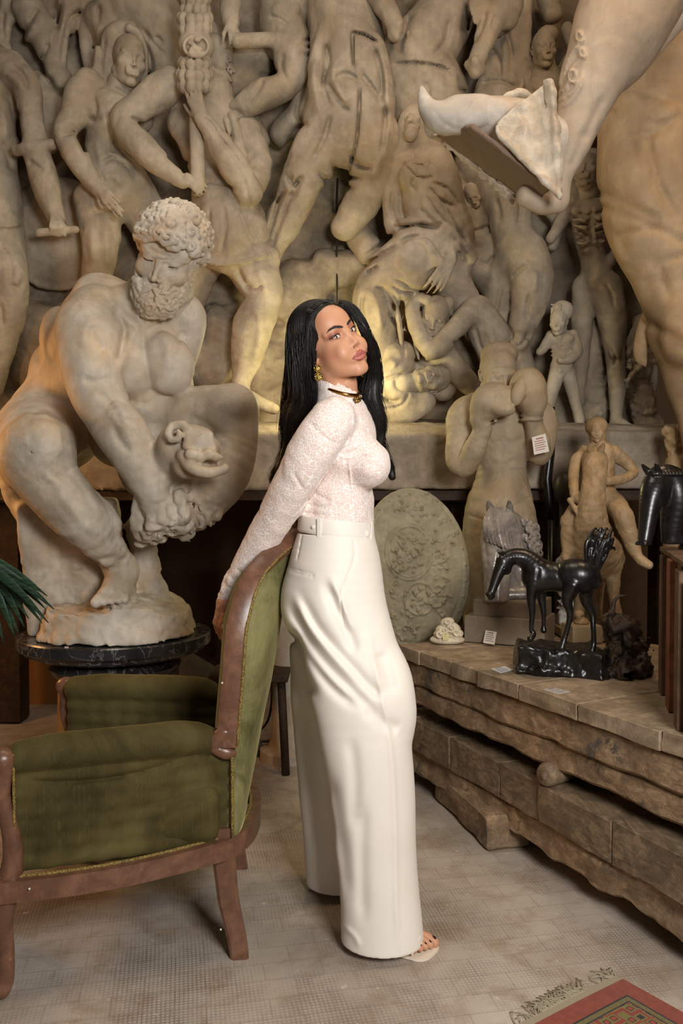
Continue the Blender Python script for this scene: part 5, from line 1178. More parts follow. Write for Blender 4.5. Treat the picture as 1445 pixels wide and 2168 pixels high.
# ------------------------------------------------------------------ boxer bust on a plinth
PLB = plaster('boxer_plaster', lin(194, 176, 146), lin(160, 142, 116), lin(176, 144, 104), .5, .65, 1.0, .3)
YB = 3.9
BX = thing('boxer_statue', 'plaster half figure of a boxer with raised gloves guarding his face', 'statue', P3(1060, 1300, YB)*np.array([1, 1, 0])+np.array([0, 0, .6]))
def build_boxer():
    S = Sc(.0055); Y = YB
    S.chain([P3(1058, 1310, Y, 78), P3(1058, 1180, Y, 80), P3(1058, 1090, Y, 74), P3(1062, 1000, Y, 52), P3(1064, 930, Y, 58), P3(1064, 880, Y, 60)], .04)
    S.ell(P3(1030, 900, Y-.05), (.07, .07, .08), None, .03); S.ell(P3(1095, 900, Y-.05), (.07, .07, .08), None, .03)
    S.chain([P3(1060, 860, Y, 40), P3(1058, 800, Y-.02, 34)], .03)
    S.chain([P3(1010, 868, Y, 38), P3(985, 885, Y-.02, 40), P3(975, 925, Y-.04, 32), P3(970, 972, Y-.07, 28), P3(985, 985, Y-.10, 25), P3(1005, 945, Y-.15, 24), P3(1024, 905, Y-.19, 18)], .02)
    S.chain([P3(1115, 860, Y, 36), P3(1145, 885, Y-.02, 32), P3(1150, 930, Y-.04, 27), P3(1142, 960, Y-.08, 25), P3(1138, 930, Y-.13, 24), P3(1128, 888, Y-.17, 18)], .02)
    S.ell(P3(1042, 848, Y-.22), (.095, .08, .078), rot(y=-14), .01); S.ell(P3(1062, 866, Y-.27), (.055, .045, .032), rot(y=6), .015); S.ell(P3(1018, 872, Y-.2), (.045, .05, .075), rot(y=20), .03)
    S.ell(P3(1116, 822, Y-.22), (.078, .085, .092), None, .01); S.ell(P3(1128, 850, Y-.2), (.06, .06, .08), None, .03); S.ell(P3(1098, 828, Y-.29), (.03, .03, .06), rot(y=15), .012)
    for c, yy, w_ in ((1029, 892, 20), (1126, 880, 22)):
        for dz in (0, 9): S.chain([(*(P3(c, yy+dz, Y-.18)+np.array([math.cos(a)*w_*.0021, math.sin(a)*.042, (math.cos(a)*.02 if c < 1100 else 0)])), .007) for a in np.linspace(0, 2*PI, 15)], .006, sm=False)
    S.carve([[(1062, 890), (1064, 940), (1060, 975)], [(1020, 925), (1045, 938), (1062, 930)], [(1064, 932), (1085, 938), (1108, 924)], [(1035, 975), (1060, 985), (1090, 975)]], 6, .006, 'g', (3.5, 4.2))
    S.carve([[(1010, 998), (1060, 996), (1112, 994)], [(990, 1090), (1050, 1110)], [(1070, 1100), (1090, 1070), (1130, 1048)], [(958, 905), (975, 900), (992, 904)]], 2, .005, 'g', (3.5, 4.2))
    S.noise(P3(1060, 950, Y), .7, .004, 16, 3)
    return S.build('body', PLB, BX, 1, clip=np.array([[0, 3.3, .6], [2, 4.15, 3]]))
build_boxer()
S = Sc(.0035); Rb = basis((.22, -.96, -.22)) @ rot(y=-3); head(S, Fr(P3(1066, 798, YB-.13)-Rb@np.array([0, .075, 0]), Rb, .0108), old=.8)
S.ell(P3(1056, 752, YB-.01), (.086, .10, .062), None, .01)
for i in range(3): S.carve([[(1036, 782+i*5), (1060, 779+i*5), (1092, 781+i*4)]], 2, .004, 'g', (3.5, 4))
S.noise(P3(1058, 760, YB), .2, .003, 40, 3); S.build('head', PLB, BX, 1)
m = MB(); p = BX.location; m.box((p[0], 3.93, .3), (.36, .24, .6), bev=.01); tag(m.build('plinth', wood_mat('plinth_wood', lin(60, 46, 34), lin(86, 66, 48), lin(70, 54, 40)), None, loc=(p[0], 3.93, 0)), 'plain dark box plinth standing behind the table under the boxer', 'plinth')

# ------------------------------------------------------------------ embossed oval shield leaning on a dark crate
m = MB(); c0 = (.30, 3.80); 
for z0, z1 in ((0, .165), (.175, .34), (.35, .5)): m.box((c0[0], c0[1]-.14, (z0+z1)/2), (.44, .02, z1-z0), bev=.003); m.box((c0[0], c0[1]+.14, (z0+z1)/2), (.44, .02, z1-z0), bev=.003)
for xx in (-.22, .22): m.box((c0[0]+xx, c0[1], .25), (.02, .27, .5), bev=.003)
m.box((c0[0], c0[1], .508), (.48, .31, .02), bev=.003)
tag(m.build('crate', DARKWOOD, None, loc=(c0[0], c0[1], 0)), 'dark wooden crate standing behind the woman, carrying the oval shield', 'crate')
SHD = plaster('olive_grey_plaster', lin(176, 166, 138), lin(146, 136, 110), lin(160, 146, 112), .6, .7, 1.5, .3)
def build_shield():
    S = Sc(.0032); Y = 3.79; c = P3(876, 1204, Y); sx = 116*Y/F; sz = 171*Y/F; R = rot(x=-6, y=-5)
    S.ell(c, (sx, .055, sz), R, .0)
    S.ell(c+np.array([0, .045, 0]), (sx*1.02, .05, sz*1.01), R, .004, 's')
    S.chain([(*(c+R@np.array([math.cos(a)*sx*.985, -.004, math.sin(a)*sz*.985])), .007) for a in np.linspace(0, 2*PI, 49)], .008, sm=False)
    def ringl(cx, cy, rx, ry, n=24): return [(cx+rx*math.cos(a), cy+ry*math.sin(a)) for a in np.linspace(0, 2*PI, n)]
    yr = (3.5, 4)
    S.carve([ringl(876, 1204, 104, 158, 40)], 3, .004, 'g', yr); S.carve([ringl(866, 1168, 44, 54), ringl(866, 1168, 50, 60), ringl(888, 1268, 32, 34), ringl(926, 1225, 24, 60)], 2.2, -.006, 'g', yr)
    rr = np.random.default_rng(5)
    for cx, cy, rx, ry, n in ((866, 1168, 38, 46, 46), (888, 1268, 26, 28, 26), (940, 1150, 26, 60, 26), (930, 1260, 26, 50, 24), (850, 1320, 40, 30, 24), (880, 1075, 60, 26, 26), (846, 1230, 20, 50, 16)):
        for i in range(n):
            a = rr.uniform(0, 2*PI); q = math.sqrt(rr.uniform(0, 1)); x, y = cx+rx*q*math.cos(a), cy+ry*q*math.sin(a); b = rr.uniform(0, 2*PI); L = rr.uniform(4, 10)
            S.carve([[(x, y), (x+L*math.cos(b), y+L*math.sin(b)), (x+L*1.4*math.cos(b+.8), y+L*1.4*math.sin(b+.8))]], 2.0, -rr.uniform(.005, .010), 'g', yr)
    for a in np.linspace(0, 2*PI, 30): S.ell(c+R@np.array([math.cos(a)*sx*.93, -.022, math.sin(a)*sz*.93]), .005, None, .002)
    S.noise(c, .45, .0018, 60, 3)
    o = S.build('shield', SHD, None, 1, loc=(c[0], c[1], .52)); return tag(o, 'large oval plaster shield embossed with medallions, leaning beside the boxer', 'shield')
build_shield()

# ------------------------------------------------------------------ things on the work table
GLG = N('grey_glazed'); c = GLG.coord(); GLG.set(GLG.mix(GLG.ramp(GLG.noise(c, 9, 6, .6, 1.5), [(.35, 0), (.65, 1)]), lin(104, 98, 94), lin(160, 150, 138)), .25); GLG = GLG.m
BLK = N('black_bronze'); c = BLK.coord(); BLK.set(BLK.mix(BLK.ramp(BLK.noise(c, 30, 5, .6), [(.4, 0), (.7, 1)]), (.006, .005, .005), (.016, .014, .012)), .30); BLK.bump(BLK.noise(c, 120, 4, .6), .12, .002); BLK = BLK.m
BRZ = N('dull_dark_bronze'); c = BRZ.coord(); BRZ.set(BRZ.mix(BRZ.ramp(BRZ.noise(c, 30, 6, .7), [(.4, 0), (.7, 1)]), lin(34, 26, 20), lin(78, 60, 46)), .5); BRZ.bump(BRZ.noise(c, 60, 6, .7), .5, .006); BRZ = BRZ.m
def on_table(px, py): return onz(px, py, TZ)
# stepped block under the grey horse head
BLKM = plaster('grey_brown_block', lin(150, 136, 118), lin(126, 112, 94), lin(134, 116, 94), .3, .6, 1, .15)
hb = on_table(1064, 1366); Rz = Matrix.Rotation(math.radians(-24), 3, 'Z'); bx = V3(hb)+Rz@Vector((.0, .125, 0))
m = MB(); m.box((bx.x, bx.y, TZ+.055), (.33, .23, .11), Rz, .004); m.box((bx.x+.012, bx.y+.005, TZ+.142), (.285, .21, .072), Rz, .006); HBZ = TZ+.178
tag(m.build('stepped_block', BLKM, None, loc=(bx.x, bx.y, TZ)), 'stepped grey-brown display block on the table under the grey horse head', 'display block')
HH = thing('horse_head_bust', 'glossy grey horse head bust with pricked ears and wavy mane on the stepped block', 'sculpture', (bx.x, bx.y, HBZ))
S = Sc(.0035); YH = bx.y; RH = basis((-.30, -.95, 0))@rot(x=-24); fh = Fr(P3(1058, 1100, YH+.0), RH, .0060)
horse_head(S, fh)
S.chain([P3(1070, 1125, YH+.08, 44), P3(1094, 1170, YH+.10, 46), P3(1100, 1215, YH+.09, 44), P3(1096, 1262, YH+.05, 42)], .03)
S.carve([[(1060, 1130), (1056, 1170), (1044, 1220)], [(1090, 1165), (1080, 1190), (1062, 1230)], [(1066, 1136), (1080, 1130), (1096, 1138)], [(1066, 1150), (1082, 1158), (1096, 1150)], [(1024, 1140), (1030, 1190), (1026, 1230)]], 4, .005, 'g', (3.2, 3.9))
S.chain([P3(1060, 1262, YH, 24), P3(1110, 1262, YH, 26)], .02)
for i in range(11):
    x = 1034+i*3.6; S.chain([P3(x+4, 1080, YH-.03, 6), P3(x-6+i*2.4, 1104, YH-.085+abs(i-4)*.006, 6.5), P3(x-6+i*4, 1126+i*4, YH-.11+abs(i-4)*.010, 6), P3(x-2+i*4.5, 1146+i*3, YH-.12+abs(i-4)*.012, 3)], .002)
for i in range(14): curl(S, P3(1112+(i % 3)*9+i*1.0, 1105+i*6, YH+.01+.012*(i % 3)), (.6, -.6, .2), .022, .010, 1.0, .005, i)
S.noise(P3(1070, 1170, YH), .3, .0012, 60, 2)
S.build('body', GLG, HH, 1, clip=np.array([[-1, 2, HBZ+.0005], [3, 5, 3]]))
# black bronze horse with raised tail
YK = 2.86; BHs = thing('bronze_horse', 'black bronze horse statuette with raised tail on a black rock base', 'sculpture', on_table(1185, 1425))
S = Sc(.0025)
def K(x, y, dy=0, r=None): return P3(x, y, YK+dy, r)
S.chain([K(1130, 1218, .03, 26), K(1152, 1218, .02, 31), K(1185, 1222, 0, 31), K(1215, 1216, -.02, 34), K(1238, 1218, -.03, 30), K(1254, 1228, -.03, 20)], .02)
S.ell(K(1134, 1228, .02), (.040, .045, .050), None, .02); S.ell(K(1226, 1222, -.02), (.052, .055, .052), None, .02)
S.chain([K(1136, 1205, .02, 27), K(1112, 1184, .03, 21), K(1086, 1178, .03, 17), K(1064, 1188, .02, 15)], .01)
Rk = basis((-.90, -.40, 0))@rot(x=-22); horse_head(S, Fr(K(1064, 1180, .02), Rk, .00185))
for sx in (0, 1): pass
for i in range(12): S.chain([K(1062+i*7, 1172-4*math.sin(i/12*PI)+max(0, i-7)*4, .025-.001*i, 4), K(1068+i*7, 1180+max(0, i-7)*4, .005, 3)], .003, sm=False)
S.chain([K(1128, 1238, -.0, 15), K(1124, 1268, -.0, 10), K(1126, 1300, -.0, 6.5), K(1124, 1330, -.0, 5), K(1128, 1342, -.0, 6.5), K(1122, 1352, -.01, 7)], .006, n=5)
S.chain([K(1142, 1240, .05, 14), K(1146, 1270, .05, 9), K(1150, 1300, .045, 5.5), K(1150, 1324, .05, 4.5), K(1150, 1334, .05, 7)], .006)
S.chain([K(1212, 1240, -.05, 20), K(1200, 1270, -.05, 12), K(1206, 1298, -.05, 7.5), K(1202, 1325, -.05, 5.5), K(1194, 1352, -.05, 6), K(1188, 1372, -.055, 8)], .008)
S.chain([K(1240, 1240, .0, 20), K(1240, 1270, .01, 13), K(1252, 1298, .01, 8), K(1255, 1328, .0, 5.5), K(1256, 1360, .0, 6), K(1252, 1378, -.005, 8)], .008)
S.carve([[(1180, 1192), (1182, 1215), (1190, 1240)], [(1228, 1240), (1218, 1260)], [(1140, 1200), (1135, 1230)]], 5, .003, 'g', (2.6, 3.1))
S.build('body', BLK, BHs, 1)
S = Sc(.003); S.chain([K(1250, 1212, -.03, 9), K(1256, 1190, -.03, 12), K(1254, 1165, -.03, 14), K(1256, 1145, -.03, 12), K(1268, 1130, -.03, 8)], .01)
for i in range(18): S.chain([K(1246+i*1.2, 1208, -.04, 3.5), K(1240+i*2.2+4*math.sin(i*2.3), 1176, -.05+.006*(i % 4), 4.5), K(1242+i*2.8+5*math.sin(i*1.7), 1146+(i % 3)*8, -.05+.009*(i % 3), 5), K(1258+i*2.4, 1120+(i*7 % 5)*10, -.035, 3), K(1264+i*2.2, 1122+(i*7 % 5)*11, -.03, 1.5)], .002)
S.build('tail', BLK, BHs, 1)
S = Sc(.0035); b = on_table(1190, 1425)
S.box((b[0]-.02, b[1]+.03, TZ+.046), (.135, .085, .050), rot(z=-12, y=2), .012, .02); S.box((b[0]+.06, b[1]-.045, TZ+.040), (.080, .055, .050), rot(z=-30), .012, .025)
S.box((b[0]-.0, b[1]+.02, TZ+.012), (.155, .10, .014), rot(z=-14), .01, .02); S.ell((b[0]+.145, b[1]-.0, TZ+.03), (.04, .05, .045), None, .02)
S.noise((b[0], b[1], TZ+.04), .3, .018, 11, 4); S.noise((b[0], b[1], TZ+.04), .3, .003, 50, 2)
S.build('rock_base', BLK, BHs, 1, clip=np.array([[-1, 1, TZ+.0005], [3, 4, 2]]))
# rugged bronze rock with a climbing animal
b = on_table(1330, 1432); S = Sc(.004)
S.chain([(b[0], b[1]+.03, TZ+.03, .09), (b[0]+.0, b[1]+.04, TZ+.10, .075), (b[0]-.01, b[1]+.05, TZ+.16, .055)], .03)
S.ell((b[0]-.03, b[1]+.02, TZ+.02), (.12, .08, .04), None, .03); S.ell((b[0]+.04, b[1]+.06, TZ+.02), (.06, .05, .05), None, .03)
S.noise((b[0], b[1], TZ+.08), .3, .020, 18, 4, 'r')
S.chain([P3(1300, 1335, b[1]-.02, 9), P3(1330, 1325, b[1]-.02, 12), P3(1350, 1340, b[1]-.02, 10)], .006); S.chain([P3(1300, 1335, b[1]-.02, 8), P3(1290, 1310, b[1]-.02, 7), P3(1296, 1290, b[1]-.02, 6), P3(1300, 1272, b[1]-.02, 4), P3(1312, 1262, b[1]-.02, 3), P3(1330, 1262, b[1]-.02, 2)], .004)
S.chain([P3(1300, 1300, b[1]-.02, 5), P3(1285, 1300, b[1]-.03, 4), P3(1276, 1306, b[1]-.03, 3)], .004)
tag(S.build('rock_sculpture', BRZ, None, 1, loc=(b[0], b[1], TZ), clip=np.array([[-1, 1, TZ+.0005], [3, 4, 2]])), 'rugged dark bronze rock sculpture with an antlered animal beside the black horse', 'sculpture')
# tan rider on a horse
YR = 3.62; rb = P3(1262, 1322, YR); PLT = plaster('tan_glazed_plaster', lin(196, 168, 130), lin(160, 134, 98), lin(178, 142, 98), .7, .5, 2, .4)
RD = thing('horse_and_rider', 'tan plaster rider on horseback seen from the front behind the black horse', 'sculpture', (rb[0], YR, TZ))
S = Sc(.0038)
def Q(x, y, dy=0, r=None): return P3(x, y, YR+dy, r)
S.chain([Q(1258, 1180, .10, 52), Q(1256, 1165, .0, 50), Q(1252, 1120, -.05, 38), Q(1252, 1070, -.06, 28), Q(1254, 1020, -.04, 23), Q(1258, 980, -.0, 18)], .025)
horse_head(S, Fr(Q(1260, 962, -.02), basis((-.16, -.98, 0))@rot(x=-30), .0038), mouth=True)
S.chain([Q(1290, 1190, .06, 26), Q(1296, 1230, .04, 16), Q(1300, 1275, .02, 11), Q(1304, 1300, .02, 13)], .015); S.chain([Q(1222, 1190, .06, 26), Q(1230, 1240, .04, 14), Q(1226, 1290, .04, 11), Q(1224, 1306, .04, 13)], .015)
S.chain([Q(1250, 1180, .34, 40), Q(1262, 1250, .34, 16), Q(1262, 1300, .34, 12)], .03); S.ell(Q(1256, 1170, .18), (.11, .22, .10), None, .04)
S.chain([Q(1266, 1050, .10, 34), Q(1266, 1000, .10, 34), Q(1268, 965, .10, 32)], .02)
S.chain([Q(1266, 945, .10, 14), Q(1264, 925, .09, 18)], .01); head(S, Fr(Q(1262, 912, .07), basis((-.2, -.97, -.1)), .0040))
S.ell(Q(1262, 904, .10), (.048, .056, .044), None, .008)
S.chain([Q(1238, 958, .10, 16), Q(1220, 978, .08, 14), Q(1214, 1012, .04, 12), Q(1216, 1040, -.0, 11), Q(1226, 1056, -.03, 12)], .01)
S.chain([Q(1296, 958, .10, 16), Q(1320, 975, .10, 14), Q(1340, 1000, .08, 11), Q(1316, 1014, .02, 10), Q(1286, 1018, -.03, 10)], .01)
S.chain([Q(1292, 1060, .08, 24), Q(1316, 1090, .02, 22), Q(1334, 1140, .0, 18), Q(1350, 1180, -.02, 12), Q(1372, 1196, -.05, 10)], .02)
S.chain([Q(1240, 1070, .08, 24), Q(1210, 1100, .02, 22), Q(1204, 1150, .0, 16), Q(1200, 1180, -.02, 12)], .02)
S.chain([Q(1232, 1105, -.08, 5), Q(1206, 1060, -.03, 5)], .004); S.box((rb[0], YR+.16, TZ+.02), (.15, .26, .02), None, .004, .004)
S.noise(Q(1262, 1100), .6, .004, 30, 3)
S.build('body', PLT, RD, 1, clip=np.array([[-1, 1, TZ+.0005], [3, 4.16, 3]]))
# small white rosette, pale block, cards
wp = on_table(948, 1364); S = Sc(.0022); WHT = plaster('white_wax', lin(232, 222, 200), lin(214, 200, 172), lin(220, 206, 176), .2, .5, 3, .15)
S.ell(wp+np.array([0, .03, .014]), (.072, .05, .022), None, .004)
for i, (x, y, r) in enumerate(((940, 1335, 20), (956, 1330, 20), (946, 1318, 16), (966, 1342, 15), (930, 1345, 14))):
    S.ell(P3(x, y, wp[1]+.02), (r*.0019, .03, r*.0013), rot(y=20*math.sin(i*2)), .003)
    curl(S, P3(x, y, wp[1]-.008), (0.1*i-.2, -1, .3), .018, .006, 1.2, .002, i)
tag(S.build('rose_ornament', WHT, None, 1, loc=wp, clip=np.array([[-1, 1, TZ+.0005], [3, 4.16, 3]])), 'small white rose-shaped plaster ornament on the left end of the work table', 'ornament')
def card(name, P, label, lines=4, col=(226, 220, 208), ink=(150, 60, 50), th=.0015, head_=True):
    """paper card through four corners (0 bottom-left, 1 bottom-right, 2 top-right, 3 top-left)"""
    P = [np.array(p) for p in P]; n = np.cross(P[1]-P[0], P[3]-P[0]); n /= np.linalg.norm(n)
    m = MB(); m.prism(P, -n*th); o = m.build(name, flatmat0('card_paper', lin(*col), .7), None, loc=P[0]); tag(o, label, 'label')
    mm = MB()
    for i in range(lines):
        v = .82-.62*i/max(1, lines-1); u0, u1 = (.25, .75) if i == 0 else (.14, .86-.1*(i % 2)); h = .045 if i else .07
        q = lambda u, v: P[0]+(P[1]-P[0])*u+(P[3]-P[0])*v+n*.0004
        nseg = 7
        for j in range(nseg):
            a = u0+(u1-u0)*j/nseg; b = a+(u1-u0)/nseg*.78
            mm.prism([q(a, v), q(b, v), q(b, v+h), q(a, v+h)], -n*.0003)
    mm.build('lettering', flatmat0('card_ink', lin(*ink), .8), o); return o
Yt = YB-.235
card('price_tag', [P3(1130, 963, Yt), P3(1162, 956, Yt+.01), P3(1154, 918, Yt+.01), P3(1125, 926, Yt)], 'white paper tag with fine red print hanging from the boxer\'s right-hand forearm', 6)
hp = P3(1025, 1362, hb[1]+.02)
card('price_tag', [P3(1022, 1361, 3.45), P3(1046, 1365, 3.43), P3(1051, 1338, 3.45), P3(1027, 1334, 3.47)], 'white paper tag leaning against the stepped block', 5, (206, 198, 184), (60, 50, 46))
card('price_tag', [P3(937, 1356, wp[1]-.03), P3(950, 1354, wp[1]-.03), P3(948, 1340, wp[1]-.02), P3(936, 1342, wp[1]-.02)], 'tiny yellow tag on the white rose ornament', 3, (214, 204, 150), (90, 80, 60))
def flatcard(px, label, Z=TZ+.0025, **k): card('price_tag', [onz(x, y, Z) for x, y in px], label, **k)
flatcard([(1058, 1425), (1086, 1418), (1068, 1410), (1038, 1416)], 'white card lying flat on the table left of the black horse', col=(196, 196, 200), ink=(90, 90, 100))
flatcard([(1180, 1469), (1207, 1464), (1172, 1456), (1148, 1459)], 'white card lying flat on the table in front of the rock sculpture', col=(176, 172, 168), ink=(90, 90, 100), lines=3)
card('price_tag', [onz(x, y, .5195) for x, y in ((818, 1384), (842, 1384), (838, 1377), (815, 1377))], 'white card lying on the dark crate below the shield', 3, (200, 204, 210))
pb = on_table(1212, 1364); m = MB(); m.box((pb[0]+.055, pb[1]+.07, TZ+.036), (.13, .12, .072), Matrix.Rotation(.15, 3, 'Z'), .004)
tag(m.build('small_plinth', plaster('pale_block', lin(190, 172, 138), lin(160, 142, 110), lin(170, 146, 108), .5), None, loc=(pb[0]+.06, pb[1]+.07, TZ)), 'small pale plaster block standing behind the black horse legs', 'block')
S = Sc(.003); q = (pb[0]+.055, pb[1]+.07, TZ+.073); S.ell(q, (.03, .025, .03), None, .01); S.ell((q[0]-.01, q[1], q[2]+.035), (.018, .018, .022), None, .008); S.noise(q, .1, .005, 50, 3)
tag(S.build('small_bust', PLT, None, 1, loc=q, clip=np.array([[-1, 1, TZ+.0735], [3, 4.16, 3]])), 'tiny tan lump of a bust on the small pale block', 'ornament')
q = on_table(1190, 1352); S = Sc(.004); S.chain([(q[0]+.05, q[1]+.12, TZ+.02, .045), (q[0]+.05, q[1]+.12, TZ+.15, .035), (q[0]+.04, q[1]+.12, TZ+.30, .042), (q[0]+.07, q[1]+.12, TZ+.36, .03)], .02)
S.noise((q[0]+.05, q[1]+.12, TZ+.2), .3, .014, 22, 3, 'r')
tag(S.build('draped_figurine', PLWH, None, 1, loc=(q[0]+.05, q[1]+.12, TZ), clip=np.array([[-1, 1, TZ+.0005], [3, 4.16, 3]])), 'whitish draped figurine half hidden between black horse and rider', 'figurine')
# crate of upright boards at the right with the black horse bust
CRW = wood_mat('reddish_board', lin(120, 70, 44), lin(164, 104, 66), lin(138, 88, 58), grain=(14, 14, 1.2), bump=.3)
CRW2 = wood_mat('brown_board', lin(92, 68, 48), lin(132, 100, 72), lin(106, 82, 60), grain=(14, 14, 1.2), bump=.3)
a = onz(1386, 1448, TZ); b = onz(1434, 1558, TZ); d = (b-a); L = np.linalg.norm(d); d /= L; nrm = np.array([-d[1], d[0], 0]); nrm *= np.sign(nrm[0])
CR = thing('board_crate', 'tall open crate of upright reddish boards on the right end of the work table', 'crate', (*((a+b)/2+nrm*.15)[:2], TZ)); zt_ = 1.035
def upright(t, w_, off, z1, mat, th=.02, z0=TZ): 
    c = a+d*(t*L)+nrm*off; m = MB(); R = Matrix(((nrm[0], d[0], 0), (nrm[1], d[1], 0), (0, 0, 1)))
    m.box((c[0], c[1], (z0+z1)/2), (th, w_, z1-z0), R, .002); m.build('board', mat, CR)
for i in range(6): upright(.02+.17*i, .085, .012 if i % 2 else .03, zt_-.006*(i % 3), CRW2 if i % 3 else CRW)
for i in range(3): upright(.0, .02, .05+.09*i, zt_, CRW2, .07); upright(1.0, .02, .05+.09*i, zt_-.03, CRW, .07)
m = MB(); c = a+d*(L*.5)+nrm*.16; m.box((c[0], c[1], zt_+.008), (.30, L*1.02, .014), Matrix(((nrm[0], d[0], 0), (nrm[1], d[1], 0), (0, 0, 1))), .002); m.build('lid', CRW2, CR)
zb_ = zt_+.0155; c = a+nrm*.14+d*.10
BB = thing('black_horse_bust', 'black horse head bust with arched neck on top of the board crate', 'sculpture', (c[0], c[1], zb_))
m = MB(); m.lathe((c[0], c[1], zb_), [(.005, 0), (.085, 0), (.088, .008), (.08, .018), (.005, .018)], 40, sx=1, sy=.9); m.build('base', BLK, BB, True, ang=40)
S = Sc(.003); YQ = c[1]
S.chain([P3(1420, 1140, YQ, 20), P3(1424, 1110, YQ, 26), P3(1432, 1060, YQ, 34), P3(1424, 1022, YQ, 32), P3(1400, 1006, YQ-.01, 24), P3(1385, 1012, YQ-.02, 18)], .02)
horse_head(S, Fr(P3(1382, 1008, YQ-.03), basis((-.75, -.66, 0))@rot(x=-30), .0030))
for i in range(10): S.chain([P3(1376+i*7, 996-5*math.sin(i/9*PI), YQ-.02, 4), P3(1384+i*7, 1004, YQ-.05, 4)], .003, sm=False)
S.chain([P3(1420, 1145, YQ, 18), P3(1440, 1145, YQ, 18)], .01)
S.build('body', BLK, BB, 1, clip=np.array([[-1, 1, zb_+.017], [3, 4.16, 3]]))
# dark lamp neck and ball behind the boxer
m = MB(); m.tube([P3(1168, 862, 4.10), P3(1169, 900, 4.10), P3(1164, 960, 4.09), P3(1157, 1015, 4.08), P3(1162, 1060, 4.08), P3(1166, 1100, 4.08)], [.014, .020, .022, .024, .022, .02], 14)
p = P3(1166, 1100, 4.08); m.tube([p, (p[0], p[1], .02)], .02, 12); m.lathe((p[0], p[1], 0), [(.01, 0), (.045, 0), (.045, .015), (.02, .03), (.01, .03)], 32)
tag(m.build('black_stand', BLK, None, True, loc=(p[0], p[1], 0)), 'tall thin black curved stand rising behind the boxer\'s raised glove', 'stand')
S = Sc(.006); S.ell(P3(1194, 1032, 4.04), (.050, .05, .078), None, .01); S.cap(P3(1192, 1060, 4.05), (P3(1192, 1060, 4.05)[0], 4.05, .02), .02, .03, .02); S.box((P3(1192, 1060, 4.05)[0], 4.05, .02), (.035, .035, .02), None, .004, .01)
tag(S.build('dark_orb', flatmat0('dark_grey_metal', lin(58, 54, 48), .5), None, 1, loc=(P3(1192, 1060, 4.05)[0], 4.05, 0)), 'dark grey egg-shaped head on a thin stem beside the black curved stand', 'stand')
# clay bust at the right edge below the horse leg
b = P3(1436, 990, 3.95); S = Sc(.006); S.chain([P3(1450, 1060, 3.95, 40), P3(1440, 1000, 3.95, 34), P3(1432, 960, 3.95, 18)], .03); S.ell(P3(1428, 928, 3.93), (.045, .055, .055), None, .02)
S.ell(P3(1425, 912, 3.93), (.05, .05, .03), None, .01); S.noise(P3(1430, 930, 3.93), .2, .008, 35, 3, 'r'); S.cap((b[0]+.03, 3.97, 1.1), (b[0]+.05, 3.97, .3), .09, .11, .03); S.box((b[0]+.05, 3.97, .15), (.13, .12, .15), None, .01, .01)
tag(S.build('clay_bust', PLH, None, 1, loc=(b[0]+.05, 3.97, 0), clip=np.array([[0, 3.8, 0.0005], [3, 4.16, 3]])), 'tan clay bust with curly hair at the right edge below the relief', 'bust')

# ------------------------------------------------------------------ the green velvet armchair
def velvet(name, a, b, c_, streak=1.0, stretch=(110, 110, 3.0)):
    n = N(name); v = n.coord(stretch); o = n.coord()
    st = n.noise(v, 2.2, 5, .7, .2); bl = n.noise(o, 5, 5, .6, .6)
    col = n.mix(n.ramp(bl, [(.34, 0), (.66, 1)]), a, b); col = n.mix(n.math('MULTIPLY', n.ramp(st, [(.52, 0), (.80, .8)]), streak), col, c_)
    n.set(col, .85); n.b.inputs['Sheen Weight'].default_value = .6; n.b.inputs['Sheen Roughness'].default_value = .35; n.b.inputs['Sheen Tint'].default_value = (*c_, 1)
    n.b.inputs['Specular IOR Level'].default_value = .15; n.bump(n.noise(o, 260, 3, .6), .15, .001); n.bump(st, .10, .002); return n.m
VEL = velvet('dark_green_velvet', lin(58, 51, 26), lin(92, 83, 48), lin(118, 102, 60), .4)
VELB = velvet('light_green_velvet', lin(78, 75, 42), lin(142, 136, 92), lin(160, 152, 108), .6, (60, 60, 14))
CHW = wood_mat('mahogany', lin(102, 68, 50), lin(132, 94, 72), lin(116, 82, 64), rough=.33, grain=(6, 6, 6), bump=.08)
GIMP = N('gold_braid'); c = GIMP.coord(); GIMP.set(GIMP.mix(GIMP.ramp(GIMP.noise(c, 260, 3, .6), [(.42, 0), (.6, 1)]), lin(84, 66, 22), lin(150, 124, 58)), .7); GIMP.bump(GIMP.noise(c, 260, 3, .6), .8, .002); GIMP = GIMP.m
CA = np.array([-.993, -.115, 0]); CL = np.array([-.115, .993, 0]); C0 = np.array([-.318, 2.49, 0])
def ch(u, v, z): return C0+CA*u+CL*v+np.array([0, 0, z])
AC = thing('armchair', 'dark green velvet armchair with reddish wood frame and gold braid, back towards the woman', 'armchair', ch(.3, 0, 0))
def sidev(u): return .255+(.385-.255)*np.clip((u-.0)/.533, -.1, 1.15)        # half width along the side
def rake(z): return float(np.interp(z, [.3, .56, .72, .87, .965, 1.02, 1.065, 1.107, 1.13], [.052, .046, .032, .021, -.004, -.036, -.088, -.160, -.19]))-.052
def rear(z): return float(np.interp(z, [.3, .335, .46, .60, .694, .873, 1.004, 1.07, 1.115], [-.035, -.039, -.066, -.093, -.114, -.144, -.158, -.185, -.22]))
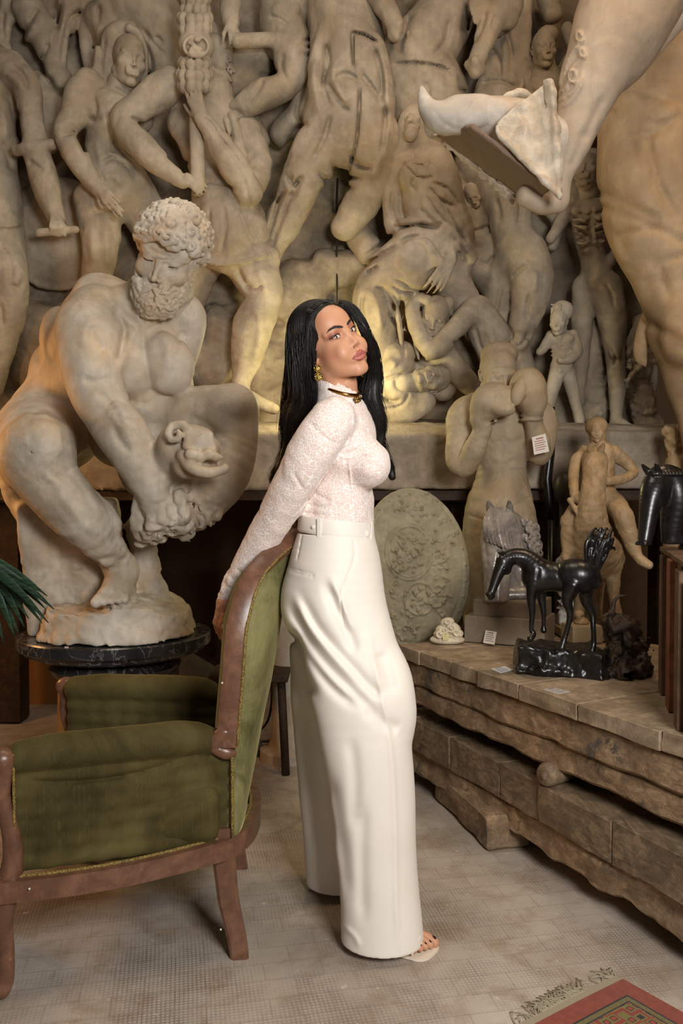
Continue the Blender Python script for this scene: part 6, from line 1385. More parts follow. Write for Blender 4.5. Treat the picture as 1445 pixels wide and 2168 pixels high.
# legs
for s in (-1, 1):
    m = MB(); v0 = s*.26
    P = [(.03, s*.245, .345, .032), (.022, s*.248, .25, .030), (.012, s*.252, .15, .027), (-.010, s*.262, .05, .025), (-.018, s*.266, 0, .024)]
    R = []
    for u, v, z, r in P:
        q = ch(u, v, z); R.append([q+CA*a*r+CL*b*r*.85 for a, b in ((-1, -.7), (-.7, -1), (.7, -1), (1, -.7), (1, .7), (.7, 1), (-.7, 1), (-1, .7))])
    m.rings(R[::-1]); m.build('leg', CHW, AC, True, ang=35)
    S = Sc(.004); vs = s
    S.chain([(*ch(.545, vs*.385, .58), .026), (*ch(.553, vs*.386, .50), .022), (*ch(.535, vs*.383, .42), .021), (*ch(.528, vs*.381, .34), .025), (*ch(.545, vs*.386, .25), .029), (*ch(.553, vs*.390, .19), .026), (*ch(.545, vs*.388, .11), .020), (*ch(.545, vs*.39, .05), .019), (*ch(.556, vs*.392, .022), .021)], .01, flat=(CL, .8))
    S.ell(ch(.553, vs*.385, .585), (.034, .030, .030), None, .01)
    S.build('front_post', CHW, AC, 1, clip=np.array([[-3, 0, .0015], [3, 5, 3]]))
# rails
def rail_pts(n=15, w=1.0):
    pts = []
    for t in np.linspace(0, 1, n): u = .56*(1-t)+.03*t; pts.append((u, -sidev(u)-.012*math.sin(PI*t)))
    for a in np.linspace(-PI/2, PI/2, 17)[1:-1]: pts.append((.03-.080*math.cos(a), .248*math.sin(a)))
    for t in np.linspace(1, 0, n): u = .56*(1-t)+.03*t; pts.append((u, sidev(u)+.012*math.sin(PI*t)))
    return pts
RPt = rail_pts()
def railz(u): return .293-.025*max(0, u)/.55-.012*math.sin(PI*min(1, max(0, u/.55)))
m = MB(); R = []
for i, (u, v) in enumerate(RPt):
    a = np.array(RPt[max(i-1, 0)]); b = np.array(RPt[min(i+1, len(RPt)-1)]); t = (b-a)/np.linalg.norm(b-a); nn = np.array([-t[1], t[0]]); z = railz(u)
    # nn points inwards or outwards; make a 3 cm thick rail
    q = []
    for dn, dz in ((0, -.022), (0, .030), (.03, .030), (.03, -.022)):
        uu, vv = np.array([u, v])+nn*dn; q.append(ch(uu, vv, z+dz))
    R.append(q)
m.rings(R); m.build('seat_rail', CHW, AC, True, ang=35)
m = MB(); p0 = ch(.553, -.37, .262); m.box(ch(.553, 0, .275), (.03, .74, .06), Matrix.Rotation(math.atan2(CL[1], CL[0])-PI/2, 3, 'Z'), .004); m.build('front_rail', CHW, AC)
# outer arm panels with the roll on top
for s in (-1, 1):
    S = Sc(.0055)
    n = 9
    for j in range(n-1):
        for k_ in (0,):
            u0 = .515-.49*j/(n-1); u1 = .515-.49*(j+1)/(n-1)
            for z0, z1, r in ((.33, .575, .030),):
                for z in np.linspace(.325, .57, 7):
                    S.cap(ch(u0, s*(sidev(u0)-.030+.006*math.sin(PI*j/8)), z), ch(u1, s*(sidev(u1)-.030), z), .031, .031, .012)
    S.chain([(*ch(.510, s*(sidev(.515)-.026), .583), .045), (*ch(.40, s*(sidev(.40)-.022), .588), .049), (*ch(.25, s*(sidev(.25)-.020), .588), .050), (*ch(.12, s*(sidev(.12)-.020), .586), .050), (*ch(.06, s*(sidev(.06)-.022), .572), .040)], .003, flat=(np.array([0, 0, 1.]), .9))
    if s < 0: S.carve([[(45, 1652), (130, 1655), (230, 1648), (330, 1625), (440, 1588)]], 4, .010, 'g', (1.9, 2.45))
    S.noise(ch(.3, s*.33, .5), .5, .002, 14, 2)
    S.build('arm', VEL, AC, 1, clip=np.array([[-3, 0, .300], [3, 5, 3]]))
# seat cushion
S = Sc(.008); R_ = np.column_stack([CA, CL, [0, 0, 1]])
S.box(ch(.30, 0, .39), (.27, .30, .075), R_, .04, .03); S.box(ch(.30, 0, .31), (.26, .28, .04), R_, .02, .02); S.noise(ch(.3, 0, .4), .5, .004, 8, 2); S.build('seat', VEL, AC, 1)
# back: barrel shaped body, raked
def halfw(z):
    if z < .80: return .262
    t = (z-.80)/.31; return .262*math.sqrt(max(0, 1-t**2.3))
zs = list(np.linspace(.312, .80, 14))+list(.80+.31*np.sin(np.linspace(0, PI/2, 14)[1:])*.995)
m = MB(); R = []
for z in zs:
    w_ = max(halfw(z), .004); u0 = rake(z); bul = max(.01, u0-.004-rear(z))
    pts = []
    for a in np.linspace(-PI/2, PI/2, 21): pts.append(ch(u0-bul*math.cos(a)**.9-.004, w_*math.sin(a), z))
    for a in np.linspace(PI/2, -PI/2, 21)[1:-1]: pts.append(ch(u0+.028+.030*math.cos(a), w_*math.sin(a)*.97, z))
    R.append(pts)
m.rings(R); m.build('back_upholstery', VELB, AC, True)
m = MB(); R = []
for z in zs[4:]:
    w_ = max(halfw(z)-.03, .003); u0 = rake(z)+(.024 if z < .68 else .006); pts = []
    for a in np.linspace(-PI/2, PI/2, 17): pts.append(ch(u0+(.030 if z < .68 else .001)*math.cos(a)**.7, w_*math.sin(a), z))
    for a in np.linspace(PI/2, -PI/2, 9)[1:-1]: pts.append(ch(u0-.01, w_*math.sin(a), z))
    R.append(pts)
m.rings(R); m.build('back_cushion', VEL, AC, True)
# wooden arch round the back
path = []
for z in np.linspace(.565, .80, 10): path.append((rake(z)+.022, -.274+.02*math.cos((z-.565)/.235*PI/2)*0, z))
for a in np.linspace(0, PI/2, 14)[1:]: z = .80+.322*math.sin(a); path.append((rake(z)+.022, -.274*max(0, math.cos(a))**.9, z))
full = path+[(u, -v, z) for u, v, z in path[-2::-1]]
m = MB(); R = []; nP = len(full)
for i, (u, v, z) in enumerate(full):
    a = ch(*full[max(i-1, 0)]); b = ch(*full[min(i+1, nP-1)]); t = (b-a)/np.linalg.norm(b-a)
    c = ch(u, v, z); f = CA-t*(CA@t); f /= np.linalg.norm(f); o_ = np.cross(t, f)
    e = 1+.25*max(0, 1-min(i, nP-1-i)/2.5)
    prof = [(-.030, -.010), (-.030, .012), (-.008, .016), (.004, .017), (.010, .012), (.016, .019), (.026, .019), (.033, .010), (.033, -.008), (.012, -.014)]
    R.append([c+f*x*e*.78+o_*y*1.15*(-1) for x, y in prof])
m.rings(R); m.build('back_frame', CHW, AC, True, ang=50)
# end scrolls and crest
for s in (-1, 1):
    S = Sc(.003); S.chain([(*ch(.020, s*.274, .60), .022), (*ch(.040, s*.274, .580), .020), (*ch(.048, s*.274, .562), .014), (*ch(.018, s*.274, .548), .018), (*ch(.0, s*.274, .545), .012)], .008, flat=(CL, .8)); S.build('scroll', CHW, AC, 1)
S = Sc(.003); 
for v in np.linspace(-.10, .10, 9): S.ell(ch(rake(1.12)+.02, v, 1.128+.022*math.cos(v/.10*PI/2)-.01), (.020, .018, .016), None, .008)
S.ell(ch(rake(1.12)+.03, 0, 1.148), (.018, .026, .020), None, .006)
for s in (-1, 1): curl(S, ch(rake(1.12)+.045, s*.045, 1.135), CA, .020, .006, 1.3, .003, s)
S.build('crest', CHW, AC, 1)
# braid
m = MB(); m.tube([ch(u-.028, v*1.035, z+.004) for u, v, z in full], .0042, 8, flat=1.3)
m.build('braid', GIMP, AC, True)
m = MB(); m.tube([ch(.000, -.278, z) for z in np.linspace(.54, .325, 8)], .0042, 8); m.build('braid', GIMP, AC, True)
m = MB(); m.tube([ch(u, v*1.012+(.0 if abs(v) > .05 else 0), railz(u)+.031) for u, v in RPt], .0050, 8); m.build('braid', GIMP, AC, True)
m = MB(); m.tube([ch(.522+(.012 if z > .5 else 0)*0, -.392, z) for z in np.linspace(.32, .60, 9)], .0038, 8); m.build('braid', GIMP, AC, True)
m = MB(); m.tube([ch(.522, .352, z) for z in np.linspace(.32, .60, 9)], .0038, 8); m.build('braid', GIMP, AC, True)
def flatmat1(name, col, rough=.5):
    n = N(name); n.set(col, rough); return n.m
STUD = flatmat1('pale_stud', lin(220, 214, 200), .4)
for x, y, Y in ((432, 1831, 2.19), (62, 1882, 2.02), (467, 1968, 2.19), (470, 1446, 2.20)):
    m = MB(); m.ball(at(x, y, Y), .0028, 10, 6); m.build('nail_head', STUD, AC, True)

# ------------------------------------------------------------------ the woman
WR = thing('person', 'woman with long dark hair, white lace top and wide cream trousers leaning on the armchair', 'person', (.10, 2.36, 0))
HR = basis((.60, -.78, .23)) @ rot(y=25)
HO = at(727.5, 705.5, 2.22)-HR@np.array([0, .0735, .0])
hf = Fr(HO, HR, .0098)
def skin_mat():
    n = N('skin'); a = n.new('Attribute', attribute_name='tint')
    c = n.coord(); nz = n.noise(c, 60, 4, .6)
    col = n.mix(n.math('MULTIPLY', n.ramp(nz, [(.35, 0), (.7, 1)]), .12), a.outputs[0], lin(196, 120, 88))
    n.set(col, .5); n.b.inputs['Subsurface Weight'].default_value = .12; n.b.inputs['Subsurface Radius'].default_value = (1, .35, .18); n.b.inputs['Subsurface Scale'].default_value = .012
    n.b.inputs['Specular IOR Level'].default_value = .45
    n.bump(n.noise(c, 900, 2, .5), .05, .001); return n.m
SKIN = skin_mat(); SK = np.array(lin(198, 146, 114))
def smooth01(x, a, b): t = np.clip((x-a)/(b-a), 0, 1); return t*t*(3-2*t)
def build_head():
    S = Sc(.0010); u = hf.k
    def E(c, r, kk=1.0, op='u', rr=None): S.ell(hf(c), np.array(r)*u, HR if rr is None else HR@rr, kk*u, op)
    def C(a, b, ra, rb, kk=.6, op='u'): S.cap(hf(a), hf(b), ra*u, rb*u, kk*u, op)
    def CH(p, kk=.3, op='u'): S.chain([(*hf(q[:3]), q[3]*u) for q in p], kk*u, op)
    E((0, -.9, 3.3), (7.0, 9.0, 8.2)); E((0, 2.8, -1.6), (5.75, 6.1, 8.0), 2)
    E((0, 2.6, -6.0), (4.9, 5.6, 4.2), 2.4); E((0, 7.0, -9.9), (1.9, 1.5, 1.5), 2.4)
    E((0, 6.0, 4.0), (4.6, 2.6, 3.6), 2.5)
    for s in (1, -1):
        C((s*5.3, -.4, -4.2), (s*4.75, .5, -7.4), 1.3, 1.1, 1.5); C((s*4.75, .5, -7.4), (s*1.2, 6.8, -10.4), 1.1, 1.0, 1.8)
        E((s*3.7, 5.3, -2.2), (1.3, 1.3, 1.5), 2.4); E((s*2.9, 4.8, -5.6), (2.3, 2.0, 3.0), 2.8); E((s*4.3, 2.9, -5.2), (1.6, 2.6, 2.6), 2.6)
        CH([(s*1.3, 8.0, 1.25, .45), (s*3.0, 7.75, 1.75, .55), (s*4.9, 6.2, 1.55, .45)], 1.3)
        E((s*3.05, 9.05, -.05), (1.7, 1.35, 1.15), 1.2, 's')
        E((s*3.2, 7.7, -4.5), (2.0, 1.4, 2.0), 2.0)
    C((0, 8.0, 1.2), (0, 8.5, -.5), .66, .52, 1.2); C((0, 8.5, -.5), (0, 9.6, -3.1), .55, .64, 1.3)
    E((0, 9.75, -3.55), (.80, .74, .68), .6); E((0, 8.2, -3.6), (1.5, 1.0, 1.2), 1.0)
    for s in (1, -1):
        E((s*1.15, 8.85, -3.95), (.66, .85, .62), .6)
        E((s*.70, 9.40, -4.50), (.36, .58, .34), .15, 's')
    # eye sockets filled with the lids, slit left open over the eyeball
    for s in (1, -1):
        E((s*3.1, 6.85, .0), (1.55, 1.42, 1.38), .35)
        E((s*3.1, 7.15, .85), (1.65, 1.15, .72), .5)                      # fold of the upper lid
        E((s*3.12, 8.6, -.10), (1.42, .95, .50), .12, 's', rot(y=s*-6))        # opening
    # mouth
    E((0, 8.2, -6.8), (2.4, 1.0, 1.5), 1.4)
    for s in (1, -1):
        CH([(0, 9.25, -6.32, .48), (s*.6, 9.27, -6.12, .50), (s*1.4, 8.95, -6.36, .42), (s*2.7, 8.05, -6.98, .13)], .22)
        CH([(0, 9.18, -7.72, .70), (s*1.0, 8.98, -7.6, .62), (s*2.6, 8.05, -7.08, .14)], .22)
    CH([(-2.8, 8.2, -6.98, .05), (-1.3, 9.35, -6.93, .08), (0, 9.75, -7.02, .08), (1.3, 9.35, -6.93, .08), (2.8, 8.2, -6.98, .05)], .10, 's')
    E((0, 9.0, -8.75), (1.2, .45, .32), .7, 's'); E((0, 9.75, -5.35), (.28, .5, .6), .4, 's')
    for s in (1, -1):
        CH([(s*6.5, .6, .2, .30), (s*7.0, -.1, 1.4, .33), (s*7.5, -1.5, 1.4, .35), (s*7.5, -2.0, -.2, .34), (s*6.95, -1.2, -2.2, .34), (s*6.5, -.2, -3.3, .50), (s*6.3, .5, -2.9, .35)], .25)
        E((s*6.5, -.6, -.6), (.45, 1.1, 1.9), .5); E((s*6.75, -.3, -1.1), (.5, .55, .8), .2, 's')
    # neck, down inside the collar
    nb = at(716, 850, 2.30); S.cap(hf(0, -2.0, -4.6), nb, .050, .047, .02); S.cap(nb, at(712, 900, 2.34), .047, .058, .02)
    S.cap(hf(5.0, -1.8, -4.8), at(742, 848, 2.27), .010, .008, .022)
    me = S.mesh('head', 2)
    P = get_co(me); Lp = ((P-HO)@HR)/u; x, y, z = Lp.T; ax_ = np.abs(x)
    col = np.tile(SK, (len(P), 1)); 
    def blend(m, c):
        col[:] = col*(1-m[:, None])+np.array(c)*m[:, None]
    blend(.42*np.exp(-(((ax_-5.4)/1.9)**2+((z+3.6)/1.5)**2+((y-4.0)/3)**2)), lin(176, 92, 70))            # blush
    blend(.30*np.exp(-(((z-6)/2.2)**2+((ax_-5.2)/1.6)**2)), lin(176, 110, 78))
    blend(.80*np.exp(-(((ax_-3.5)/1.9)**2+((z-.95)/.62)**2))*(y > 5), lin(150, 72, 58))                       # eye shadow
    blend(.75*np.exp(-(((ax_-4.6)/.9)**2+((z-.30)/.55)**2))*(y > 5), lin(92, 44, 40))
    blend(.45*np.exp(-(((ax_-3.3)/1.4)**2+((z+.85)/.35)**2))*(y > 5), lin(160, 88, 70))
    # lips: inside the outline of the two lips
    t = np.clip(ax_/2.8, 0, 1)
    top = -6.98+(1-t**1.6)*(1.2)+.18*np.exp(-((ax_-.6)/.4)**2)-.12*np.exp(-(x/.28)**2); bot = -7.0-(1-t**2.0)*1.45
    m = smooth01(z, bot-.08, bot+.10)*(1-smooth01(z, top-.10, top+.08))*(y > 7.4)*(ax_ < 2.85)
    blend(m*.95, lin(176, 98, 92)); e = m*(1-smooth01(np.minimum(z-bot, top-z), .1, .45)); blend(e*.6, lin(134, 66, 60))
    m2 = np.exp(-((z+7.0)/.10)**2)*(ax_ < 2.7)*(y > 7.4); blend(m2*.8, lin(90, 34, 34))
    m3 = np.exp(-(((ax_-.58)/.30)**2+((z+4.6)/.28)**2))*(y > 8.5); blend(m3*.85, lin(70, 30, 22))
    # brows
    bx = np.array([.9, 2.0, 3.2, 4.4, 5.6]); bz = np.interp(ax_, bx, [1.55, 1.95, 2.35, 2.3, 1.5]); bt = np.interp(ax_, [.8, 1.25, 2.0, 3.4, 4.4, 5.2], [.16, .42, .46, .42, .28, .04])
    ed = vn1(Lp*np.array([2.2, 2.2, 6.0]))*.06
    mb = (1-smooth01(np.abs(z-bz)+ed, bt*.72, bt*1.08))*(y > 3)*(ax_ > .75)*(ax_ < 5.2)
    blend(mb*.86, lin(48, 32, 27))
    set_colors(me, col)
    global BROW; BROW = []
    No = get_no(me); m1 = mb > .5; nf = len(me.polygons); fv = np.empty(nf*4, np.int32); me.loops.foreach_get('vertex_index', fv); fv = fv.reshape(-1, 4)
    for s in (1, -1):
        fm = (m1 & (x*s > 0))[fv].all(1); ff = fv[fm]; ids, inv = np.unique(ff, return_inverse=True)
        b = bpy.data.meshes.new('eyebrow'); b.from_pydata((P[ids]+No[ids]*.0005).tolist(), [], inv.reshape(-1, 4).tolist()); b.update(); BROW.append(b)
    return me
HEADMESH = build_head()
def join_meshes(A, B, name):
    n = len(A.vertices); fa = np.empty(len(A.polygons)*4, np.int32); A.loops.foreach_get('vertex_index', fa); fb = np.empty(len(B.polygons)*4, np.int32); B.loops.foreach_get('vertex_index', fb)
    V_ = np.vstack([get_co(A), get_co(B)]); Fq = np.concatenate([fa, fb+n]); ca = np.empty(n*4, np.float32); A.color_attributes['tint'].data.foreach_get('color', ca); cb = np.empty(len(B.vertices)*4, np.float32); B.color_attributes['tint'].data.foreach_get('color', cb)
    me = bpy.data.meshes.new(name); me.vertices.add(len(V_)); me.vertices.foreach_set('co', V_.astype(np.float32).ravel()); me.loops.add(len(Fq)); me.loops.foreach_set('vertex_index', Fq)
    me.polygons.add(len(Fq)//4); me.polygons.foreach_set('loop_start', np.arange(0, len(Fq), 4, dtype=np.int32)); me.polygons.foreach_set('loop_total', np.full(len(Fq)//4, 4, np.int32)); me.update(calc_edges=True)
    set_colors(me, np.concatenate([ca, cb]).reshape(-1, 4)[:, :3]); return me
def W3(x, y, Y, r=None):
    p = at(x, y, Y); return p if r is None else (*p, r*Y/F)
ARM = [(708, 884, 2.215, 40), (694, 902, 2.205, 44), (662, 950, 2.21, 45), (628, 1015, 2.25, 41), (592, 1080, 2.31, 36), (556, 1140, 2.365, 31), (522, 1195, 2.41, 25), (494, 1240, 2.435, 20), (481, 1266, 2.44, 16)]
def torso_w(S, g=0.0, hands=False):
    q = 2.36/F
    S.ell(W3(728, 945, 2.37), (.082+g, .150+g, .125+g), rot(y=8), .04)
    S.ell(W3(716, 1060, 2.37), (.092+g, .112+g, .09+g), None, .05); S.ell(W3(711, 1110, 2.37), (.098+g, .125+g, .06+g), None, .03)
    S.chain([W3(704, 884, 2.24, 34+g*700), W3(722, 872, 2.37, 40+g*700), W3(726, 884, 2.50, 34+g*700)], .03)
    S.ell(W3(782, 982, 2.275), (.049+g, .060+g, .058+g), None, .03); S.ell(W3(780, 982, 2.445), (.049+g, .060+g, .058+g), None, .03)
    S.chain([W3(722, 876, 2.34, 42+g*700), W3(722, 850, 2.31, 36+g*500), W3(719, 814, 2.30, 37+g*500)], .03)
    S.chain([W3(x, y, Y, r+g*800) for x, y, Y, r in ARM], .018)
    S.chain([W3(728, 890, 2.52, 34+g*700), W3(716, 960, 2.55, 32+g*700), W3(700, 1040, 2.56, 28+g*700), W3(720, 1090, 2.54, 24+g*700)], .02)
LEG1 = W3(838, 1955, 2.26)*np.array([1, 1, 0])+np.array([-.064, .010, .1175]); LEG2 = np.array([-.02, 2.60, .130])
def skin_body():
    S = Sc(.0022)
    S.chain([W3(494, 1240, 2.435, 15), W3(481, 1266, 2.44, 13), W3(478, 1274, 2.44, 13)], .01)
    f = Fr(W3(474, 1269, 2.43), basis((-.13, .02, -1), (-.70, -.70, 0)), .0096)
    hand(S, f, curl=(16, 20, 24, 28), thumb=(26, 30), side=-1, spread=5)
    S.noise(f(0, 5, 0), .12, .0012, 90, 2)
    Ha = S.mesh('hand', 1); set_colors(Ha, np.tile(SK*.97, (len(Ha.vertices), 1)))
    P = get_co(Ha); c = np.tile(SK*.97, (len(P), 1)); set_colors
    S = Sc(.005); torso_w(S); S.chain([W3(712, 1140, 2.37, 60), W3(712, 1230, 2.34, 68), W3(740, 1420, 2.30, 56), W3(775, 1560, 2.28, 42), W3(785, 1740, 2.27, 38), W3(778, 1900, 2.26, 27), tuple(LEG1)+(.032,)], .03); S.chain([W3(708, 1160, 2.42, 60), W3(704, 1250, 2.46, 66), W3(700, 1450, 2.53, 54), W3(706, 1600, 2.57, 40), W3(710, 1740, 2.60, 30), tuple(LEG2)+(.032,)], .03); B = S.mesh('torso', 1); set_colors(B, np.tile(SK, (len(B.vertices), 1)))
    S = Sc(.0022)
    f1 = Fr(LEG1, basis((.95, -.20, -.22)), .0100); foot(S, f1, -1, .5)
    S.cap(f1(0, 0, 0), f1(-1, -3, 12), .034, .042, .02)
    T1 = S.mesh('foot', 1); set_colors(T1, np.tile(SK*np.array([1.0, 1.03, 1.04]), (len(T1.vertices), 1)))
    S = Sc(.004); f2 = Fr(LEG2, basis((.93, .20, -.34)), .0094); foot(S, f2, 1, .5); S.cap(f2(0, 0, 0), f2(-1, -3, 12), .034, .042, .02)
    T2 = S.mesh('foot', 1); set_colors(T2, np.tile(SK, (len(T2.vertices), 1)))
    M_ = join_meshes(HEADMESH, B, 'body')
    for q in (Ha, T1, T2): M_ = join_meshes(M_, q, 'body')
    return link('body', M_, SKIN, WR), f1, f2
HEAD, FOOT1, FOOT2 = skin_body()
# eyes
def eye_mat():
    n = N('eye_surface'); c = n.coord(); sp = n.new('SeparateXYZ'); n.L(c, sp.inputs[0])
    r = n.math('SQRT', n.math('ADD', n.math('MULTIPLY', sp.outputs[0], sp.outputs[0]), n.math('MULTIPLY', sp.outputs[2], sp.outputs[2])))
    rr = n.math('DIVIDE', r, .0125)
    col = n.ramp(rr, [(0, (.004, .003, .003)), (.22, (.006, .004, .003)), (.26, lin(52, 30, 18)), (.52, lin(30, 18, 12)), (.58, (.02, .015, .012)), (.63, lin(222, 214, 206)), (1, lin(205, 180, 168))])
    n.set(col, .05); n.b.inputs['Coat Weight'].default_value = .6; return n.m
EYE = eye_mat()
for s in (1, -1):
    c = hf(s*3.1, 6.88, -.05)
    m = MB(); m.ball((0, 0, 0), .0129, 32, 20); me = m.mesh('eye'); 
    g = np.array([0, 0, CH])-c; B = basis(g); M = Matrix(B.tolist()).to_4x4()
    o = link('eye', me, EYE, None); o.parent = HEAD; o.matrix_local = Matrix.Translation(V3(c)-wloc(HEAD)) @ M
def flatmat(name, col, rough=.5, metal=0, coat=0, spec=None):
    n = N(name); n.set(col, rough, metal)
    if coat: n.b.inputs['Coat Weight'].default_value = coat
    if spec is not None: n.b.inputs['Specular IOR Level'].default_value = spec
    return n.m
HAIRDARK = flatmat('brow_hair', lin(42, 28, 22), .8)
LASH = flatmat('lash', (.006, .004, .004), .6)
for s in (1, -1):
    link('eyebrow', BROW[0 if s > 0 else 1], HAIRDARK, HEAD)
    m = MB()
    up = [hf(s*a, b, c_) for a, b, c_ in ((1.75, 8.0, -.30), (2.4, 8.35, .22), (3.1, 8.38, .42), (3.9, 8.05, .34), (4.6, 7.4, .08), (5.1, 6.9, .22))]
    m.tube(up, [.0004, .0009, .0011, .0012, .0012, .0004], 6)
    lo_ = [hf(s*a, b, c_) for a, b, c_ in ((2.2, 8.05, -.55), (3.1, 8.2, -.66), (3.9, 7.9, -.55), (4.6, 7.35, -.18))]
    m.tube(lo_, [.0003, .0006, .0007, .0007], 6)
    for i in range(16):
        t = i/15; q = np.array([2.2+2.6*t, 8.38-.1*abs(t-.3)-1.0*max(0, t-.4)**1.2, .2+.28*math.sin(PI*(t*.85+.1))])
        a = hf(s*q[0], q[1], q[2]); d = np.array([s*(.25+.5*t), .55, .55])*.55; b = hf(*(np.array([s*q[0], q[1], q[2]])+d))
        m.tube([a, (a+b)/2+np.array([0, 0, -.0004]), b], [.0004, .0003, .0001], 4)
    m.build('eyelashes', LASH, HEAD, True)

# ------------------------------------------------------------------ clothes
def lace_mat():
    n = N('white_lace'); c = n.coord(); nn = n.new('TexNoise'); nn.inputs['Scale'].default_value = 38; nn.inputs['Detail'].default_value = 3; n.L(c, nn.inputs['Vector'])
    sv = n.new('VectorMath', operation='SCALE'); n.L(nn.outputs['Color'], sv.inputs[0]); sv.inputs['Scale'].default_value = .022
    ad = n.new('VectorMath', operation='ADD'); n.L(c, ad.inputs[0]); n.L(sv.outputs[0], ad.inputs[1])
    def vor(scale, lo, hi):
        v = n.new('TexVoronoi', feature='DISTANCE_TO_EDGE'); v.inputs['Scale'].default_value = scale; n.L(ad.outputs[0], v.inputs['Vector']); return n.ramp(v.outputs['Distance'], [(lo, 1), (hi, 0)])
    a = vor(78, .04, .085); b = vor(150, .03, .10); v2 = n.new('TexVoronoi', feature='F1'); v2.inputs['Scale'].default_value = 78; n.L(ad.outputs[0], v2.inputs['Vector'])
    ring = n.ramp(v2.outputs['Distance'], [(.28, 0), (.32, 1), (.37, 1), (.41, 0)])
    h = n.math('MAXIMUM', a, n.math('MAXIMUM', n.math('MULTIPLY', b, .35), n.math('MULTIPLY', ring, .7)))
    col = n.mix(n.math('MULTIPLY', h, .85), lin(226, 202, 190), lin(250, 246, 242)); n.set(col, .8); n.b.inputs['Sheen Weight'].default_value = .2
    n.bump(h, .5, .0012); return n.m
LACE = lace_mat()
S = Sc(.0032); torso_w(S, .0065); nb = at(716, 850, 2.30); S.cap(hf(0, -2.0, -4.6), nb, .0530, .0505, .02); S.cap(nb, at(712, 900, 2.34), .0505, .063, .02)
seams = [[(737, 965), (741, 1010), (748, 1060), (750, 1104)], [(714, 962), (730, 970), (770, 962), (806, 958)], [(746, 868), (748, 900), (738, 935), (722, 950)]]
S.carve(seams, 1.6, -.0035, 'g', (2.1, 2.6))
S.carve([[(742, 925), (715, 968), (682, 1012), (652, 1056), (622, 1090)]], 3, .0042, 'g', (2.1, 2.6))
S.carve([[(650, 1068), (690, 1075), (730, 1068)], [(640, 1085), (680, 1092), (720, 1090)], [(720, 965), (750, 955), (780, 940)], [(665, 1045), (700, 1062)], [(490, 1225), (505, 1236)], [(482, 1240), (498, 1252)], [(500, 1205), (520, 1222)], [(620, 1000), (640, 1035)], [(655, 895), (690, 930), (720, 940)]], 4, .0038, 'g', (2.1, 2.6))
S.noise(W3(700, 1000, 2.35), .6, .0022, 28, 2)
S.noise(W3(490, 1240, 2.43), .10, .004, 60, 2)
me = S.mesh('blouse', 1)
P = get_co(me); bm = bmesh.new(); bm.from_mesh(me)
wr = V3(W3(479, 1272, 2.44)); ax_w = (wr-V3(W3(494, 1240, 2.435))).normalized(); zw = W3(711, 1112, 2.37)[2]
nk = V3(W3(722, 824, 2.30)); nax = Vector((.44, -.05, .9)).normalized()
kill = [v for v in bm.verts if ((v.co-wr).dot(ax_w) > 0 and (v.co-wr).length < .12) or (v.co.z < zw and v.co.x > -.118) or ((v.co-nk).dot(nax) > 0 and (v.co-nk).length < .10)]
bmesh.ops.delete(bm, geom=kill, context='VERTS'); bm.to_mesh(me); bm.free()
BLOUSE = link('blouse', me, LACE, WR)
# high collar with a scalloped edge, frilled cuff
def frill(c, axis, rx, ry, h, n=72, lobes=11, amp=.006, flare=.004, side=None):
    a = V3(axis).normalized(); u = V3(side if side is not None else (0, 1, 0)); u = (u-a*a.dot(u)).normalized(); v = a.cross(u); m = MB(); R = []
    for k in range(6):
        t = k/5; ring = []
        for i in range(n):
            q = 2*PI*i/n; hh = h*t+(amp*abs(math.sin(q*lobes/2))*t if k else 0); f = 1+flare*t/rx*(1+.5*math.sin(q*lobes))
            ring.append(V3(c)+u*math.cos(q)*ry*f+v*math.sin(q)*rx*f+a*hh)
        R.append(ring)
    m.rings(R, caps=False); return m
cl = frill(W3(720, 836, 2.300), (.44, -.02, .9), .0560, .0560, .018, lobes=19, amp=.005, flare=-.002)
me = cl.mesh('collar'); o = link('collar', me, LACE, WR); sm_ = o.modifiers.new('thick', 'SOLIDIFY'); sm_.thickness = .0012
cf = frill(W3(483, 1262, 2.437), ax_w, .0225, .0215, .014, n=48, lobes=8, amp=.004, flare=.004)
o = link('cuff', cf.mesh('cuff'), LACE, WR); o.modifiers.new('thick', 'SOLIDIFY').thickness = .001
# trousers
def cloth_mat(name, a, b):
    n = N(name); c = n.coord(); col = n.mix(n.ramp(n.noise(c, 4, 4, .5), [(.3, 0), (.7, 1)]), a, b); n.set(col, .62); n.b.inputs['Sheen Weight'].default_value = .15
    w_ = n.noise(n.coord((500, 500, 40)), 1.5, 2, .5); n.bump(w_, .05, .0006); n.b.inputs['Subsurface Weight'].default_value = .0; return n.m
CREAM = cloth_mat('cream_crepe', lin(232, 224, 212), lin(238, 231, 220))
yy = np.array([0, 1., 0])
S = Sc(.0034)
S.chain([W3(711, 1120, 2.37, 76), W3(709, 1160, 2.37, 86), W3(706, 1220, 2.375, 98), W3(702, 1285, 2.38, 100)], .03, flat=(yy, 1.28))
S.chain([W3(712, 1200, 2.34, 84), W3(716, 1290, 2.33, 100), W3(738, 1390, 2.31, 104), W3(762, 1480, 2.29, 103), W3(776, 1590, 2.28, 95), W3(788, 1720, 2.275, 90), W3(798, 1850, 2.27, 86), W3(808, 1960, 2.265, 87), W3(812, 2040, 2.26, 89)], .03, flat=(yy, .86))
S.chain([W3(700, 1260, 2.46, 88), W3(692, 1400, 2.50, 80), W3(700, 1550, 2.54, 80), W3(712, 1700, 2.57, 77), W3(724, 1900, 2.60, 74), W3(726, 1960, 2.60, 74)], .02, flat=(yy, .85))
S.ell(W3(652, 1272, 2.36), (.065, .09, .085), None, .04); S.ell(W3(642, 1280, 2.46), (.055, .08, .08), None, .04)
S.ell(W3(838, 1470, 2.27), (.040, .05, .10), rot(y=-8), .05)
YRG = (2.0, 2.8)
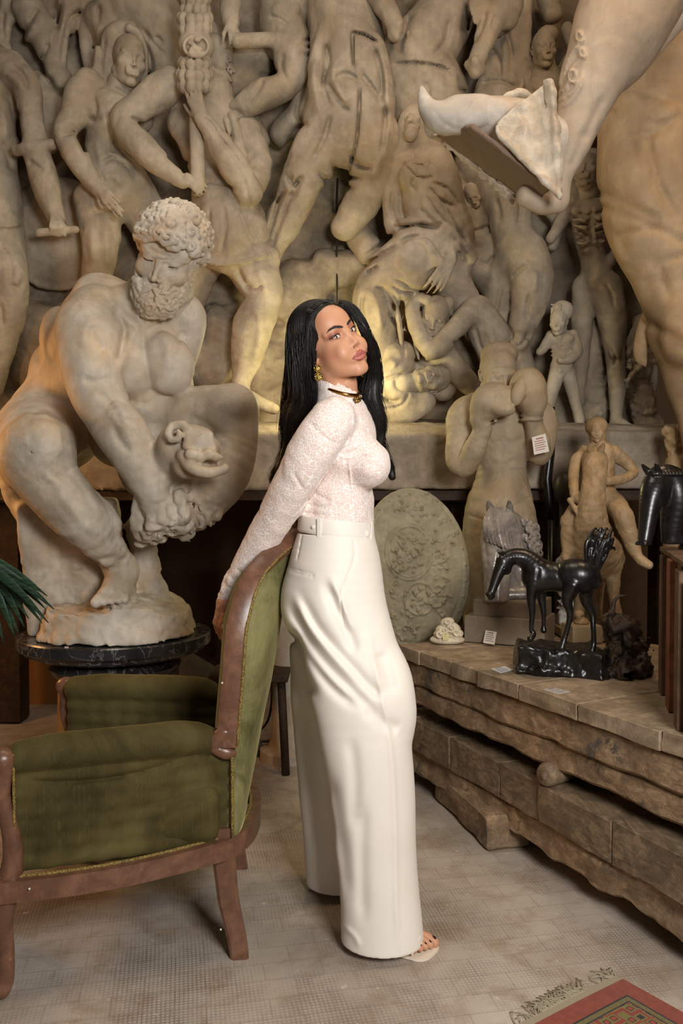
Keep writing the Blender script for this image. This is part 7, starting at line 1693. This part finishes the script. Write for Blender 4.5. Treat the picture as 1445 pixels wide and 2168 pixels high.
S.carve([[(612, 1275), (640, 1335), (690, 1405), (745, 1462), (800, 1512)], [(636, 1262), (672, 1330), (725, 1392), (780, 1452), (812, 1478)], [(628, 1340), (665, 1405), (710, 1462), (760, 1500)], [(690, 1235), (712, 1290), (738, 1340), (752, 1385)], [(620, 1330), (640, 1410), (668, 1480)]], 12, .013, 'g', YRG)
S.carve([[(624, 1262), (656, 1325), (708, 1390), (765, 1450)], [(618, 1310), (652, 1375), (700, 1436), (756, 1486)], [(700, 1225), (728, 1290), (746, 1340)]], 9, -.009, 'g', YRG)
S.carve([[(800, 1380), (820, 1420), (830, 1470)], [(770, 1500), (812, 1530), (845, 1545)], [(742, 1560), (752, 1660), (748, 1760)], [(770, 1700), (766, 1820), (770, 1960)], [(700, 1640), (722, 1760), (738, 1900)], [(640, 1500), (652, 1650), (668, 1800)]], 14, .008, 'g', YRG)
S.carve([[(776, 1330), (800, 1440), (826, 1580), (836, 1740), (838, 1900), (842, 2010)]], 6, -.0045, 'g', YRG)
S.carve([[(728, 1960), (752, 1985), (760, 2005)]], 6, -.004, 'g', YRG)
S.carve([[(748, 1138), (750, 1180), (736, 1220), (722, 1258), (724, 1300), (732, 1370)]], 1.8, .005, 'g', YRG)
S.carve([[(610, 1203), (636, 1209), (663, 1215)], [(612, 1209), (636, 1215), (663, 1221)], [(662, 1215), (662, 1224)], [(640, 1125), (634, 1160), (628, 1188)]], 1.5, .0035, 'g', YRG)
S.noise(W3(740, 1500, 2.35), 1.1, .003, 7, 2)
S.build('trousers', CREAM, WR, 2, clip=np.array([[-1, 1.9, .024], [1, 3, W3(711, 1128, 2.37)[2]]]))
# waistband, loops, buttons
wb = W3(711, 1128, 2.37); m = MB(); R = []
for dz, e in ((-.004, .004), (.0, .0065), (.004, .0065), (.036, .0045), (.040, .003), (.040, -.003), (-.004, -.003)):
    R.append([(wb[0]+(.1005+e)*math.cos(a), wb[1]+(.128+e)*math.sin(a), wb[2]+dz-.010*math.cos(a)) for a in [2*PI*k/72 for k in range(72)]])
m.rings(R, caps=False, loop=True); m.build('waistband', CREAM, WR, True, ang=50)
def onband(px, dz, out=.006):
    x = (px-722.5)/F*2.26-wb[0]; 
    a = -math.acos(max(-1, min(1, x/.106))); return np.array([wb[0]+(.1005+out)*math.cos(a), wb[1]+(.128+out)*math.sin(a), wb[2]+dz-.010*math.cos(a)]), a
for px in (676, 786):
    p, a = onband(px, .016, .0085); m = MB(); m.box(p, (.003, .011, .050), Matrix.Rotation(a, 3, 'Z'), .001); m.build('belt_loop', CREAM, WR)
for px, r in ((663, .0055), (777, .009)):
    p, a = onband(px, .016 if r < .008 else .008, .008); m = MB(); m.ball(p, r, 20, 10, (.35, 1, 1), Matrix.Rotation(a, 3, 'Z')); m.build('button', flatmat('pearl_button', lin(236, 228, 214), .25), WR, True)
# sandals
CRP = flatmat('cream_leather', lin(228, 216, 196), .3)
NAIL = flatmat('dark_nail_polish', lin(48, 14, 16), .12, coat=.8)
def sandal(f, side, sole_z):
    out = [(-2.6, -5.0), (-2.9, 0), (-3.1, 7), (-4.3, 12), (-4.6, 15.2), (-3.6, 17.4), (-1.2, 18.9), (1.4, 19.9), (3.2, 19.9), (4.1, 18.4), (4.2, 14), (3.4, 8), (2.8, 3), (2.6, -3), (1.5, -6), (-1.5, -6)]
    m = MB(); top = []; bot = []; oc = smooth_chain([(x, y, 0, 1) for x, y in out+out[:1]], 4)[:-1, :2]
    for x, y in oc:
        p = f(x*side, y, -7.5 if y < 12 else -8.0); z = p[2] if y < 9 else min(p[2], sole_z+.009)
        top.append((p[0], p[1], max(z, sole_z+.006))); bot.append((p[0], p[1], max(sole_z, z-.007)))
    m.rings([bot, top]); m.build('sandal_sole', CRP, WR, True, ang=40)
    h = f(0, -3, -8); m = MB(); m.tube([(h[0], h[1], .003), (h[0], h[1], h[2]+.005)], [.006, .016], 12); m.build('sandal_heel', CRP, WR, True)
    for pts in ([(4.6, 12, -6.8), (3.6, 12.6, -4.0), (1.2, 12.8, -2.4), (-1.5, 12.2, -2.8), (-3.8, 11.2, -5.2), (-4.4, 10.8, -7.2)], [(4.2, 9.6, -6.8), (3.2, 11.4, -3.2), (.8, 13.6, -2.6), (-2.0, 14.2, -3.4), (-4.3, 13.6, -6.0), (-4.9, 13.2, -7.0)]):
        m = MB(); m.tube([g[:3] for g in smooth_chain([(*f(x*side, y, z), .003) for x, y, z in pts], 5)], .0030, 8, flat=1.6); m.build('strap', CRP, WR, True)
sandal(FOOT1, -1, .001); sandal(FOOT2, 1, .001)
for i, (x, L, r) in enumerate(((2.7, 6.0, 1.35), (1.0, 5.6, .95), (-.5, 4.9, .9), (-1.9, 4.1, .88), (-3.2, 3.2, .85))):
    y0 = 13.2-.55*i; p = FOOT1(-x*1.07, y0+L*.80, -6.1+r*.92); m = MB(); m.ball(p, r*.0094*.62, 14, 8, (.85, 1.05, .35), Matrix(FOOT1.R.tolist())@Matrix.Rotation(-.35, 3, 'X')); m.build('toenail', NAIL, WR, True)
# necklace and earring
GOLD = N('gold'); GOLD.set(lin(196, 148, 70), .18, 1.0); GOLD = GOLD.m
GOLDD = N('antique_gold'); c = GOLDD.coord(); GOLDD.set(GOLDD.mix(GOLDD.ramp(GOLDD.noise(c, 350, 3, .6), [(.45, 0), (.55, 1)]), (.03, .022, .01), lin(200, 160, 84)), .25, .9); GOLDD.bump(GOLDD.noise(c, 350, 3, .6), .8, .002); GOLDD = GOLDD.m
n0 = W3(680, 812, 2.265); n1 = W3(764, 838, 2.225); mid = (n0+n1)/2; xv = (n1-n0)/2; rr_ = np.linalg.norm(xv)
nb_ = [mid+xv*math.cos(a)+np.array([-.004, .050, .010])*(1+0*a)+np.array([.008, .058, .016])*math.sin(a) for a in np.linspace(-PI*.98, PI*.98, 40)]
m = MB(); m.tube(nb_, .0042, 10, flat=.6); m.build('necklace', GOLD, WR, True)
for i in range(11):
    a = -.55+.11*i; p = mid+xv*math.cos(a)+np.array([-.004, .050, .010])+np.array([.008, .058, .016])*math.sin(a)+np.array([.001, -.004, -.010-.004*(i % 2)])
    m = MB(); m.ball(p, .0058, 12, 8, (.8, .8, 1.3 if i % 2 else .9)); m.build('charm', GOLDD, WR, True)
for (x, y, r) in ((671.5, 780, .0088), (674, 797.5, .0102)):
    p = W3(x, y, 2.225); m = MB(); m.ball(p, r, 22, 12, (1, .38, 1)); m.lathe((0, 0, 0), [(.001, 0), (.001, .0001)], 3) if False else None
    m.tube([p+np.array([math.cos(a)*r, -.001, math.sin(a)*r]) for a in np.linspace(0, 2*PI, 24, endpoint=False)], .0014, 6, loop=True); m.build('earring', GOLDD, WR, True)

# ------------------------------------------------------------------ long dark hair
HM = N('dark_hair'); c = HM.coord(); HM.set(HM.mix(HM.ramp(HM.noise(c, 25, 4, .6), [(.4, 0), (.7, 1)]), (.0045, .0032, .0028), (.011, .0075, .006)), .46); HM.b.inputs['Specular IOR Level'].default_value = .35
HM.b.inputs['Anisotropic'].default_value = .5; HM = HM.m
def build_hair():
    u = hf.k; rr = np.random.default_rng(11)
    S = Sc(.0026)
    # scalp cap
    S.ell(hf(0, -1.3, 3.9), (7.6*u, 9.2*u, 8.6*u), HR, .01)
    S.ell(hf(.6, 9.0, .6), (5.2*u, 5.6*u, 7.4*u), HR, .004, 's')
    S.chain([(*hf(-3.0, 5.6, 8.4), .7*u), (*hf(-4.6, 5.6, 6.6), 1.2*u), (*hf(-5.9, 4.8, 3.4), 1.5*u), (*hf(-6.3, 4.0, 0), 1.3*u)], .01)
    S.ell(hf(2.0, -8.4, 1.0), (5.4*u, 3.0*u, 5.0*u), HR, .02)
    # falls: left of the face (near side), behind the neck, right of the face (far side)
    fallA = [W3(684, 664, 2.225, 8), W3(662, 682, 2.225, 15), W3(648, 710, 2.24, 21), W3(640, 740, 2.25, 26), W3(640, 800, 2.26, 28), W3(640, 850, 2.28, 30), W3(622, 892, 2.33, 30), W3(616, 940, 2.38, 22), W3(600, 985, 2.42, 20), W3(582, 1012, 2.43, 17), W3(588, 1042, 2.42, 8)]
    fallB = [W3(690, 760, 2.40, 40), W3(740, 830, 2.44, 44), W3(770, 880, 2.45, 40), W3(790, 930, 2.48, 26), W3(805, 960, 2.54, 18), W3(824, 990, 2.56, 12), W3(830, 1010, 2.56, 9)]
    fallC = [W3(716, 641, 2.25, 4), W3(740, 650, 2.26, 6), W3(759, 673, 2.265, 8), W3(776, 708, 2.28, 10), W3(789, 750, 2.31, 13), W3(790, 800, 2.34, 20), W3(784, 845, 2.35, 28), W3(798, 885, 2.36, 24), W3(804, 915, 2.38, 17), W3(806, 938, 2.38, 8)]
    fallD = [W3(660, 720, 2.32, 30), W3(650, 800, 2.34, 34), W3(640, 870, 2.38, 34), W3(620, 930, 2.42, 26)]
    S.chain([(a[0], a[1], a[2], a[3]*.80) for a in fallA], .012); S.chain([(a[0], a[1], a[2], a[3]*.85) for a in fallB], .012); S.chain([(a[0], a[1], a[2], a[3]*.75) for a in fallC], .006); S.chain([(a[0], a[1], a[2], a[3]*.85) for a in fallD], .012)
    S.chain([W3(690, 662, 2.25, 15), W3(655, 676, 2.25, 18), W3(640, 700, 2.26, 18)], .01)
    
    S.noise(hf(0, 0, 0), .45, .0022, 60, 2, stretch=(1, 1, .25))
    o = S.build('hair', HM, WR, 1)
    m = MB()
    def strands(guide, n, spread=1.0, r=.0008, wav=.004, tail=.25, seed=0, taper=True):
        G = smooth_chain(guide, 6); rr = np.random.default_rng(seed); N_ = len(G)
        for i in range(n):
            a = rr.uniform(0, 2*PI); q = math.sqrt(rr.uniform(.35, 1.05))*spread; ph = rr.uniform(0, 6); pts = []; rad = []; i0 = int(rr.uniform(0, .15)*N_*tail*2); i1 = int(N_*(1-rr.uniform(0, tail))); wv = wav*rr.uniform(.3, 1.2)
            if i1-i0 < 4: continue
            for j in range(i0, i1):
                t = G[min(j+1, N_-1), :3]-G[max(j-1, 0), :3]; t /= np.linalg.norm(t)+1e-9; x = np.cross(t, (0, 1, 0)); x /= np.linalg.norm(x)+1e-9; y = np.cross(t, x); aa = a+.5*math.sin(j*.12+ph*.3)
                s_ = (j-i0)/(i1-i0); p = G[j, :3]+(x*math.cos(aa)+y*math.sin(aa))*G[j, 3]*q+x*wv*math.sin(j*.30+ph)
                pts.append(p); rad.append(r*rr.uniform(.9, 1.1)*(1-.85*max(0, s_-.6)/.4))
            m.tube(pts, rad, 4, caps=False)
    strands(fallA, 260, .98, seed=1, wav=.0055); strands(fallB, 190, .98, seed=2); strands(fallC, 150, .98, seed=3, wav=.005); strands(fallD, 60, 1, seed=4)
    strands([W3(706, 640, 2.27, 4), W3(668, 650, 2.27, 12), W3(634, 676, 2.27, 18), W3(624, 720, 2.27, 20), W3(624, 780, 2.28, 22), W3(618, 850, 2.32, 24), W3(612, 910, 2.36, 22), W3(600, 960, 2.40, 14)], 240, .95, seed=12, tail=.15, wav=.003)
    strands([W3(700, 644, 2.23, 3), W3(678, 660, 2.215, 9), W3(660, 690, 2.215, 13), W3(654, 740, 2.225, 16), W3(650, 800, 2.24, 18), W3(648, 850, 2.27, 18)], 120, .95, seed=13, tail=.1, wav=.003)
    strands(fallA, 12, 1.25, .0005, .006, .4, 5); strands(fallC, 10, 1.35, .0005, .006, .4, 6); strands(fallB, 10, 1.3, .0005, .007, .3, 7)
    # combed strands over the crown from the hairline to the back
    for i in range(240):
        t = rr.uniform(-1, 1); x0 = t*5.4; z0 = 10.2-2.2*abs(t)**1.6-max(0, abs(t)-.6)*6; y0 = 5.6-2.6*abs(t)**2
        pts = []
        for s_ in np.linspace(0, 1, 12):
            th = s_*2.0; d = np.array([x0*(1-.55*s_)+2.0*s_, 0, 0]); yy_ = math.cos(th+.70)*9.3; zz_ = math.sin(th+.70)*8.75
            p = np.array([d[0]*1.05, -1.3+yy_, 3.9+zz_]); q = np.array([p[0]/7.6, (p[1]+1.3)/9.2, (p[2]-3.9)/8.6]); q = q/np.linalg.norm(q)*1.012; pts.append(hf(q[0]*7.6, -1.3+q[1]*9.2, 3.9+q[2]*8.6))
        if s_ is not None: m.tube(pts[rr.integers(0, 2):], .0007, 4, caps=False)
    for i in range(60):     # side strands swept back from the temple
        t = i/59; pts = []
        for s_ in np.linspace(0, 1, 8):
            p = np.array([6.4+1.0*s_, 4.8-9*s_, 6.6-5.6*t*1.0-1.0*s_*s_]); q = np.array([p[0]/7.6, (p[1]+1.3)/9.2, (p[2]-3.9)/8.6]); q = q/np.linalg.norm(q)*1.012; pts.append(hf(q[0]*7.6, -1.3+q[1]*9.2, 3.9+q[2]*8.6))
        m.tube(pts, .0007, 4, caps=False)
    for i in range(170):
        y0 = rr.uniform(-7, 5.0); x0 = rr.uniform(-.5, 3); pts = []
        for s_ in np.linspace(0, 1, 11):
            q = np.array([math.sin(s_*1.75+x0*.12), (y0+1.3)/9.2*(1-.3*s_)-.25*s_, math.cos(s_*1.75+x0*.12)]); q /= np.linalg.norm(q); q *= 1.015+.02*s_; pts.append(hf(q[0]*7.6, -1.3+q[1]*9.2, 3.9+q[2]*8.6))
        m.tube(pts, .0008, 4, caps=False)
    m.build('hair_strands', HM, o, True)
    return o
HAIR = build_hair()

# ------------------------------------------------------------------ palm leaf, rug and the clutter in the shadows
PALM = N('palm_leaf'); c = PALM.coord((3, 3, 60)); PALM.set(PALM.mix(PALM.ramp(PALM.noise(c, 6, 3, .6), [(.4, 0), (.7, 1)]), lin(26, 44, 32), lin(52, 78, 52)), .45); PALM = PALM.m
base = P3(-50, 1178, 2.30); pr = thing('potted_palm', 'fan palm leaves reaching in from the left edge in front of the statue', 'plant', (base[0]-.15, 2.32, 0))
tips = [(100, 1262), (110, 1292), (84, 1322), (60, 1310), (104, 1278), (96, 1300), (104, 1318), (92, 1290), (46, 1330), (30, 1352), (12, 1362), (-8, 1352), (-30, 1340), (60, 1240), (-60, 1330), (36, 1345), (20, 1310)]
m = MB()
for i, (x, y) in enumerate(tips):
    dy = .03*math.sin(i*2.1); a = base; b = P3(x, y, 2.28+dy); d = b-a; L = np.linalg.norm(d); side = np.cross(d/L, (0, 1, 0)); mid_ = lambda t: a+d*t+np.array([0, .02*math.sin(i), .014*math.sin(PI*t)])
    prev = None
    for t in np.linspace(0, 1, 12):
        w_ = .0125*math.sin(PI*min(1, .15+t*.85)**.8)+.0012; c = mid_(t); nrm_ = np.array([0, 1, 0])*.004
        q = [m.bm.verts.new(V3(c-side*w_)), m.bm.verts.new(V3(c+nrm_)), m.bm.verts.new(V3(c+side*w_))]
        if prev: m.bm.faces.new((prev[0], prev[1], q[1], q[0])); m.bm.faces.new((prev[1], prev[2], q[2], q[1]))
        prev = q
o = m.build('leaf', PALM, pr, True); o.modifiers.new('thick', 'SOLIDIFY').thickness = .0008
m = MB(); m.tube([base, base+np.array([-.06, .0, -.25]), (base[0]-.15, 2.32, .30)], [.006, .007, .009], 8); m.build('stem', PALM, pr, True)
m = MB(); m.lathe((base[0]-.15, 2.32, 0), [(.01, .001), (.12, .001), (.15, .28), (.16, .30), (.14, .30), (.13, .27), (.01, .27)], 32); m.build('pot', flatmat('terracotta', lin(120, 74, 52), .8), pr, True, ang=40)
# rug
A = onz(1318, 2078, 0); B = onz(1120, 2180, 0); Cc = onz(1412, 2168, 0)
d1 = (B-A)/np.linalg.norm(B-A); d2 = (Cc-A); d2 = d2-d1*(d2@d1); d2 /= np.linalg.norm(d2)
def rug_mat():
    n = N('oriental_rug'); t = n.new('TexCoord'); sp = n.new('SeparateXYZ'); n.L(t.outputs['Object'], sp.inputs[0]); x, y = sp.outputs[0], sp.outputs[1]
    # distance to the nearest of the two edges near the corner
    e = n.math('MINIMUM', x, y)
    vo = n.new('TexVoronoi', feature='F1', distance='CHEBYCHEV'); vo.inputs['Scale'].default_value = 34; vo.inputs['Randomness'].default_value = .35; n.L(t.outputs['Object'], vo.inputs['Vector'])
    v2 = n.new('TexVoronoi', feature='F1', distance='MANHATTAN'); v2.inputs['Scale'].default_value = 70; v2.inputs['Randomness'].default_value = .6; n.L(t.outputs['Object'], v2.inputs['Vector'])
    pat = n.ramp(vo.outputs['Distance'], [(0, lin(150, 56, 34)), (.16, lin(150, 56, 34)), (.18, lin(24, 22, 28)), (.24, lin(24, 22, 28)), (.26, lin(112, 98, 44)), (.40, lin(112, 98, 44)), (.42, lin(128, 44, 28)), (1, lin(120, 100, 48))], 'CONSTANT')
    pat = n.mix(n.ramp(v2.outputs['Distance'], [(0, 1), (.14, 0)], 'CONSTANT'), pat, lin(196, 180, 140))
    pat2 = n.ramp(v2.outputs['Distance'], [(0, lin(110, 96, 46)), (.2, lin(110, 96, 46)), (.3, lin(26, 26, 30)), (.36, lin(104, 92, 46))], 'CONSTANT')
    z = n.ramp(n.math('MULTIPLY', e, 4), [(0, 0), (.20, .2), (.216, .4), (.26, .6), (.275, .8), (1, .8)], 'CONSTANT')
    red = n.mix(n.ramp(n.noise(n.coord(), 60, 4, .6), [(.4, 0), (.7, 1)]), lin(122, 50, 30), lin(140, 62, 38))
    def step(a): return n.math('GREATER_THAN', e, a)
    col = n.mix(step(.050), red, lin(22, 22, 26)); col = n.mix(step(.055), col, pat2); col = n.mix(step(.068), col, lin(22, 22, 26)); col = n.mix(step(.072), col, pat)
    n.set(col, .95); n.b.inputs['Sheen Weight'].default_value = .2; n.bump(n.noise(n.coord(), 500, 2, .6), .5, .002); return n.m
rg = thing('rug', 'red oriental rug corner with dark patterned border and beige fringe at the bottom right', 'rug', (*A[:2], 0))
rg.rotation_euler = (0, 0, 0)
ang = math.atan2(d1[1], d1[0]); 
me = bpy.data.meshes.new('rug'); bm = bmesh.new(); bmesh.ops.create_grid(bm, x_segments=60, y_segments=60, size=.5)
L1, L2 = .95, .75; sgn = 1 if np.cross(d1, d2)[2] > 0 else -1
for v in bm.verts:
    x, y = (v.co.x+.5)*L1, (v.co.y+.5)*L2; v.co = Vector((x, sgn*y, .007+.002*math.sin(x*9+y*5)))
ext = bmesh.ops.solidify(bm, geom=bm.faces[:], thickness=.006); bmesh.ops.recalc_face_normals(bm, faces=bm.faces[:]); bm.to_mesh(me); bm.free()
rm = rug_mat()
if sgn < 0:
    for n_ in rm.node_tree.nodes:
        pass
o = bpy.data.objects.new('pile', me); me.materials.append(rm); COL.objects.link(o); o.parent = rg; o.rotation_euler = (0, 0, ang)
if sgn < 0:
    for v in me.vertices: v.co.y *= -1
    o.scale = (1, -1, 1)
BEI = flatmat('beige_fringe', lin(156, 146, 124), .9)
m = MB(); q = A-d2*.024; m.prism([A+np.array([0, 0, .008]), A+d1*L1+np.array([0, 0, .008]), A+d1*L1-d2*.024+np.array([0, 0, .005]), A-d2*.024+np.array([0, 0, .005])], (0, 0, -.004)); m.build('edge_band', BEI, rg)
rr = np.random.default_rng(9); m = MB()
for i in range(150):
    t = rr.choice([rr.uniform(0, .02), rr.uniform(.10, .30), rr.uniform(.12, .26), rr.uniform(.02, .6)], p=[.1, .35, .4, .15]); p = A+d1*t-d2*.022; p[2] = .005; L = rr.uniform(.02, .05); pts = [p]; dd = -d2*rr.uniform(.6, 1)+d1*rr.uniform(-.7, .7)
    for k in range(5): dd = dd+d1*rr.uniform(-.8, .8); dd /= np.linalg.norm(dd); p = p+dd*L/4; p = p.copy(); p[2] = .004+rr.uniform(0, .008)*math.sin(PI*k/4); pts.append(p)
    m.tube(pts, .0014, 5)
o = m.build('fringe', BEI, rg, True); o['kind'] = 'stuff'
# clutter in the dark left part
GRS = plaster('grey_slab_stone', lin(104, 98, 88), lin(76, 70, 62), lin(92, 82, 68), .7, .8, 1.5, .4)
def slab(name, P, th, mat, label, cat):
    """leaning slab: four corner points of its front"""
    P = [np.array(p) for p in P]; n_ = np.cross(P[1]-P[0], P[3]-P[0]); n_ /= np.linalg.norm(n_); n_ *= np.sign(n_[1])
    m = MB(); m.prism(P, n_*th, .004); o = m.build(name, mat, None, loc=P[0]); tag(o, label, cat); return o
OCH = wall_mat('ochre_wall', lin(150, 104, 56), lin(170, 122, 72))
m = MB(); m.box((-1.85, 4.9, .6), (.9, .12, 1.2)); o = m.build('ochre_panel', OCH, None, loc=(-1.85, 4.9, 0)); tag(o, 'ochre painted panel in the shadow behind the marble column', 'panel')
slab('stone_slab', [(-1.30, 3.85, .002), (-1.02, 3.75, .002), (-1.00, 3.92, .52), (-1.22, 4.0, .50)], .05, GRS, 'dark grey stone slab leaning left of the marble column', 'slab')
slab('stone_slab', [(-.78, 3.82, .002), (-.34, 3.9, .002), (-.50, 4.0, .34), (-.74, 3.95, .50)], .05, GRS, 'grey stone slab behind the column, partly hidden by the armchair', 'slab')
m = MB(); m.box((-1.50, 3.35, .40), (.14, .14, .8), bev=.008); tag(m.build('timber_post', OLDW2, None, loc=(-1.50, 3.35, 0)), 'old timber post standing at the left edge beside the palm leaves', 'post')
# small shaped stool and shoes under the ledge, hanging cable
m = MB(); st = np.array([-.40, 3.75, 0])
m.box(st+np.array([0, 0, .42]), (.34, .24, .03), bev=.005)
m.build('seat', DARKWOOD, tmp := thing('stool', 'low dark wooden stool in the shadow behind the armchair back', 'stool', st)); 
for sx in (-1, 1):
    for sy in (-1, 1): m = MB(); m.tube([st+np.array([sx*.14, sy*.09, .41]), st+np.array([sx*.16, sy*.10, .001])], .018, 8); m.build('leg', DARKWOOD, tmp, True)
m = MB(); m.tube([P3(590, 1395, 4.0), P3(605, 1420, 4.0), P3(602, 1450, 3.98), P3(585, 1472, 3.9), P3(560, 1482, 3.8), P3(590, 1486, 3.75), P3(625, 1470, 3.9), P3(640, 1500, 3.9)], .006, 8)
p = P3(600, 1486, 3.75); pts = [(-.36, 4.16, .60), (-.34, 4.16, .30), (-.36, 4.14, .10), (-.46, 4.12, .008), (-.30, 4.12, .008), (-.10, 4.12, .008), (.1, 4.16, .008)]
m = MB(); Gp = smooth_chain([(*q, .006) for q in pts], 6); m.tube([g[:3] for g in Gp], .006, 8)
tag(m.build('cable', BLK, None, True, loc=pts[3]), 'black cable trailing over the floor in the dark behind the woman', 'cable')
# pale turned column behind the woman's elbow
p = P3(612, 1100, 3.85); m = MB(); m.lathe((p[0], 3.9, 0), [(.01, .0), (.14, .0), (.14, .04), (.10, .06), (.085, .10), (.08, 1.1), (.10, 1.14), (.10, 1.19), (.01, 1.19)], 40)
tag(m.build('plaster_pillar', PLW, None, True, loc=(p[0], 3.9, 0), ang=40), 'short pale round pillar in the dark seen between the woman\'s elbow and waist', 'pillar')
